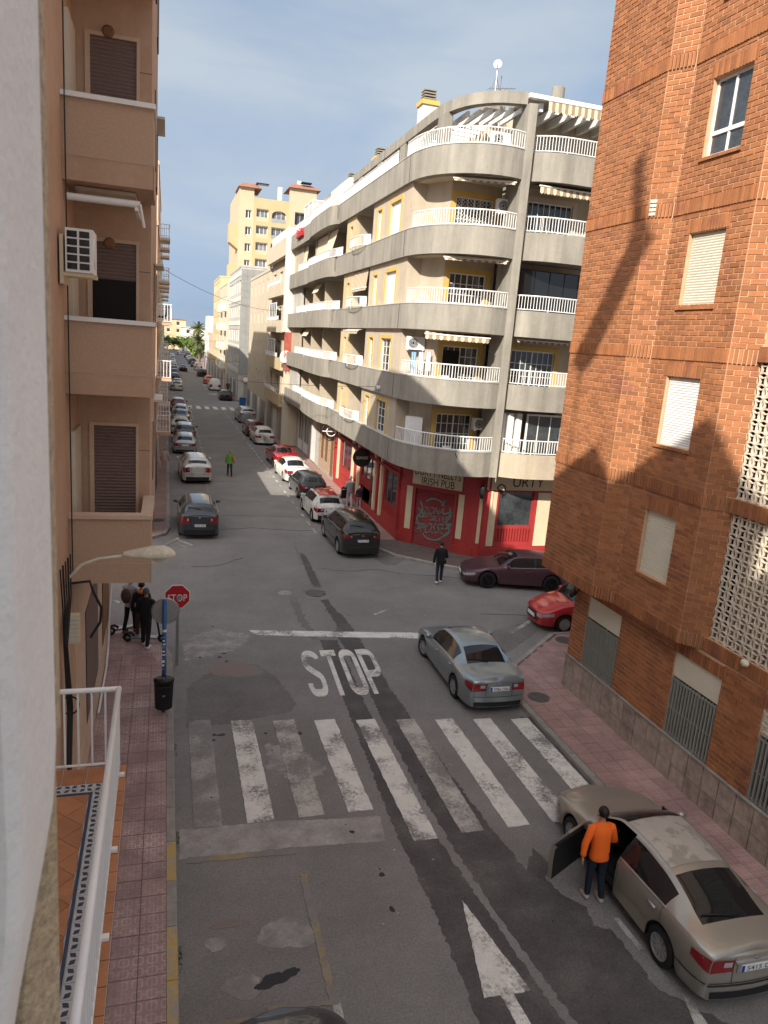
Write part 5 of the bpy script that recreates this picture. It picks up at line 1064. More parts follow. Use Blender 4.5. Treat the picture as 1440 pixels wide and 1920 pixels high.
for z in (29.2, 21.7): obj('bay', MB().box(11.2, 12.9, 150.5, 154, z - 3.4, z).add([(11.2, 150.5, z - 3.4), (12.9, 150.5, z - 3.4), (12.9, 150.5, z - 4.6), (11.2, 154, z - 3.4), (12.9, 154, z - 3.4), (12.9, 154, z - 4.6)], [(0, 1, 2), (3, 5, 4), (0, 2, 5, 3)]), 'tower_yellow', TW)
for (x, z) in ((20.3, 36.0), (24, 37.6), (30, 34.8)): obj('chimney', MB().box(x, x + .8, 152, 152.8, z - 2, z + .9), 'white_wall', TW)
obj('solar_panel', MB().box(16, 18.4, 150.5, 152, 36.7, 36.9).box(24.4, 26.4, 149.8, 151.3, 37.8, 38.0), 'glass_dark', TW)
# left-hand row beyond the side street
house('low_corner_house', 'low salmon corner house across the side street on the left', -14, -.55, 33.6, 42.5, 6.4, 'salmon_light', 3, 1, face='E', shut=.8, group='left hand row')
house('salmon_terrace_house', 'salmon house with white balconies, second of the left hand row', -14, -.5, 42.6, 54.5, 14.3, 'salmon', 4, 3, face='E', shut=.6, balc=(0, 2), group='left hand row', sm='shutter_brown')
house('brown_terrace_house', 'brown house with canvas awnings, third of the left hand row', -14, -.6, 54.6, 76, 19.5, 'salmon_light', 6, 5, face='E', shut=.6, balc=(1, 3, 5), group='left hand row', sm='shutter_brown')
house('orange_terrace_house', 'tall orange house, fourth of the left hand row', -14, -.6, 76.2, 110, 17, 'yellow_wall', 8, 4, face='E', shut=.5, balc=(2, 5), group='left hand row')
house('grey_terrace_house', 'grey house with small windows, fifth of the left hand row', -14, -.7, 110.2, 165, 14, 'grey_plaster', 10, 3, face='E', shut=.5, group='left hand row')
house('cream_terrace_house', 'cream house, farthest of the left hand row', -14, -.8, 165.2, 322, 9.5, 'cream_light', 12, 2, face='E', shut=.5, group='left hand row')
pb = thing('wall_bracket', 'dark bent pipe bracket on the left hand row against the sky', 'bracket', (-.5, 46, 9.5)); obj('pipe', MB().tube([(-.6, 44, 9.7), (-.1, 44, 9.7), (.02, 44, 9.85), (.05, 44, 10.35)], .06, 8), 'black_metal', pb)

# ------------------------------------------------------------------ cars
# L length, W width, H height, nose/cowl/tail heights, stations measured from the nose
KINDS = {
 'liftback': dict(L=4.6, W=1.81, H=1.43, n0=.66, hc=.95, cowl=1.22, rf=2.05, rr=3.2, dk=4.18, dz=1.08, tl=1.02, sa=1.62, sb=2.45, sc=3.62, fw=.93, wb=2.75, rw=.315),
 'sedan': dict(L=4.55, W=1.77, H=1.43, n0=.64, hc=.93, cowl=1.22, rf=1.98, rr=3.0, dk=3.72, dz=1.03, tl=.99, sa=1.58, sb=2.38, sc=3.3, fw=.9, wb=2.65, rw=.315),
 'hatch': dict(L=4.05, W=1.74, H=1.46, n0=.68, hc=.97, cowl=1.05, rf=1.75, rr=3.45, dk=3.9, dz=1.02, tl=.96, sa=1.4, sb=2.15, sc=3.3, fw=.85, wb=2.52, rw=.31),
 'suv': dict(L=4.35, W=1.83, H=1.62, n0=.85, hc=1.1, cowl=1.15, rf=1.85, rr=3.86, dk=4.2, dz=1.2, tl=1.14, sa=1.5, sb=2.3, sc=3.7, fw=.9, wb=2.62, rw=.345),
 'bigsuv': dict(L=4.64, W=1.86, H=1.65, n0=.86, hc=1.12, cowl=1.22, rf=1.95, rr=4.14, dk=4.5, dz=1.24, tl=1.17, sa=1.6, sb=2.45, sc=4.05, fw=.95, wb=2.84, rw=.355),
 'coupe': dict(L=4.26, W=1.81, H=1.40, n0=.66, hc=.94, cowl=1.25, rf=2.05, rr=3.35, dk=4.0, dz=1.08, tl=.98, sa=1.6, sb=2.75, sc=3.55, fw=.88, wb=2.58, rw=.34),
 'mini': dict(L=3.9, W=1.68, H=1.55, n0=.72, hc=1.02, cowl=1.0, rf=1.6, rr=3.25, dk=3.7, dz=1.08, tl=1.0, sa=1.35, sb=2.1, sc=3.1, fw=.78, wb=2.4, rw=.31),
 'van': dict(L=4.4, W=1.83, H=1.85, n0=.85, hc=1.1, cowl=.95, rf=1.6, rr=4.2, dk=4.34, dz=1.15, tl=1.05, sa=1.25, sb=2.1, sc=2.12, fw=.85, wb=2.75, rw=.32),
}
def car_parts(kind, det, open_door=False, clad=False, hollow=False):
    """builds the part meshes of one kind of car in its own coordinates: x forward, y left, origin on the ground under its middle"""
    K = dict(KINDS[kind]); L, H = K['L'], K['H']; hw = K['W'] / 2; cowl, rf, rr, dk = K['cowl'], K['rf'], K['rr'], K['dk']; n0, hc = K['n0'], K['hc']
    top = pchip([(0, n0 - .03), (.10, n0 + .04), (.35, n0 + .12), (cowl * .7, hc - .03), (cowl, hc), (cowl + (rf - cowl) * .5, hc + (H - hc) * .56), (rf, H - .035), ((rf + rr) / 2, H), (rr, H - .05), ((rr + dk) / 2, (H - .05 + K['dz']) / 2 + .03), (dk, K['dz']), (L - .08, K['tl']), (L, K['tl'] - .05)])
    belt = pchip([(0, n0 - .1), (.3, n0 + .02), (cowl, hc - .07), ((cowl + rr) / 2, hc - .02), (rr, hc + .03), (dk, K['dz'] - .06), (L, K['tl'] - .11)])
    wid = pchip([(0, .76), (.12, .86), (.35, .945), (.8, .99), (L * .5, 1.0), (L - .7, .985), (L - .3, .95), (L - .1, .89), (L, .82)])
    wr = pchip([(0, .58), (.4, .76), (cowl, .80), (rf, .655), (rr, .63), (dk, .70), (L - .1, .72), (L, .66)])
    sf, sr, rw = K['fw'], K['fw'] + K['wb'], K['rw']; ra = rw + .055; zf = .19
    def arch(s):
        z = zf + .03
        for c in (sf, sr):
            if abs(s - c) < ra: z = max(z, rw + math.sqrt(ra * ra - (s - c) ** 2))
        return z
    def section(s):
        za = arch(s); w = wid(s) * hw; zb = max(belt(s), za + .12); tp = max(top(s), zb + .03); zr = tp - min(.075, (tp - zb) * .45); yr = wr(s) * hw; wb_ = w - .045
        zm = zb - (zb - .25) * .42; zm = max(zm, za + .05)
        P = [(0, zf), (w - .3, zf), (w - .3, za), (w - .035, za), (w - .012, za + .028), (w, zm), (w - .012, max(zb - .075, zm + .02)), (wb_, zb)]
        def gl(f): return (wb_ + (yr - wb_) * f + .03 * math.sin(math.pi * f), zb + (zr - zb) * f)
        P += [gl(.07), gl(.5), gl(.92), (yr, zr), (yr * .9, zr + (tp - zr) * .3), (yr * .5, zr + (tp - zr) * .8), (0, tp)]
        return P
    NR = 15
    br = {0, L, cowl, rf, rr, dk, K['sa'], K['sb'] - .04, K['sb'] + .04, K['sc'], cowl + .08, L - .1, .08, rf - .08, rr + .15, dk - .05}
    if kind not in ('coupe', 'van', 'hatch2'): br |= {K['sc'] - .05}
    br |= {sf - ra, sf + ra, sr - ra, sr + ra}
    d0, d1 = cowl + .12, min(K['sc'] + .1, sr - ra * .2); br |= {d0, d1}
    st = .07 if det else .14
    for c in (sf, sr): br |= {c + ra * math.cos(math.pi * i / 12) for i in range(13)}
    base = sorted(br); S = [base[0]]
    for a, b in zip(base, base[1:]):
        if b - a < 1e-4: continue
        k = max(1, math.ceil((b - a) / (st * 1.6))); S += [a + (b - a) * (i + 1) / k for i in range(k)]
    SEC = [section(s) for s in S]
    X = lambda s: L / 2 - s
    parts = {}
    def cell(key, pts): parts.setdefault(key, MB()).add(pts, [tuple(range(len(pts)))])
    for i in range(len(S) - 1):
        m = (S[i] + S[i + 1]) / 2
        for r in range(NR - 1):
            key = 'body'
            if r >= 12 and cowl + .08 < m < rf - .02 and True: key = 'windscreen'
            elif r >= 12 and rr + .15 < m < dk - .05: key = 'rear_window'
            elif r in (8, 9) and K['sa'] < m < K['sc'] and abs(m - K['sb']) > .04: key = 'side_window_front' if m < K['sb'] else 'side_window_rear'
            elif r in (8, 9) and K['sa'] < m < K['sc']: key = 'pillar'
            elif 4 <= r <= 7 and d0 < m < d1 and det: key = 'door_front' if m < K['sb'] else 'door_rear'
            elif r <= 2: key = 'underbody'
            if clad and r in (3, 4) and key in ('body', 'door_front', 'door_rear') and (r == 3): key = 'cladding'
            if r == 7 and K['sa'] < m < K['sc'] and False: key = 'pillar'
            for sg, nm in ((1, 'L'), (-1, 'R')):
                k2 = key + ('|' + nm if key.startswith(('side_', 'door_')) else '')
                p = [(X(S[i]), SEC[i][r][0] * sg, SEC[i][r][1]), (X(S[i + 1]), SEC[i + 1][r][0] * sg, SEC[i + 1][r][1]), (X(S[i + 1]), SEC[i + 1][r + 1][0] * sg, SEC[i + 1][r + 1][1]), (X(S[i]), SEC[i][r + 1][0] * sg, SEC[i][r + 1][1])]
                if open_door and sg > 0 and (k2 == 'door_front|L' or k2 == 'side_window_front|L' or (r == 10 and K['sa'] < m < K['sb'])): continue
                cell(k2, p if sg < 0 else p[::-1])
    # nose and tail faces, bulged across
    def capx(e, t, z): return (X(0) + .10 * (1 - t * t) - .03 * max(0, z - .5)) if e == 0 else (X(L) - .07 * (1 - t * t) + .05 * max(0, z - .55) * 1.0)
    TS = [-1, -.85, -.6, -.3, 0, .3, .6, .85, 1]
    for e, sec in ((0, SEC[0]), (1, SEC[-1])):
        for r in range(3, NR - 1):
            for a, b in zip(TS, TS[1:]):
                q = [(capx(e, a, sec[r][1]), sec[r][0] * a, sec[r][1]), (capx(e, b, sec[r][1]), sec[r][0] * b, sec[r][1]), (capx(e, b, sec[r + 1][1]), sec[r + 1][0] * b, sec[r + 1][1]), (capx(e, a, sec[r + 1][1]), sec[r + 1][0] * a, sec[r + 1][1])]
                if e == 1: q = [(p[0], p[1], p[2]) for p in q]
                key = 'cladding' if clad and r == 3 else 'body'
                # keep edges welded: at t = +-1 use the section's own x
                q = [((X(0) if e == 0 else X(L)) if abs(abs(t_) - 1) < 1e-6 else p[0], p[1], p[2]) for p, t_ in zip(q, (a, b, b, a))]
                cell(key, q if e == 0 else q[::-1])
    def secy(s, z):
        P = section(s); 
        for a, b in zip(P[3:8], P[4:9]):
            if a[1] <= z <= b[1]: return a[0] + (b[0] - a[0]) * (z - a[1]) / max(b[1] - a[1], 1e-5)
        return P[7][0] if z > P[7][1] else P[4][0]
    def side_patch(mb, s0, s1, zlo, zhi, sg, off=.008, n=4, m=3):
        V = []
        for i in range(n + 1):
            for j in range(m + 1):
                s = s0 + (s1 - s0) * i / n; z = zlo(i / n) + (zhi(i / n) - zlo(i / n)) * j / m; V.append((X(s), sg * (secy(s, z) + off), z))
        mb.add(V, [(i * (m + 1) + j, (i + 1) * (m + 1) + j, (i + 1) * (m + 1) + j + 1, i * (m + 1) + j + 1)[::sg] for i in range(n) for j in range(m)])
    def cap_patch(mb, e, t0, t1, zlo, zhi, off=.01, n=4, m=3):
        V = []; s = 0 if e == 0 else L
        for i in range(n + 1):
            for j in range(m + 1):
                t = t0 + (t1 - t0) * i / n; f = i / n; z = zlo(f) + (zhi(f) - zlo(f)) * j / m; x = capx(e, t, z) if abs(t) < .99 else (X(0) if e == 0 else X(L)); V.append((x + (off if e == 0 else -off), t * secy(s, z), z))
        mb.add(V, [(i * (m + 1) + j, (i + 1) * (m + 1) + j, (i + 1) * (m + 1) + j + 1, i * (m + 1) + j + 1) for i in range(n) for j in range(m)])
    tl = K['tl']; high = kind in ('suv', 'bigsuv', 'van', 'mini')
    za, zb = (tl - .34, tl - .11) if not high else ((tl - .42, tl - .1) if kind == 'suv' else (tl - .26, tl - .1))
    if kind == 'van': za, zb = .55, 1.0
    for sg in (1, -1):
        b = MB(); cap_patch(b, 1, sg * (.52 if not high else .62), sg * 1.0, lambda f: za + .03 * (1 - f), lambda f: zb - .02); side_patch(b, L - .30, L - .004, lambda f: za + .1 * (1 - f), lambda f: min(zb - .01, belt(L - .3 + .3 * f) - .02), sg); parts['tail_light|%d' % sg] = b
        if det:
            b = MB(); cap_patch(b, 1, sg * (.56 if not high else .66), sg * .74, lambda f: za + (zb - za) * .45, lambda f: za + (zb - za) * .8, .016, 2, 2); parts['reversing_lamp|%d' % sg] = b
        b = MB(); cap_patch(b, 0, sg * .58, sg * 1.0, lambda f: n0 - .24, lambda f: n0 - .12); side_patch(b, .005, .36, lambda f: n0 - .2 + .07 * f, lambda f: min(n0 - .11 + .09 * f, belt(.36 * f) - .015), sg); parts['headlight|%d' % sg] = b
        b = MB(); yb = secy(cowl + .4, belt(cowl + .4)); b.ball((X(cowl + .38), sg * (yb + .13), belt(cowl + .38) + .09), (.07, .11, .075), 8, 5); b.box(X(cowl + .38) - .02, X(cowl + .38) + .02, min(sg * yb, sg * (yb + .1)) - .02, max(sg * yb, sg * (yb + .1)), belt(cowl + .38) + .01, belt(cowl + .38) + .05); parts['mirror|%d' % sg] = b
        if det:
            b = MB()
            for s in (K['sb'] - .28, d1 - .22):
                if open_door and sg > 0 and s < K['sb']: continue
                if s > K['sb'] and kind in ('coupe',): continue
                y = secy(s, belt(s) - .13); b.box(X(s) - .09, X(s) + .09, min(sg * (y - .01), sg * (y + .03)), max(sg * (y - .01), sg * (y + .03)), belt(s) - .155, belt(s) - .115)
            parts['door_handle|%d' % sg] = b
            b = MB(); w_ = .0045
            for s, lo in ((d0, .26), (K['sb'], .26), (d1, .5 if abs(d1 - sr) < ra + .06 else .26)):
                zl = max(lo, arch(s) + .03); side_patch(b, s - w_, s + w_, lambda f: zl, lambda f: belt(s) - .005, sg, .0025, 1, 8)
            parts['door_seam|%d' % sg] = b
    b = MB(); cap_patch(b, 0, -.5, .5, lambda f: n0 - .25, lambda f: n0 - .12, .012, 6); cap_patch(b, 0, -.7, .7, lambda f: .3, lambda f: .42, .008, 6); parts['grille'] = b
    if det:
        b = MB(); zs = .5 if not high else .62
        cap_patch(b, 1, -.97, .97, lambda f: zs, lambda f: zs + .012, .006, 8, 1)
        for sg in (1, -1): cap_patch(b, 1, sg * .5, sg * .515, lambda f: zs, lambda f: tl - .1, .006, 1, 4)
        parts['bumper_seam'] = b
        b = MB(); s = dk - .1; zt = top(s); b.tube([(X(s) - .03, -.05, zt + .02), (X(s - .03), .25, top(s - .03) + .018), (X(s - .07), .5, top(s - .07) - .0)], .012, 5); parts['wiper'] = b
        b = MB(); cap_patch(b, 1, -.93, .93, lambda f: .235, lambda f: .36 if not clad else .46, .007, 8, 2); parts['bumper_trim'] = b
        for sg in (1, -1):
            sa_, sc_ = K['sa'] - .12, K['sc'] + .04; n_ = 14
            if not (open_door and sg > 0): parts['window_trim|%d' % sg] = MB().tube([(X(sa_ + (sc_ - sa_) * i / n_), sg * (section(sa_ + (sc_ - sa_) * i / n_)[7][0] + .004), section(sa_ + (sc_ - sa_) * i / n_)[7][1] + .012) for i in range(n_ + 1)], .011, 5)
            else: parts['window_trim|%d' % sg] = MB().tube([(X(K['sb'] + (sc_ - K['sb']) * i / n_), section(K['sb'] + (sc_ - K['sb']) * i / n_)[7][0] + .004, section(K['sb'] + (sc_ - K['sb']) * i / n_)[7][1] + .012) for i in range(n_ + 1)], .011, 5)
            b = MB(); s0 = (K['sb'] + .03) if (open_door and sg > 0) else d0 + .05; side_patch(b, s0, d1 - .25, lambda f: .50, lambda f: .535, sg, .012, 10, 1); parts['side_moulding|%d' % sg] = b
    if high and det:
        for sg in (1, -1): parts['roof_rail|%d' % sg] = MB().tube([(X(rf + .1 + (rr - rf - .15) * i / 8), sg * wr(rf + .1 + (rr - rf) * i / 8) * hw * .93, top(rf + .1 + (rr - rf - .15) * i / 8) - .02 + .05 * min(1, 4 * min(i, 8 - i) / 8)) for i in range(9)], .018, 5)
    info = dict(X=X, belt=belt, top=top, secy=secy, capx=capx, K=K, sf=sf, sr=sr, hw=hw, d0=d0, d1=d1, arch=arch, tl=tl, section=section)
    return parts, info
def wheel_meshes(rw, w=.2, spokes=10):
    t = MB(); prof = [(rw * .66, -w / 2), (rw * .9, -w / 2), (rw * .985, -w / 2 + .025), (rw, -w / 4), (rw, w / 4), (rw * .985, w / 2 - .025), (rw * .9, w / 2), (rw * .66, w / 2)]; seg = 28
    F = lambda x, y, z: (x, z, y)
    t.v = [F(r * math.cos(2 * math.pi * k / seg), r * math.sin(2 * math.pi * k / seg), z) for r, z in prof for k in range(seg)]; t.f = [(i * seg + k, (i + 1) * seg + k, (i + 1) * seg + (k + 1) % seg, i * seg + (k + 1) % seg) for i in range(len(prof) - 1) for k in range(seg)]; t.mi = [0] * len(t.f)
    r = MB(); r.lathe([(rw * .68, w * .2), (rw * .68, w * .46), (rw * .62, w * .46), (rw * .60, w * .25)], 28, F); r.lathe([(rw * .16, w * .2), (rw * .15, w * .44)], 12, F)
    for k in range(spokes):
        a = 2 * math.pi * k / spokes; ca, sa = math.cos(a), math.sin(a)
        def P(x, y, z): return F(x * ca - y * sa, x * sa + y * ca, z)
        r.box(rw * .12, rw * .64, -rw * .045, rw * .045, w * .26, w * .43, P)
    d = MB().lathe([(rw * .66, w * .1), (rw * .66, w * .18)], 24, F)
    tm, rm, dm = t.mesh('wheel'), r.mesh('rim'), d.mesh('brake_disc')
    tm.polygons.foreach_set('use_smooth', [True] * len(tm.polygons)); return tm, rm, dm
CARC, WHC = {}, {}
MATKEY = {'windscreen': 'glass_dark', 'rear_window': 'glass_dark', 'side_window_front': 'glass_dark', 'side_window_rear': 'glass_dark', 'pillar': 'plastic_black', 'underbody': 'plastic_black', 'cladding': 'plastic_black', 'tail_light': 'lamp_red', 'headlight': 'lamp_clear', 'grille': 'plastic_black', 'door_seam': 'ink', 'bumper_seam': 'ink', 'wiper': 'plastic_black', 'roof_rail': 'grey_metal', 'bumper_trim': 'plastic_black', 'reversing_lamp': 'lamp_clear', 'window_trim': 'rim', 'side_moulding': 'body', 'door_handle': 'body', 'mirror': 'body'}
def car(name, label, kind, pm, rear=None, yaw=90.0, det=1, plate=None, group='cars parked along the street', clad=False, open_door=False, rim='rim', roofm=None, centre=None, front=None, steer=0.0, plate2=False, handle=None):
    """rear = plan point of the tail's middle; yaw = heading in degrees, 90 is up the street"""
    key = (kind, det, open_door, clad)
    if key not in CARC:
        parts, info = car_parts(kind, det, open_door, clad); ms = {}
        for k, b in parts.items():
            me = b.mesh(k.split('|')[0]); bm = bmesh.new(); bm.from_mesh(me); bmesh.ops.remove_doubles(bm, verts=bm.verts, dist=1e-4); bmesh.ops.recalc_face_normals(bm, faces=bm.faces) if k == 'body' else None; bm.to_mesh(me); bm.free()
            me.polygons.foreach_set('use_smooth', [True] * len(me.polygons)); me.materials.append(None); ms[k] = me
        CARC[key] = (ms, info)
    ms, info = CARC[key]; K = info['K']; L = K['L']; a = R(yaw); d = (math.cos(a), math.sin(a))
    if centre is None:
        q = L / 2
        centre = (rear[0] + d[0] * q, rear[1] + d[1] * q) if rear else (front[0] - d[0] * q, front[1] - d[1] * q)
    t = thing(name, label, 'car' if kind != 'van' else 'van', (centre[0], centre[1], 0), group, world=False); t.rotation_euler = (0, 0, a); made = {}
    def put(nm, me, m, par=t, loc=(0, 0, 0)):
        o = bpy.data.objects.new(nm, me); COL.objects.link(o); o.parent = par; o.location = loc
        if not me.materials: me.materials.append(None)
        o.material_slots[0].link = 'OBJECT'; o.material_slots[0].material = MATS[m] if isinstance(m, str) else m; return o
    for k in sorted(ms, key=lambda k: (not k.startswith('door_front'), not k.startswith('door_rear'))):
        nm = k.split('|')[0]; m = MATKEY.get(nm, 'body'); m = pm if m == 'body' else m
        if handle and nm == 'door_handle': m = handle
        nm2 = {'door_front': 'door', 'door_rear': 'door', 'side_window_front': 'side_window', 'side_window_rear': 'side_window'}.get(nm, nm); par = t
        if nm == 'side_window_front' and ('door_front|' + k[-1]) in made: par = made['door_front|' + k[-1]]
        if nm == 'side_window_rear' and ('door_rear|' + k[-1]) in made: par = made['door_rear|' + k[-1]]
        made[k] = put(nm2, ms[k], m, par)
    X = info['X']
    if roofm:       # roof panel of another colour
        b = MB(); rf, rr = K['rf'] + .03, K['rr'] + .02; n = 24
        for i in range(n):
            s0, s1 = rf + (rr - rf) * i / n, rf + (rr - rf) * (i + 1) / n; A, B = info['section'](s0), info['section'](s1)
            for r in range(12, 14):
                for sg in (1, -1): b.add([(X(s0), A[r][0] * sg, A[r][1] + .006), (X(s1), B[r][0] * sg, B[r][1] + .006), (X(s1), B[r + 1][0] * sg, B[r + 1][1] + .006), (X(s0), A[r + 1][0] * sg, A[r + 1][1] + .006)], [(0, 1, 2, 3)])
        put('roof_panel', b.mesh('roof_panel'), roofm)
    wk = (K['rw'], rim)
    if wk not in WHC: WHC[wk] = wheel_meshes(K['rw'])
    tm, rm, dm = WHC[wk]
    for s in (info['sf'], info['sr']):
        for sg in (1, -1):
            w = put('wheel', tm, 'tyre', t, (X(s), sg * (info['hw'] - .125), K['rw'])); w.rotation_euler = (0, 0, (0 if sg > 0 else math.pi) + (R(steer) if s == info['sf'] else 0)); r = put('rim', rm, rim, w)
            if det: put('brake_disc', dm, 'plastic_black', w)
    if plate is not None:
        tl = info['tl']; zc = (tl - .26) if kind not in ('suv', 'bigsuv') else tl - .42; zc = {'bigsuv': .82, 'suv': .66, 'mini': .7}.get(kind, zc); px = info['capx'](1, 0, zc)
        pl_ = put('number_plate', MB().box(px - .03, px - .005, -.26, .26, zc - .055, zc + .055).mesh('number_plate'), 'plate_white'); put('plate_band', MB().box(px - .033, px - .03, .215, .26, zc - .055, zc + .055).mesh('plate_band'), 'plate_blue', pl_)
        if plate: o = letters(plate, .4, .075, lambda u, v: (px - .034, -u - .03, zc + v), 'ink', pl_)
        obj_ = put('plate_recess', MB().box(px - .012, px + .02, -.32, .32, zc - .08, zc + .075).mesh('plate_recess'), pm); put('badge', MB().ball((info['capx'](1, 0, tl - .12) - .01, 0, tl - .13), (.012, .05, .035), 8, 6).mesh('badge'), 'grey_metal')
    if plate2: px = info['capx'](0, 0, .45); pl_ = put('number_plate', MB().box(px + .012, px + .03, -.26, .26, .4, .51).mesh('number_plate'), 'plate_white')
    return t, info
def P(px, py, z=0): return G(px, py, z)
silver = paint('silver', (.40, .41, .42), .3, .6); white = paint('white', (.70, .70, .69), .3, 0); black = paint('black', (.012, .012, .014), .2, .2); dgrey = paint('dark_grey', (.055, .06, .065), .28, .5); red = paint('red', (.48, .02, .025), .25, .1); dred = paint('dark_red', (.15, .012, .02), .25, .3)
gold = mat('paint_champagne', (.36, .33, .28), .33, .05, 1.2, 0, metal=.45, coat=.4, local=True); gold_dust = mat('dusty_roof', (.33, .305, .262), .5, .05, 1.6, 0, metal=.25, local=True, col2=(.46, .43, .38), c2s=2.4, c2t=(.47, .53)); bluegrey = paint('blue_silver', (.27, .315, .34), .3, .6); purple = mat('paint_matt_purple', (.115, .06, .075), .4, .04, 2, 0, metal=.55, coat=.0, local=True, spec=.5); orange_p = paint('orange', (.55, .12, .02), .3, .1); bronze = paint('bronze_black', (.035, .033, .028), .25, .5); pearl = paint('pearl', (.60, .585, .55), .3, .4); navy = paint('navy', (.02, .03, .05), .25, .4)
# --- near cars
FORD, FI = car('car', 'champagne gold hatchback saloon with dusty roof and its front door open', 'liftback', gold, centre=(8.41, 9.36), yaw=89.2, det=1, plate='5415 D', group='cars beside the right pavement', open_door=True, roofm=gold_dust, handle='rim')
AUDI, _ = car('car', 'silver blue saloon stopped at an angle by the right kerb', 'sedan', bluegrey, rear=(8.38, 15.95), yaw=89, det=1, plate='3786 CBB', group='cars beside the right pavement', steer=12)
car('car', 'matt purple coupe parked in the side street below the pub', 'coupe', purple, rear=(15.87, 25.6), yaw=166, det=1, plate='', group='cars in the side street', rim='rim_black', plate2=True)
car('car', 'small red car half hidden behind the brick building corner', 'mini', red, front=(12.45, 21.75), yaw=177, det=1, plate='', group='cars in the side street', plate2=True)
car('car', 'grey car at the bottom edge below the yellow parking box', 'hatch', dgrey, front=(1.52, 7.74), yaw=90, det=1, group='cars parked on the left')
car('car', 'dark grey crossover with its mirrors out, first in the left row', 'suv', dgrey, rear=(1.52, 32.85), yaw=90.5, det=1, plate='1554 LRV', group='cars parked on the left', clad=True)
car('car', 'pearl white crossover with black lower trim, second in the left row', 'suv', pearl, rear=(1.91, 45.3), yaw=93, det=1, plate='2310 KZD', group='cars parked on the left', clad=True)
car('car', 'black seven seat sport utility car nearest the pub corner', 'bigsuv', bronze, rear=(8.25, 29.72), yaw=91, det=1, plate='7417 LMJ', group='cars parked on the right', clad=True)
car('car', 'white small hatchback with a red roof', 'hatch', white, rear=(8.12, 35.72), yaw=91.5, det=1, plate='', group='cars parked on the right', clad=True, roofm=red)
car('car', 'dark grey hatchback between the red roofed white car and a white saloon', 'hatch', dgrey, rear=(8.28, 41.2), yaw=91.2, det=1, group='cars parked on the right', plate='')
car('car', 'white saloon parked in the sun patch', 'sedan', white, rear=(8.2, 46.0), yaw=92, det=0, group='cars parked on the right')
car('car', 'bright red saloon parked past the sun patch', 'sedan', red, rear=(8.3, 51.4), yaw=92, det=0, group='cars parked on the right')
car('car', 'white older hatchback with dark bumper lines past the red saloon', 'hatch', white, rear=(8.15, 62.4), yaw=92, det=0, group='cars parked on the right')
car('car', 'dark red car between the white older hatchback and the silver estate', 'hatch', dred, rear=(7.95, 67.2), yaw=92, det=0, group='cars parked on the right')
car('car', 'silver estate car nearest the far zebra crossing', 'bigsuv', silver, rear=(8.25, 77.5), yaw=92, det=0, group='cars parked on the right')
car('car', 'black hatchback just past the far zebra crossing', 'hatch', black, rear=(7.9, 102.2), yaw=91, det=0, group='cars parked on the right')
car('delivery_van', 'white delivery van past the far zebra crossing', 'van', white, rear=(7.4, 118.8), yaw=91, det=0, group='cars parked on the right')
car('car', 'orange hatchback parked before the white van', 'hatch', orange_p, rear=(7.2, 132), yaw=91, det=0, group='cars parked on the right')
car('car', 'black sport utility car past the orange hatchback', 'suv', black, rear=(6.9, 152), yaw=91, det=0, group='cars parked on the right')
car('car', 'black car driving in the middle of the far street', 'sedan', black, rear=(3.6, 167), yaw=90, det=0, group='cars in the street')
for i, (k, m_, y, lab) in enumerate((('hatch', silver, 56.4, 'silver hatchback, third in the left row'), ('suv', dgrey, 61.3, 'grey crossover with pale roof, fourth in the left row'), ('hatch', white, 67.2, 'white hatchback, fifth in the left row'), ('sedan', navy, 73.4, 'dark blue saloon with bright roof, sixth in the left row'), ('hatch', silver, 78.8, 'grey hatchback, seventh in the left row'), ('suv', dred, 84.2, 'dark red crossover with pale roof before the far zebra crossing'), ('hatch', white, 114.7, 'white hatchback past the far zebra crossing on the left'), ('sedan', silver, 120, 'silver saloon behind the far white hatchback'), ('suv', black, 132, 'black sport utility car in the far left row'), ('hatch', dgrey, 149, 'dark grey hatchback in the far left row'), ('hatch', navy, 160, 'dark blue hatchback in the far left row'), ('suv', silver, 179, 'silver crossover in the far left row'), ('hatch', white, 199, 'white hatchback deep in the far left row'), ('sedan', black, 214, 'black saloon deep in the far left row'), ('van', white, 225, 'white van at the far left end of the street'))):
    car('car' if k != 'van' else 'delivery_van', lab, k, m_, rear=(1.42 + .1 * math.sin(i * 2.1) + (.15 if y > 100 else 0), y), yaw=90 + rnd.uniform(-1, 1), det=1 if y < 70 else 0, group='cars parked on the left', plate='' if y < 75 else None, roofm=silver if 'pale roof' in lab else None)
for (k, m_, x, y, lab) in (('van', white, 7.1, 176, 'white van before the palm tree'), ('hatch', navy, 6.7, 188, 'dark blue car behind the white van near the palm'), ('suv', black, 6.6, 202, 'black car in the sun near the palm'), ('hatch', silver, 6.6, 214, 'silver car, second past the palm'), ('hatch', white, 6.5, 228, 'white car, third past the palm'), ('van', white, 4.6, 270, 'white van at the far end of the street'), ('sedan', dgrey, 6.4, 246, 'grey car, fourth past the palm')): car('car' if k != 'van' else 'delivery_van', lab, k, m_, rear=(x, y), yaw=91, det=0, group='cars parked on the right')
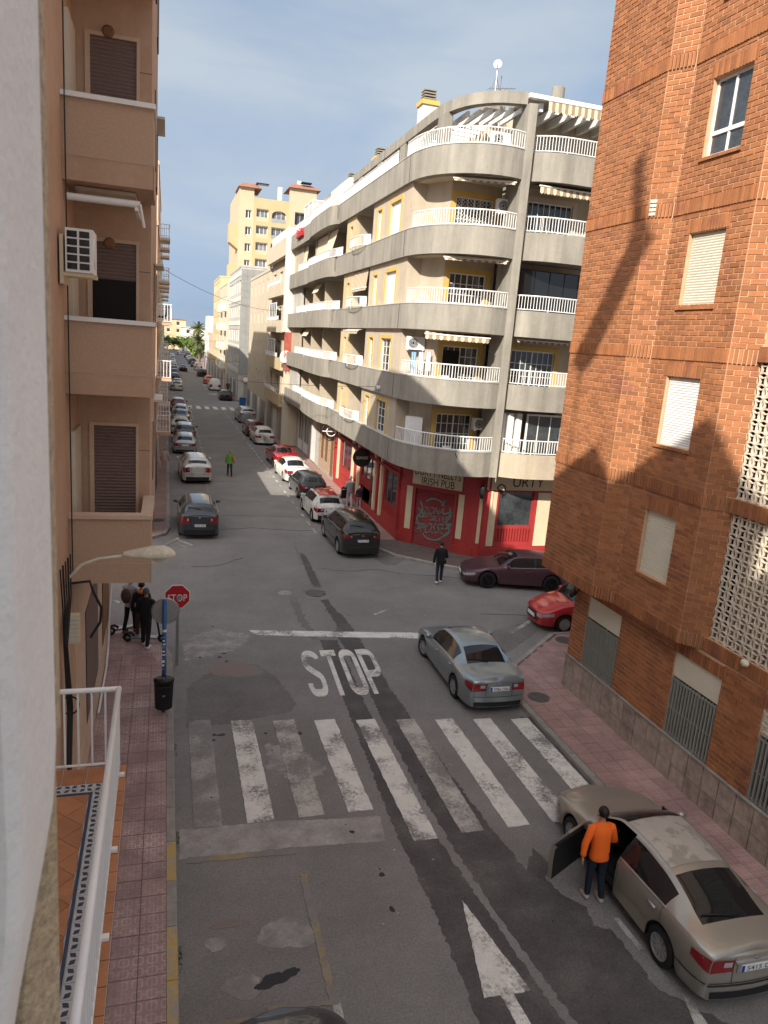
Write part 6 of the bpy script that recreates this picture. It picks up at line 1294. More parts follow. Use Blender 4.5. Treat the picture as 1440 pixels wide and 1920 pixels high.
# --- the open door of the champagne car, and what shows through the opening
def ford_extra():
    t, I = FORD, FI; X, K = I['X'], I['K']; b = MB(); g = MB(); fr_ = MB(); d0, sb = I['d0'], K['sb']; n = 10
    hinge = (X(d0), I['secy'](d0, .6))
    a = R(62)
    def place(p): x, y = p[0] - hinge[0], p[1] - hinge[1]; return (hinge[0] + x * math.cos(-a) - y * math.sin(-a), hinge[1] + x * math.sin(-a) + y * math.cos(-a), p[2])
    S = [d0 + (sb - d0) * i / n for i in range(n + 1)]; V = []
    for s in S:
        P_ = I['section'](s); V.append([(X(s), P_[r][0], max(P_[r][1], .27)) for r in range(4, 8)])
    th = .09
    for i in range(n):
        for r in range(3):
            q = [V[i][r], V[i + 1][r], V[i + 1][r + 1], V[i][r + 1]]; b.add([place(p) for p in q], [(0, 1, 2, 3)], 0); b.add([place((p[0], p[1] - th, p[2])) for p in q], [(0, 3, 2, 1)], 1)
        b.add([place(p) for p in (V[i][3], V[i + 1][3], (V[i + 1][3][0], V[i + 1][3][1] - th, V[i + 1][3][2]), (V[i][3][0], V[i][3][1] - th, V[i][3][2]))], [(0, 1, 2, 3)], 1)
    for i in (0, n):
        for r in range(3): q = [V[i][r], V[i][r + 1], (V[i][r + 1][0], V[i][r + 1][1] - th, V[i][r + 1][2]), (V[i][r][0], V[i][r][1] - th, V[i][r][2])]; b.add([place(p) for p in q], [(0, 1, 2, 3)], 0)
    o = bpy.data.objects.new('door', b.mesh('door')); COL.objects.link(o); o.parent = t; o['label'] = 'front door standing open'
    for m in (gold, MATS['interior']): o.data.materials.append(m)
    o.data.polygons.foreach_set('use_smooth', [True] * len(o.data.polygons))
    rail = []
    for s in [cc for cc in S if cc > K['cowl'] + .2]:
        P_ = I['section'](s); rail.append((s, P_))
    for (s0, A), (s1, B) in zip(rail, rail[1:]): g.add([place((X(s0), A[8][0] - .03, A[8][1])), place((X(s1), B[8][0] - .03, B[8][1])), place((X(s1), B[10][0] - .03, B[10][1])), place((X(s0), A[10][0] - .03, A[10][1]))], [(0, 1, 2, 3)])
    go = bpy.data.objects.new('side_window', g.mesh('side_window')); COL.objects.link(go); go.parent = o; go.data.materials.append(MATS['glass_dark'])
    pts = [place((X(s), A[10][0] - .02, A[10][1] + .02)) for s, A in rail]; pts = [place((X(rail[0][0]), rail[0][1][7][0], rail[0][1][7][1]))] + pts + [place((X(sb), rail[-1][1][7][0], rail[-1][1][7][1]))]
    fo = bpy.data.objects.new('window_frame', MB().tube(pts, .022, 6).mesh('window_frame')); COL.objects.link(fo); fo.parent = o; fo.data.materials.append(gold)
    def put(nm, mb, m, par=t, sm=False):
        q = bpy.data.objects.new(nm, mb.mesh(nm)); COL.objects.link(q); q.parent = par; q.data.materials.append(MATS[m])
        if sm: q.data.polygons.foreach_set('use_smooth', [True] * len(q.data.polygons))
    put('cabin_floor', MB().box(X(3.6), X(1.35), -.72, .72, .3, .34), 'interior'); put('dashboard', MB().box(X(1.75), X(1.3), -.74, .74, .6, .93), 'interior'); put('firewall', MB().box(X(1.34), X(1.3), -.76, .8, .3, .9), 'interior'); put('far_trim', MB().box(X(3.6), X(1.3), -.80, -.77, .3, 1.0).box(X(3.6), X(sb - .02), .77, .8, .3, .95), 'interior'); put('headliner', MB().box(X(3.0), X(2.3), -.42, .42, 1.28, 1.3), 'interior')
    for y in (.37, -.37): put('seat', MB().box(X(2.5), X(1.98), y - .25, y + .25, .36, .52).prism([(X(2.6), 0), (X(2.42), 0), (X(2.62), .75), (X(2.74), .75)], y - .24, y + .24, F=lambda a, c, b_: (a, b_, .45 + c)).box(X(2.78), X(2.68), y - .13, y + .13, 1.16, 1.33), 'interior')
    put('steering_wheel', MB().tube([(X(1.85) + .06 * math.sin(i * .5236), .37 + .18 * math.cos(i * .5236), .86 + .17 * math.sin(i * .5236)) for i in range(13)], .018, 6), 'plastic_black')
    put('sill_trim', MB().box(X(sb), X(d0), .72, .85, .26, .3), 'plastic_black'); 
    cx_ = I['capx'](1, 0, .9); put('boot_handle', MB().box(cx_ - .03, cx_ + .01, -.36, .36, .845, .875), 'rim'); put('rear_bumper_line', MB().tube([(I['capx'](1, t_, .47) - .012 if abs(t_) < .99 else X(K['L']) - .01, t_ * I['secy'](K['L'], .47), .47) for t_ in (-1, -.85, -.6, -.3, 0, .3, .6, .85, 1)], .012, 5), 'plastic_black')
    for sg in (1, -1): put('bumper_strip', MB().tube([(X(s_), sg * (I['secy'](s_, .48) + .006), .48) for s_ in (K['L'] - .02, K['L'] - .2, K['L'] - .42, K['L'] - .58)], .011, 5), 'plastic_black')
ford_extra()

# ------------------------------------------------------------------ people
def skinned(name, V, E, rad, m, parent, root=0, sub=2):
    """one continuous surface grown round a skeleton"""
    me = bpy.data.meshes.new(name); me.from_pydata(V, E, []); o = bpy.data.objects.new(name, me); COL.objects.link(o)
    sk = o.modifiers.new('s', 'SKIN'); sk.use_smooth_shade = True; sk.branch_smoothing = .6
    for i, d in enumerate(me.skin_vertices[0].data): d.radius = rad[i] if isinstance(rad[i], tuple) else (rad[i], rad[i]); d.use_root = (i == root)
    o.modifiers.new('u', 'SUBSURF').levels = sub
    bpy.context.view_layer.update(); r = bpy.data.meshes.new_from_object(o.evaluated_get(bpy.context.evaluated_depsgraph_get())); bpy.data.objects.remove(o); bpy.data.meshes.remove(me)
    r.name = name; r.materials.clear(); r.materials.append(MATS[m] if isinstance(m, str) else m); r.polygons.foreach_set('use_smooth', [True] * len(r.polygons))
    q = bpy.data.objects.new(name, r); COL.objects.link(q); q.parent = parent; return q
def person(label, loc, yaw, top, legs, shoes='plastic_black', hair='hair_black', h=1.75, armL=None, armR=None, stride=.0, lean=.0, hat=None, z=0.0, group='people in the street', bag=None, child=False, vest=None, sleeve=True, wide=1.0, headturn=0.0):
    """x forward, y left. arms: (elbow, wrist) offsets from the shoulder"""
    k = h / 1.75; S = lambda p: (p[0] * k, p[1] * k * (1 if not child else 1.05), p[2] * k)
    lx = lean
    J = dict(pel=(0, 0, .94), sp=(lx * .25, 0, 1.1), ch=(lx * .6, 0, 1.3), nb=(lx * .9, 0, 1.45), nk=(lx + .02, 0, 1.52), h0=(lx + .035, 0, 1.585), h1=(lx + .035, 0, 1.66), h2=(lx + .02, 0, 1.715))
    for sg, nm, arm, st in ((1, 'L', armL, stride), (-1, 'R', armR, -stride)):
        e, w = arm or ((-.02, .07 * sg, -.29), (.05, .08 * sg, -.54)); s = (lx * .75, .175 * sg * wide, 1.40)
        J['s' + nm] = s; J['e' + nm] = tuple(a + b for a, b in zip(s, e)); J['w' + nm] = tuple(a + b for a, b in zip(s, w)); dv = np.array(w) - np.array(e); dv = dv / np.linalg.norm(dv)
        wv = np.array(J['w' + nm]); J['p' + nm] = tuple(wv + dv * .06)
        side = np.cross(dv, [0, sg, 0.2]); side = side / (np.linalg.norm(side) + 1e-6)
        for f in range(4): b = wv + dv * .09 + side * (f - 1.5) * .02; J['f%d%s' % (f, nm)] = tuple(b); J['g%d%s' % (f, nm)] = tuple(b + dv * (.05, .062, .058, .042)[f] + np.array([0, -sg * .012, 0]) + np.array([.008, 0, 0]))
        J['t0' + nm] = tuple(wv + dv * .035 + side * -.035 + np.array([.01, 0, 0])); J['t1' + nm] = tuple(wv + dv * .075 + side * -.055 + np.array([.015, 0, 0]))
        J['hp' + nm] = (0, .085 * sg, .9); J['k' + nm] = (.02 + st * .55, .1 * sg, .49 + abs(st) * .03); J['a' + nm] = (-.02 + st - (.06 if st < 0 else 0), .105 * sg, .085 + (.06 if st < -.12 else 0)); J['o' + nm] = (.13 + st, .125 * sg, .035 + (.0 if st < -.12 else 0))
    J['ns'] = (lx + .125, 0, 1.635)
    names = list(J); idx = {n: i for i, n in enumerate(names)}
    E = [('pel', 'sp'), ('sp', 'ch'), ('ch', 'nb'), ('nb', 'nk'), ('nk', 'h0'), ('h0', 'h1'), ('h1', 'h2'), ('h1', 'ns')]; rad = dict(pel=.105, sp=.095, ch=.10, nb=.06, nk=.052, h0=.066, h1=.083, h2=.055, ns=.012)
    for n in 'LR':
        E += [('nb', 's' + n), ('s' + n, 'e' + n), ('e' + n, 'w' + n), ('w' + n, 'p' + n), ('p' + n, 't0' + n), ('t0' + n, 't1' + n), ('pel', 'hp' + n), ('hp' + n, 'k' + n), ('k' + n, 'a' + n), ('a' + n, 'o' + n)]
        rad.update({'s' + n: .058, 'e' + n: .042, 'w' + n: .028, 'p' + n: .026, 't0' + n: .012, 't1' + n: .009, 'hp' + n: .085, 'k' + n: .055, 'a' + n: .04, 'o' + n: .035})
        for f in range(4): E += [('p' + n, 'f%d%s' % (f, n)), ('f%d%s' % (f, n), 'g%d%s' % (f, n))]; rad['f%d%s' % (f, n)] = .0095; rad['g%d%s' % (f, n)] = .0085
    root = thing('person', label, 'person', (loc[0], loc[1], z), group, world=False); root.rotation_euler = (0, 0, R(yaw))
    skinned('body', [S(J[n]) for n in names], [(idx[a], idx[b]) for a, b in E], [rad[n] * k for n in names], 'skin', root, 0)
    def wear(nm, js, es, rr, m, sub=2):
        ii = {n: i for i, n in enumerate(js)}; return skinned(nm, [S(J[n]) if isinstance(n, str) else S(n) for n in js], [(ii[a], ii[b]) for a, b in es], [(r_[0] * k, r_[1] * k) if isinstance(r_, tuple) else r_ * k for r_ in rr], m, root, 0, sub)
    J['hem'] = (0, 0, .84); J['hemL'] = (0, .1, .84); J['hemR'] = (0, -.1, .84); J['wst'] = (0, 0, 1.0); J['blL'] = (lx * .6, .1, 1.28); J['blR'] = (lx * .6, -.1, 1.28); J['spL'] = (lx * .3, .075, 1.08); J['spR'] = (lx * .3, -.075, 1.08); J['hpl'] = (0, .085, .9); J['hpr'] = (0, -.085, .9)
    def loft(nm, secs, m, arms, grow=0.0):
        b = MB(); seg = 16; zs = [q[0] for q in secs]
        for q, (zz, wy, dx_, xo) in enumerate(secs):
            for a in range(seg):
                c = 2 * math.pi * a / seg; fold = 1 + .02 * math.sin(5 * c + q * 1.7); b.v.append(S((xo + lx * max(0, (zz - .94) / .55) + (dx_ + grow) * math.copysign(abs(math.cos(c)) ** .85, math.cos(c)) * fold, (wy + grow) * wide * math.copysign(abs(math.sin(c)) ** .85, math.sin(c)) * fold, zz)))
        b.f = [(i_ * seg + a, i_ * seg + (a + 1) % seg, (i_ + 1) * seg + (a + 1) % seg, (i_ + 1) * seg + a) for i_ in range(len(secs) - 1) for a in range(seg)]; b.mi = [0] * len(b.f)
        if arms:
            for n in 'LR':
                s_, e_, w_ = (np.array(J[x + n]) for x in 'sew'); sg = 1 if n == 'L' else -1; inn = s_ + np.array([0, -.06 * sg, .0]); pts = [inn, s_ + np.array([0, .0, -.01])] + [s_ + (e_ - s_) * t for t in (.35, .7, 1.0)] + [e_ + (w_ - e_) * t for t in (.3, .6, .85, .97)]
                b.tube([S(tuple(p)) for p in pts], [r_ * k for r_ in (.075, .078, .07, .064, .062, .06, .052, .053, .045)], 12)
        q = bpy.data.objects.new(nm, b.mesh(nm)); COL.objects.link(q); q.parent = root; q.data.materials.append(MATS[m] if isinstance(m, str) else m); q.data.polygons.foreach_set('use_smooth', [True] * len(q.data.polygons))
    SEC_ = [(.83, .168, .128, 0), (.84, .172, .132, 0), (.9, .17, .132, 0), (1.0, .165, .125, 0), (1.1, .163, .12, 0), (1.24, .178, .126, 0), (1.34, .19, .122, 0), (1.41, .185, .1, 0), (1.455, .13, .082, .0), (1.485, .08, .068, .005), (1.515, .066, .06, .012)]
    loft('jacket', SEC_, top, sleeve)
    wear('trousers', ['wst', 'hpL', 'hpR', 'kL', 'kR', 'aL', 'aR'], [('wst', 'hpL'), ('wst', 'hpR'), ('hpL', 'kL'), ('kL', 'aL'), ('hpR', 'kR'), ('kR', 'aR')], [.105, .098, .098, .07, .07, .057, .057], legs)
    for n in 'LR': a, o_ = J['a' + n], J['o' + n]; wear('shoe', [(a[0] - .05, a[1], a[2] - .03), (a[0] + .03, a[1], a[2] - .03), (o_[0] - .01, o_[1], o_[2]), (o_[0] + .05, o_[1], o_[2] - .004)], [((a[0] - .05, a[1], a[2] - .03), (a[0] + .03, a[1], a[2] - .03)), ((a[0] + .03, a[1], a[2] - .03), (o_[0] - .01, o_[1], o_[2])), ((o_[0] - .01, o_[1], o_[2]), (o_[0] + .05, o_[1], o_[2] - .004))], [.05, .056, .046, .032], shoes)
    hx = lx * k + .02 * k
    def loc_obj(nm, b, m, par=root):
        q = bpy.data.objects.new(nm, b.mesh(nm)); COL.objects.link(q); q.parent = par; q.data.materials.append(MATS[m] if isinstance(m, str) else m); q.data.polygons.foreach_set('use_smooth', [True] * len(q.data.polygons)); return q
    hb = MB(); seg, rings = 14, 7; R0 = (.103 * k, .09 * k, .118 * k); cz = 1.67 * k
    for i in range(rings + 1):
        for j in range(seg):
            b_ = 2 * math.pi * j / seg; front = max(0, math.cos(b_)); lim = math.pi * (.66 - .26 * front) ; a_ = lim * i / rings
            hb.v.append((hx + R0[0] * math.sin(a_) * math.cos(b_) - .006, R0[1] * math.sin(a_) * math.sin(b_), cz + R0[2] * math.cos(a_) * .93))
    hb.f = [(i * seg + j, (i + 1) * seg + j, (i + 1) * seg + (j + 1) % seg, i * seg + (j + 1) % seg) for i in range(rings) for j in range(seg)]; hb.mi = [0] * len(hb.f)
    loc_obj('hair' if not hat else 'hat', hb, hair if not hat else hat)
    if hat and 'cap' in (hat if isinstance(hat, str) else hat.name): loc_obj('peak', MB().ball((hx + .13 * k, 0, 1.70 * k), (.07 * k, .07 * k, .008)), hat)
    for sg in (1, -1): loc_obj('eye', MB().ball((hx + .085 * k, sg * .032 * k, 1.66 * k), .011 * k, 6, 4), 'ink'); loc_obj('ear', MB().ball((hx + .0, sg * .092 * k, 1.64 * k), (.02 * k, .012 * k, .032 * k), 6, 4), 'skin')
    if vest: loft('vest', SEC_[:8], vest, False, .014)
    return root, J, k, loc_obj
orange_c = mat('cloth_orange', (.90, .15, .012), .75, .04, 5, .35, 20, local=True, bd=.03); jeans = cloth('cloth_jeans', (.012, .017, .032)); blk = cloth('cloth_black', (.010, .010, .012)); grn = cloth('cloth_green', (.10, .26, .045)); dkblue = cloth('cloth_navy', (.02, .025, .04)); greyc = cloth('cloth_grey', (.20, .20, .20)); lav = cloth('cloth_lavender', (.42, .37, .41)); whitec = cloth('cloth_offwhite', (.42, .40, .38)); cloth('cap_grey', (.25, .25, .24)); cloth('beanie_grey', (.09, .085, .085)); cloth('cap_white', (.62, .60, .57)); shoe_c = cloth('shoe_cream', (.42, .38, .31)); cloth('shoe_white', (.6, .6, .58)); pinkc = cloth('cloth_pink', (.46, .33, .30)); orb = cloth('cloth_dull_orange', (.48, .17, .05)); brown_c = cloth('cloth_brown', (.09, .05, .035))
person('man in a bright orange sweatshirt and dark jeans standing at the open car door', (7.27, 9.45), 84, orange_c, jeans, 'shoe_cream', armL=((-.06, .13, -.26), (-.10, .16, -.47)), armR=((.02, -.1, -.27), (.2, -.03, -.38)), stride=.03, lean=.05, h=1.76)
p_, J_, k_, lo_ = person('person in black sweater and dark jeans walking towards the pub', (10.58, 26.3), 78, blk, dkblue, 'shoe_white', 'hair_black', h=1.74, stride=-.14, armR=((.02, -.08, -.28), (.18, -.02, -.3)))
lo_('shoulder_bag', MB().ball((.02, -.2, .92), (.1, .05, .11)), 'black_metal')
p_, J_, k_, lo_ = person('person in a green jacket with an orange bag walking in the middle of the street', (4.05, 48.2), 92, grn, dkblue, 'plastic_black', hat='cap_grey', h=1.74, stride=.12)
lo_('bag', MB().ball((-.02, -.25, 1.12), (.14, .09, .2)), orb); lo_('bag_strap', MB().tube([(-.1, .12, 1.44), (-.13, -.05, 1.3), (-.05, -.22, 1.2)], .015, 5), orb)
person('adult in a grey waistcoat and pale trousers pushing a pushchair past the pub', (9.93, 39.15), 86, whitec, lav, 'shoe_white', hat='cap_white', h=1.76, z=KH, vest=greyc, armL=((.08, .06, -.26), (.32, .04, -.34)), armR=((.08, -.06, -.26), (.32, -.04, -.34)), stride=.12)
person('small child in navy with a white cap beside the adult with the pushchair', (10.5, 39.25), 86, dkblue, lav, 'shoe_white', hat='cap_white', h=1.18, z=KH, child=True, stride=.08)
person('person in black clothes and a grey beanie facing the street corner on the left pavement', (-.48, 20.85), 70, blk, blk, 'shoe_white', hat='beanie_grey', h=1.78, z=KH, armR=((.1, -.16, -.2), (.3, -.1, -.12)), armL=((.0, .08, -.27), (.2, .0, -.3)), stride=.1)
p_, J_, k_, lo_ = person('person in black with an orange hood between the two others on the left pavement', (-.62, 21.55), 100, blk, brown_c, 'cloth_brown', 'hair_black', h=1.74, z=KH, stride=.06)
lo_('hood', MB().ball((-.07, 0, 1.46), (.09, .13, .06)), orb)
p_, J_, k_, lo_ = person('person in an off white jacket with a dark rucksack standing over a scooter', (-.95, 22.0), 60, whitec, blk, 'cloth_brown', 'hair_black', h=1.78, z=KH, armL=((.14, .03, -.22), (.36, -.04, -.28)), armR=((.14, -.03, -.22), (.36, .02, -.28)), stride=-.1)
lo_('rucksack', MB().ball((-.2, .02, 1.22), (.12, .16, .24)), brown_c)
person('person in pale pink clothes beside the pearl white crossover on the left pavement', (-.02, 48.1), 80, pinkc, pinkc, 'shoe_white', 'hair_grey', h=1.62, z=KH, lean=.1)
person('distant person in dark clothes on the right pavement past the far crossing', (9.0, 114.5), 90, brown_c, blk, hat=None, h=1.75, z=KH)
# pushchair and kick scooters
def wheel_ring(mb, c, r, t, ax='y'):
    mb.tube([(c[0] + r * math.cos(i * .3927), c[1], c[2] + r * math.sin(i * .3927)) for i in range(17)], t, 6)
pc = thing('pushchair', 'black pushchair pushed along the pub pavement', 'pushchair', (9.75, 39.75, KH), world=False); pc.rotation_euler = (0, 0, R(88))
def lo(nm, b, m, par, sm=True):
    q = bpy.data.objects.new(nm, b.mesh(nm)); COL.objects.link(q); q.parent = par; q.data.materials.append(MATS[m] if isinstance(m, str) else m)
    if sm: q.data.polygons.foreach_set('use_smooth', [True] * len(q.data.polygons))
    return q
lo('frame', MB().tube([(-.35, .22, .95), (.3, .22, .12)], .015).tube([(-.35, -.22, .95), (.3, -.22, .12)], .015).tube([(-.35, -.22, .95), (-.35, .22, .95)], .018).tube([(.0, .22, .5), (-.3, .22, .12)], .015).tube([(.0, -.22, .5), (-.3, -.22, .12)], .015), 'grey_metal', pc)
lo('seat', MB().prism([(-.2, .4), (.2, .35), (.35, .4), (.2, .45), (-.05, .5), (-.2, .95), (-.28, .95)], -.19, .19, F=lambda a, b, c: (a, c, b)), 'cloth_black', pc, False); lo('hood', MB().ball((-.08, 0, .9), (.25, .21, .16)), 'cloth_black', pc)
for x in (.3, -.3):
    for y in (.24, -.24): b = MB(); wheel_ring(b, (x, y, .11), .09, .02); lo('wheel', b, 'tyre', pc)
def scooter(lab, loc, yaw, tilt=0.0):
    s = thing('kick_scooter', lab, 'scooter', (loc[0], loc[1], KH), 'scooters on the left pavement', world=False); s.rotation_euler = (R(tilt), 0, R(yaw))
    lo('deck', MB().box(-.4, .35, -.08, .08, .12, .18), 'grey_metal', s, False); lo('stem', MB().tube([(.42, 0, .15), (.36, 0, .6), (.28, 0, 1.05)], .03, 8), 'black_metal', s); lo('handlebar', MB().tube([(.28, -.25, 1.05), (.28, .25, 1.05)], .02, 6), 'black_metal', s); lo('mudguard', MB().tube([(-.62, 0, .12), (-.55, 0, .27), (-.42, 0, .3), (-.3, 0, .2)], .04, 6), 'black_metal', s)
    for x in (.47, -.5): b = MB(); wheel_ring(b, (x, 0, .12), .09, .035); o = lo('wheel', b, 'tyre', s); lo('hub', MB().lathe([(.05, -.02), (.05, .02)], 12, F=lambda a, c, d, x=x: (x + a, d, .12 + c)), 'grey_metal', o)
scooter('black kick scooter under the person with the rucksack', (-1.02, 22.05), 25); scooter('grey kick scooter lying across the left pavement beside the orange hooded person', (-.5, 21.25), -8, 8)

# ------------------------------------------------------------------ signs, bin, poles
mp = thing('traffic_mirror', 'round traffic mirror seen from behind on a blue pole above the litter bin', 'mirror', (.03, 16.95, KH))
zt = 2.98
lowp = MB().tube([(.03, 16.95, KH), (.03, 16.95, zt)], .048, 12); obj('pole', lowp, 'sign_blue', mp, True)
mat('mirror_back', (.27, .265, .255), .5, .12, 4, .05, 20)
obj('mirror_back', MB().lathe([(.30, -.02), (.31, .03), (.29, .04), (.05, .06)], 32, F=lambda a, b, c: (.05 + a, 17.05 - c, 2.68 + b)), 'mirror_back', mp); obj('rim', MB().tube([(.05 + .31 * math.cos(i * .19635), 17.03, 2.68 + .31 * math.sin(i * .19635)) for i in range(33)], .018, 6), 'grey_metal', mp)
for k in range(10): obj('sticker', MB().box(-.01 + rnd.uniform(-.02, .01), .03 + rnd.uniform(0, .03), 16.897, 16.903, 1.25 + k * .09, 1.25 + k * .09 + rnd.uniform(.02, .06)), 'white_paint' if k % 3 else 'grey_metal', mp)
obj('band', MB().tube([(.03, 16.95, 2.2), (.03, 16.95, 2.26)], .051, 12), 'white_paint', mp)
bn = thing('litter_bin', 'black litter bin hanging on the blue pole', 'bin', (.03, 16.75, .3)); tb = MB(); seg = 20
for i, (r, z) in enumerate(((.17, .34), (.2, .37), (.225, 1.0), (.24, 1.05), (.24, 1.1), (.2, 1.13), (.15, 1.14))):
    for q in range(seg): a = 2 * math.pi * q / seg; tb.v.append((.03 + r * math.cos(a), 16.72 + r * .72 * math.sin(a), z))
tb.f = [(i * seg + q, i * seg + (q + 1) % seg, (i + 1) * seg + (q + 1) % seg, (i + 1) * seg + q) for i in range(6) for q in range(seg)] + [tuple(range(seg))[::-1], tuple(range(6 * seg, 7 * seg))]; tb.mi = [0] * len(tb.f); obj('bucket', tb, 'bin_black', bn); obj('slot', MB().box(-.13, .19, 16.5, 16.56, .9, .98), 'dark_void', bn); obj('badge', MB().box(.0, .06, 16.54, 16.552, .72, .76), 'grey_metal', bn); obj('lock', MB().box(.01, .05, 16.6, 16.63, 1.125, 1.165), 'grey_metal', bn)
ss = thing('stop_sign', 'red octagonal stop sign on a grey post at the left corner', 'sign', (.36, 19.5, KH)); obj('post', MB().box(.33, .41, 19.48, 19.56, KH, 2.3), 'grey_metal', ss)
def octa(r): return [(r * math.cos(math.pi / 8 + i * math.pi / 4), r * math.sin(math.pi / 8 + i * math.pi / 4)) for i in range(8)]
FS_ = lambda a, b, c: (.36 + a, 19.45 - c, 2.16 + b)
ob_ = obj('border', MB().prism(octa(.36), 0, .02, FS_), 'white_paint', ss); obj('plate', MB().prism(octa(.335), .02, .024, FS_), 'sign_red', ss); letters('STOP', .5, .2, lambda u, v: FS_(u, v - .03, .027), 'white_paint', ss); letters('JAY', .2, .09, lambda u, v: FS_(u - .03, v + .17, .027), 'pub_red_dark', ss, 'scribble')
obj('sticker', MB().lathe([(.07, .024), (.07, .029)], 16, F=lambda a, b, c: FS_(a + .04, b - .04, c)), 'grey_metal', ss)
wp = thing('drain_pipe', 'thin white pipe running down the salmon wall to the pavement', 'pipe', (-1.48, 18, 0)); obj('pipe', MB().tube([(-1.45, 21.5, 1.9), (-1.45, 20.9, 1.4), (-1.45, 20.2, .5), (-1.45, 19.5, .2), (-1.45, 17, .18)], .03, 6), 'pvc_white', wp)

# ------------------------------------------------------------------ wires
def wire(lab, a, b, sag, r=.014):
    tag(obj('overhead_wire', MB().tube([(a[0] + (b[0] - a[0]) * t, a[1] + (b[1] - a[1]) * t, a[2] + (b[2] - a[2]) * t - sag * 4 * t * (1 - t)) for t in [i / 14 for i in range(15)]], r, 5), 'cable_black'), lab, 'wire', 'overhead wires')
wire('dark wire from the corner building across to the left hand row', (9.66, 34, 7.2), (-.4, 80, 5.2), .5, .012); wire('thin wire high over the street from the left row to the cream house', (-.3, 44, 12.3), (9.15, 63, 11.2), .6, .012); wire('thin wire over the far crossing', (-.4, 88, 7.2), (9.1, 96, 5.6), .5, .016); wire('second thin wire past the far crossing', (-.4, 125, 8.2), (9.1, 130, 7.6), .5, .02)

# ------------------------------------------------------------------ trees
def tree(name, lab, x, y, h, r, m, n=900, leaf=.35, group='trees at the far end', trunk_h=None):
    t = thing(name, lab, 'tree', (x, y, 0), group); th = trunk_h or h * .4
    obj('trunk', MB().tube([(x, y, 0), (x + .1, y, th * .6), (x, y + .1, th), (x - .2, y, h * .75)], [.22, .18, .14, .06], 7).tube([(x, y, th * .8), (x + r * .4, y, h * .7)], [.1, .04], 5).tube([(x, y, th * .8), (x - r * .4, y + .3, h * .7)], [.1, .04], 5), 'trunk', t, True)
    b = MB(); cl = [(rnd.gauss(0, .45) * r, rnd.gauss(0, .45) * r, rnd.uniform(-.8, .8) * (h - th) * .5) for _ in range(14)]
    for i in range(n):
        c = cl[i % 14]; p = (x + c[0] + rnd.gauss(0, .25) * r, y + c[1] + rnd.gauss(0, .25) * r, (h + th) / 2 + c[2] + rnd.gauss(0, .18) * (h - th)); u = Vector((rnd.gauss(0, 1), rnd.gauss(0, 1), rnd.gauss(0, .6))).normalized() * leaf; v = u.cross(Vector((rnd.gauss(0, 1), rnd.gauss(0, 1), 1))).normalized() * leaf * .6; q = Vector(p)
        b.add([q - u, q + v, q + u, q - v], [(0, 1, 2, 3)])
    obj('crown', b, m, t); return t
def palm(x, y, h, lab):
    t = thing('palm_tree', lab, 'tree', (x, y, 0), None); obj('trunk', MB().tube([(x + .25 * math.sin(i * .4), y, h * i / 10) for i in range(11)], [.42 - .012 * i for i in range(11)], 9), 'trunk', t, True); b = MB()
    for k in range(64):
        a = rnd.uniform(0, 6.283); el = rnd.uniform(-.7, 1.2); Lf = rnd.uniform(2.4, 3.4); pts = []; d = Vector((math.cos(a) * math.cos(el), math.sin(a) * math.cos(el), math.sin(el))); p = Vector((x, y, h))
        for i in range(8): pts.append(p.copy()); p = p + d * Lf / 7; d = (d + Vector((0, 0, -.16))).normalized()
        for i in range(1, 8):
            sd = d.cross(Vector((0, 0, 1))).normalized()
            for s_ in (1, -1):
                w = .55 * math.sin(math.pi * (i / 8) ** .7) + .1; q0, q1 = pts[i - 1], pts[i]; tip = q1 + sd * s_ * w + Vector((0, 0, -.25)); b.add([q0, q1, tip], [(0, 1, 2)])
    obj('crown', b, 'palm_leaf', t)
palm(*G(371, 672), 9.2, 'tall palm tree on the right at the far end of the street'); palm(8.2, 204, 6.0, 'lower palm tree beside the tall palm')
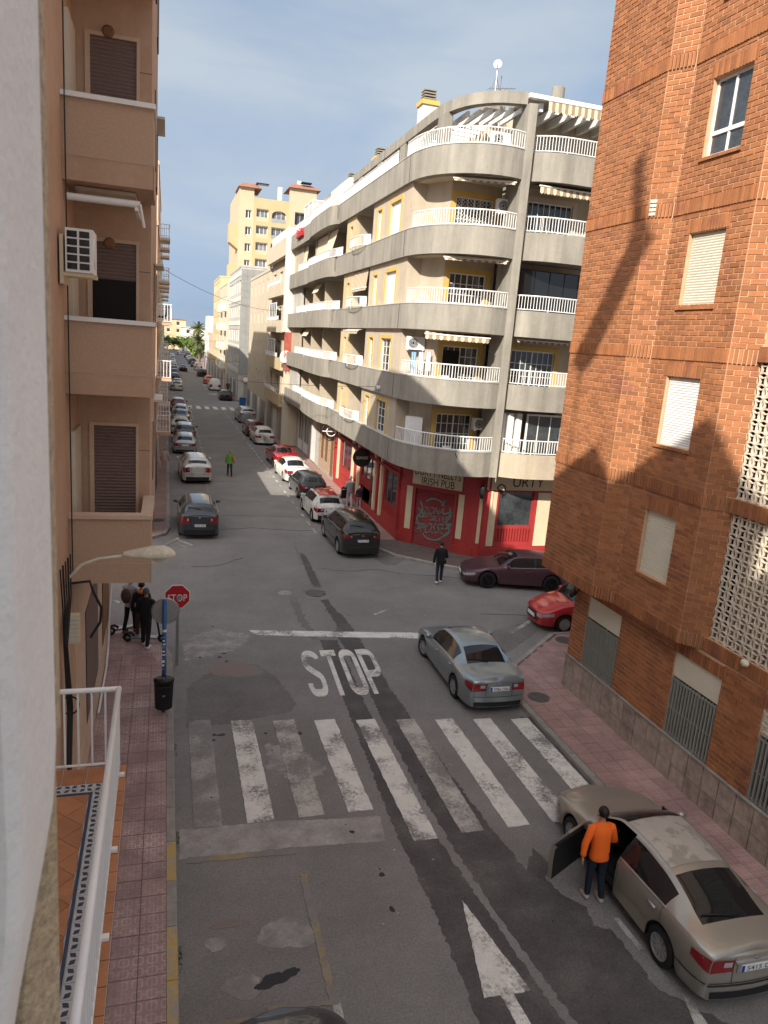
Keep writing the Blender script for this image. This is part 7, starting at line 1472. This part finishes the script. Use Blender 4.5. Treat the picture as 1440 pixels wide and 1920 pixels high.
for i, (x, y, h, r) in enumerate(((-1.0, 318, 5.0, 3.0), (3.0, 322, 5.2, 3.0), (6.5, 316, 4.6, 2.4), (9.0, 300, 5.5, 2.6), (9.2, 262, 5.2, 2.2), (9.2, 240, 4.8, 2.0), (9.3, 222, 4.6, 1.8))):
    tree('street_tree', ('bright green round tree, leftmost at the far end', 'bright green round tree in the middle at the far end', 'bright green round tree right of the far middle one', 'green tree at the far right end of the pavement', 'green tree on the right pavement, third beyond the palm', 'green tree on the right pavement, second beyond the palm', 'green tree on the right pavement, first beyond the palm')[i], x, y, h, r, 'foliage_bright', 700, .4, trunk_h=h * .35)
st_ = thing('lamp_post', 'thin white lamp post before the palm tree', 'lamp post', (8.6, 165, 0)); obj('pole', MB().tube([(8.6, 165, 0), (8.6, 165, 8.0)], .09, 8), 'white_paint', st_); obj('arm', MB().tube([(8.6, 165, 7.9), (7.6, 165, 8.3)], .06, 6), 'white_paint', st_); obj('head', MB().ball((7.4, 165, 8.3), (.4, .15, .1)), 'white_paint', st_)
rc_ = thing('no_entry_sign', 'round sign on the blue grey wall past the far crossing', 'sign', (10.3, 102.8, 2.6)); obj('plate', MB().lathe([(.4, 0), (.4, .03)], 20, F=lambda a, b, c: (10.4 + a, 102.8 - c, 3.0 + b)), 'white_paint', rc_); obj('ring', MB().tube([(10.4 + .4 * math.cos(i * .3142), 102.76, 3.0 + .4 * math.sin(i * .3142)) for i in range(21)], .04, 6), 'sign_red', rc_)
bb_ = thing('blue_bin', 'blue bin standing at the corner of the far side street', 'bin', (9.1, 93, KH)); obj('body', MB().prism([(8.8, 92.7), (9.5, 92.7), (9.55, 93.3), (8.75, 93.3)], KH, 1.3), 'sign_blue', bb_); obj('lid', MB().box(8.72, 9.58, 92.65, 93.35, 1.3, 1.4), 'sign_blue', bb_)
for k, (y0, n_) in enumerate(((9.6, 30), (12.3, 26), (7.7, 24), (15.4, 14))):      # weeds in the kerb joint
    b = MB()
    for i in range(n_):
        x, y = .27 + rnd.uniform(0, .05), y0 + rnd.gauss(0, .12); a = rnd.uniform(0, 6.28); h_ = rnd.uniform(.03, .09); b.add([(x, y, .0), (x + .012, y + .01, .0), (x + math.cos(a) * .04 + .02, y + math.sin(a) * .04, h_)], [(0, 1, 2)])
    tag(obj('weeds', b, 'foliage'), 'small weeds growing in the joint of the left kerb', 'weeds', kind='stuff')
for o in bpy.data.objects:
    if o.get('_w') is not None: del o['_w']
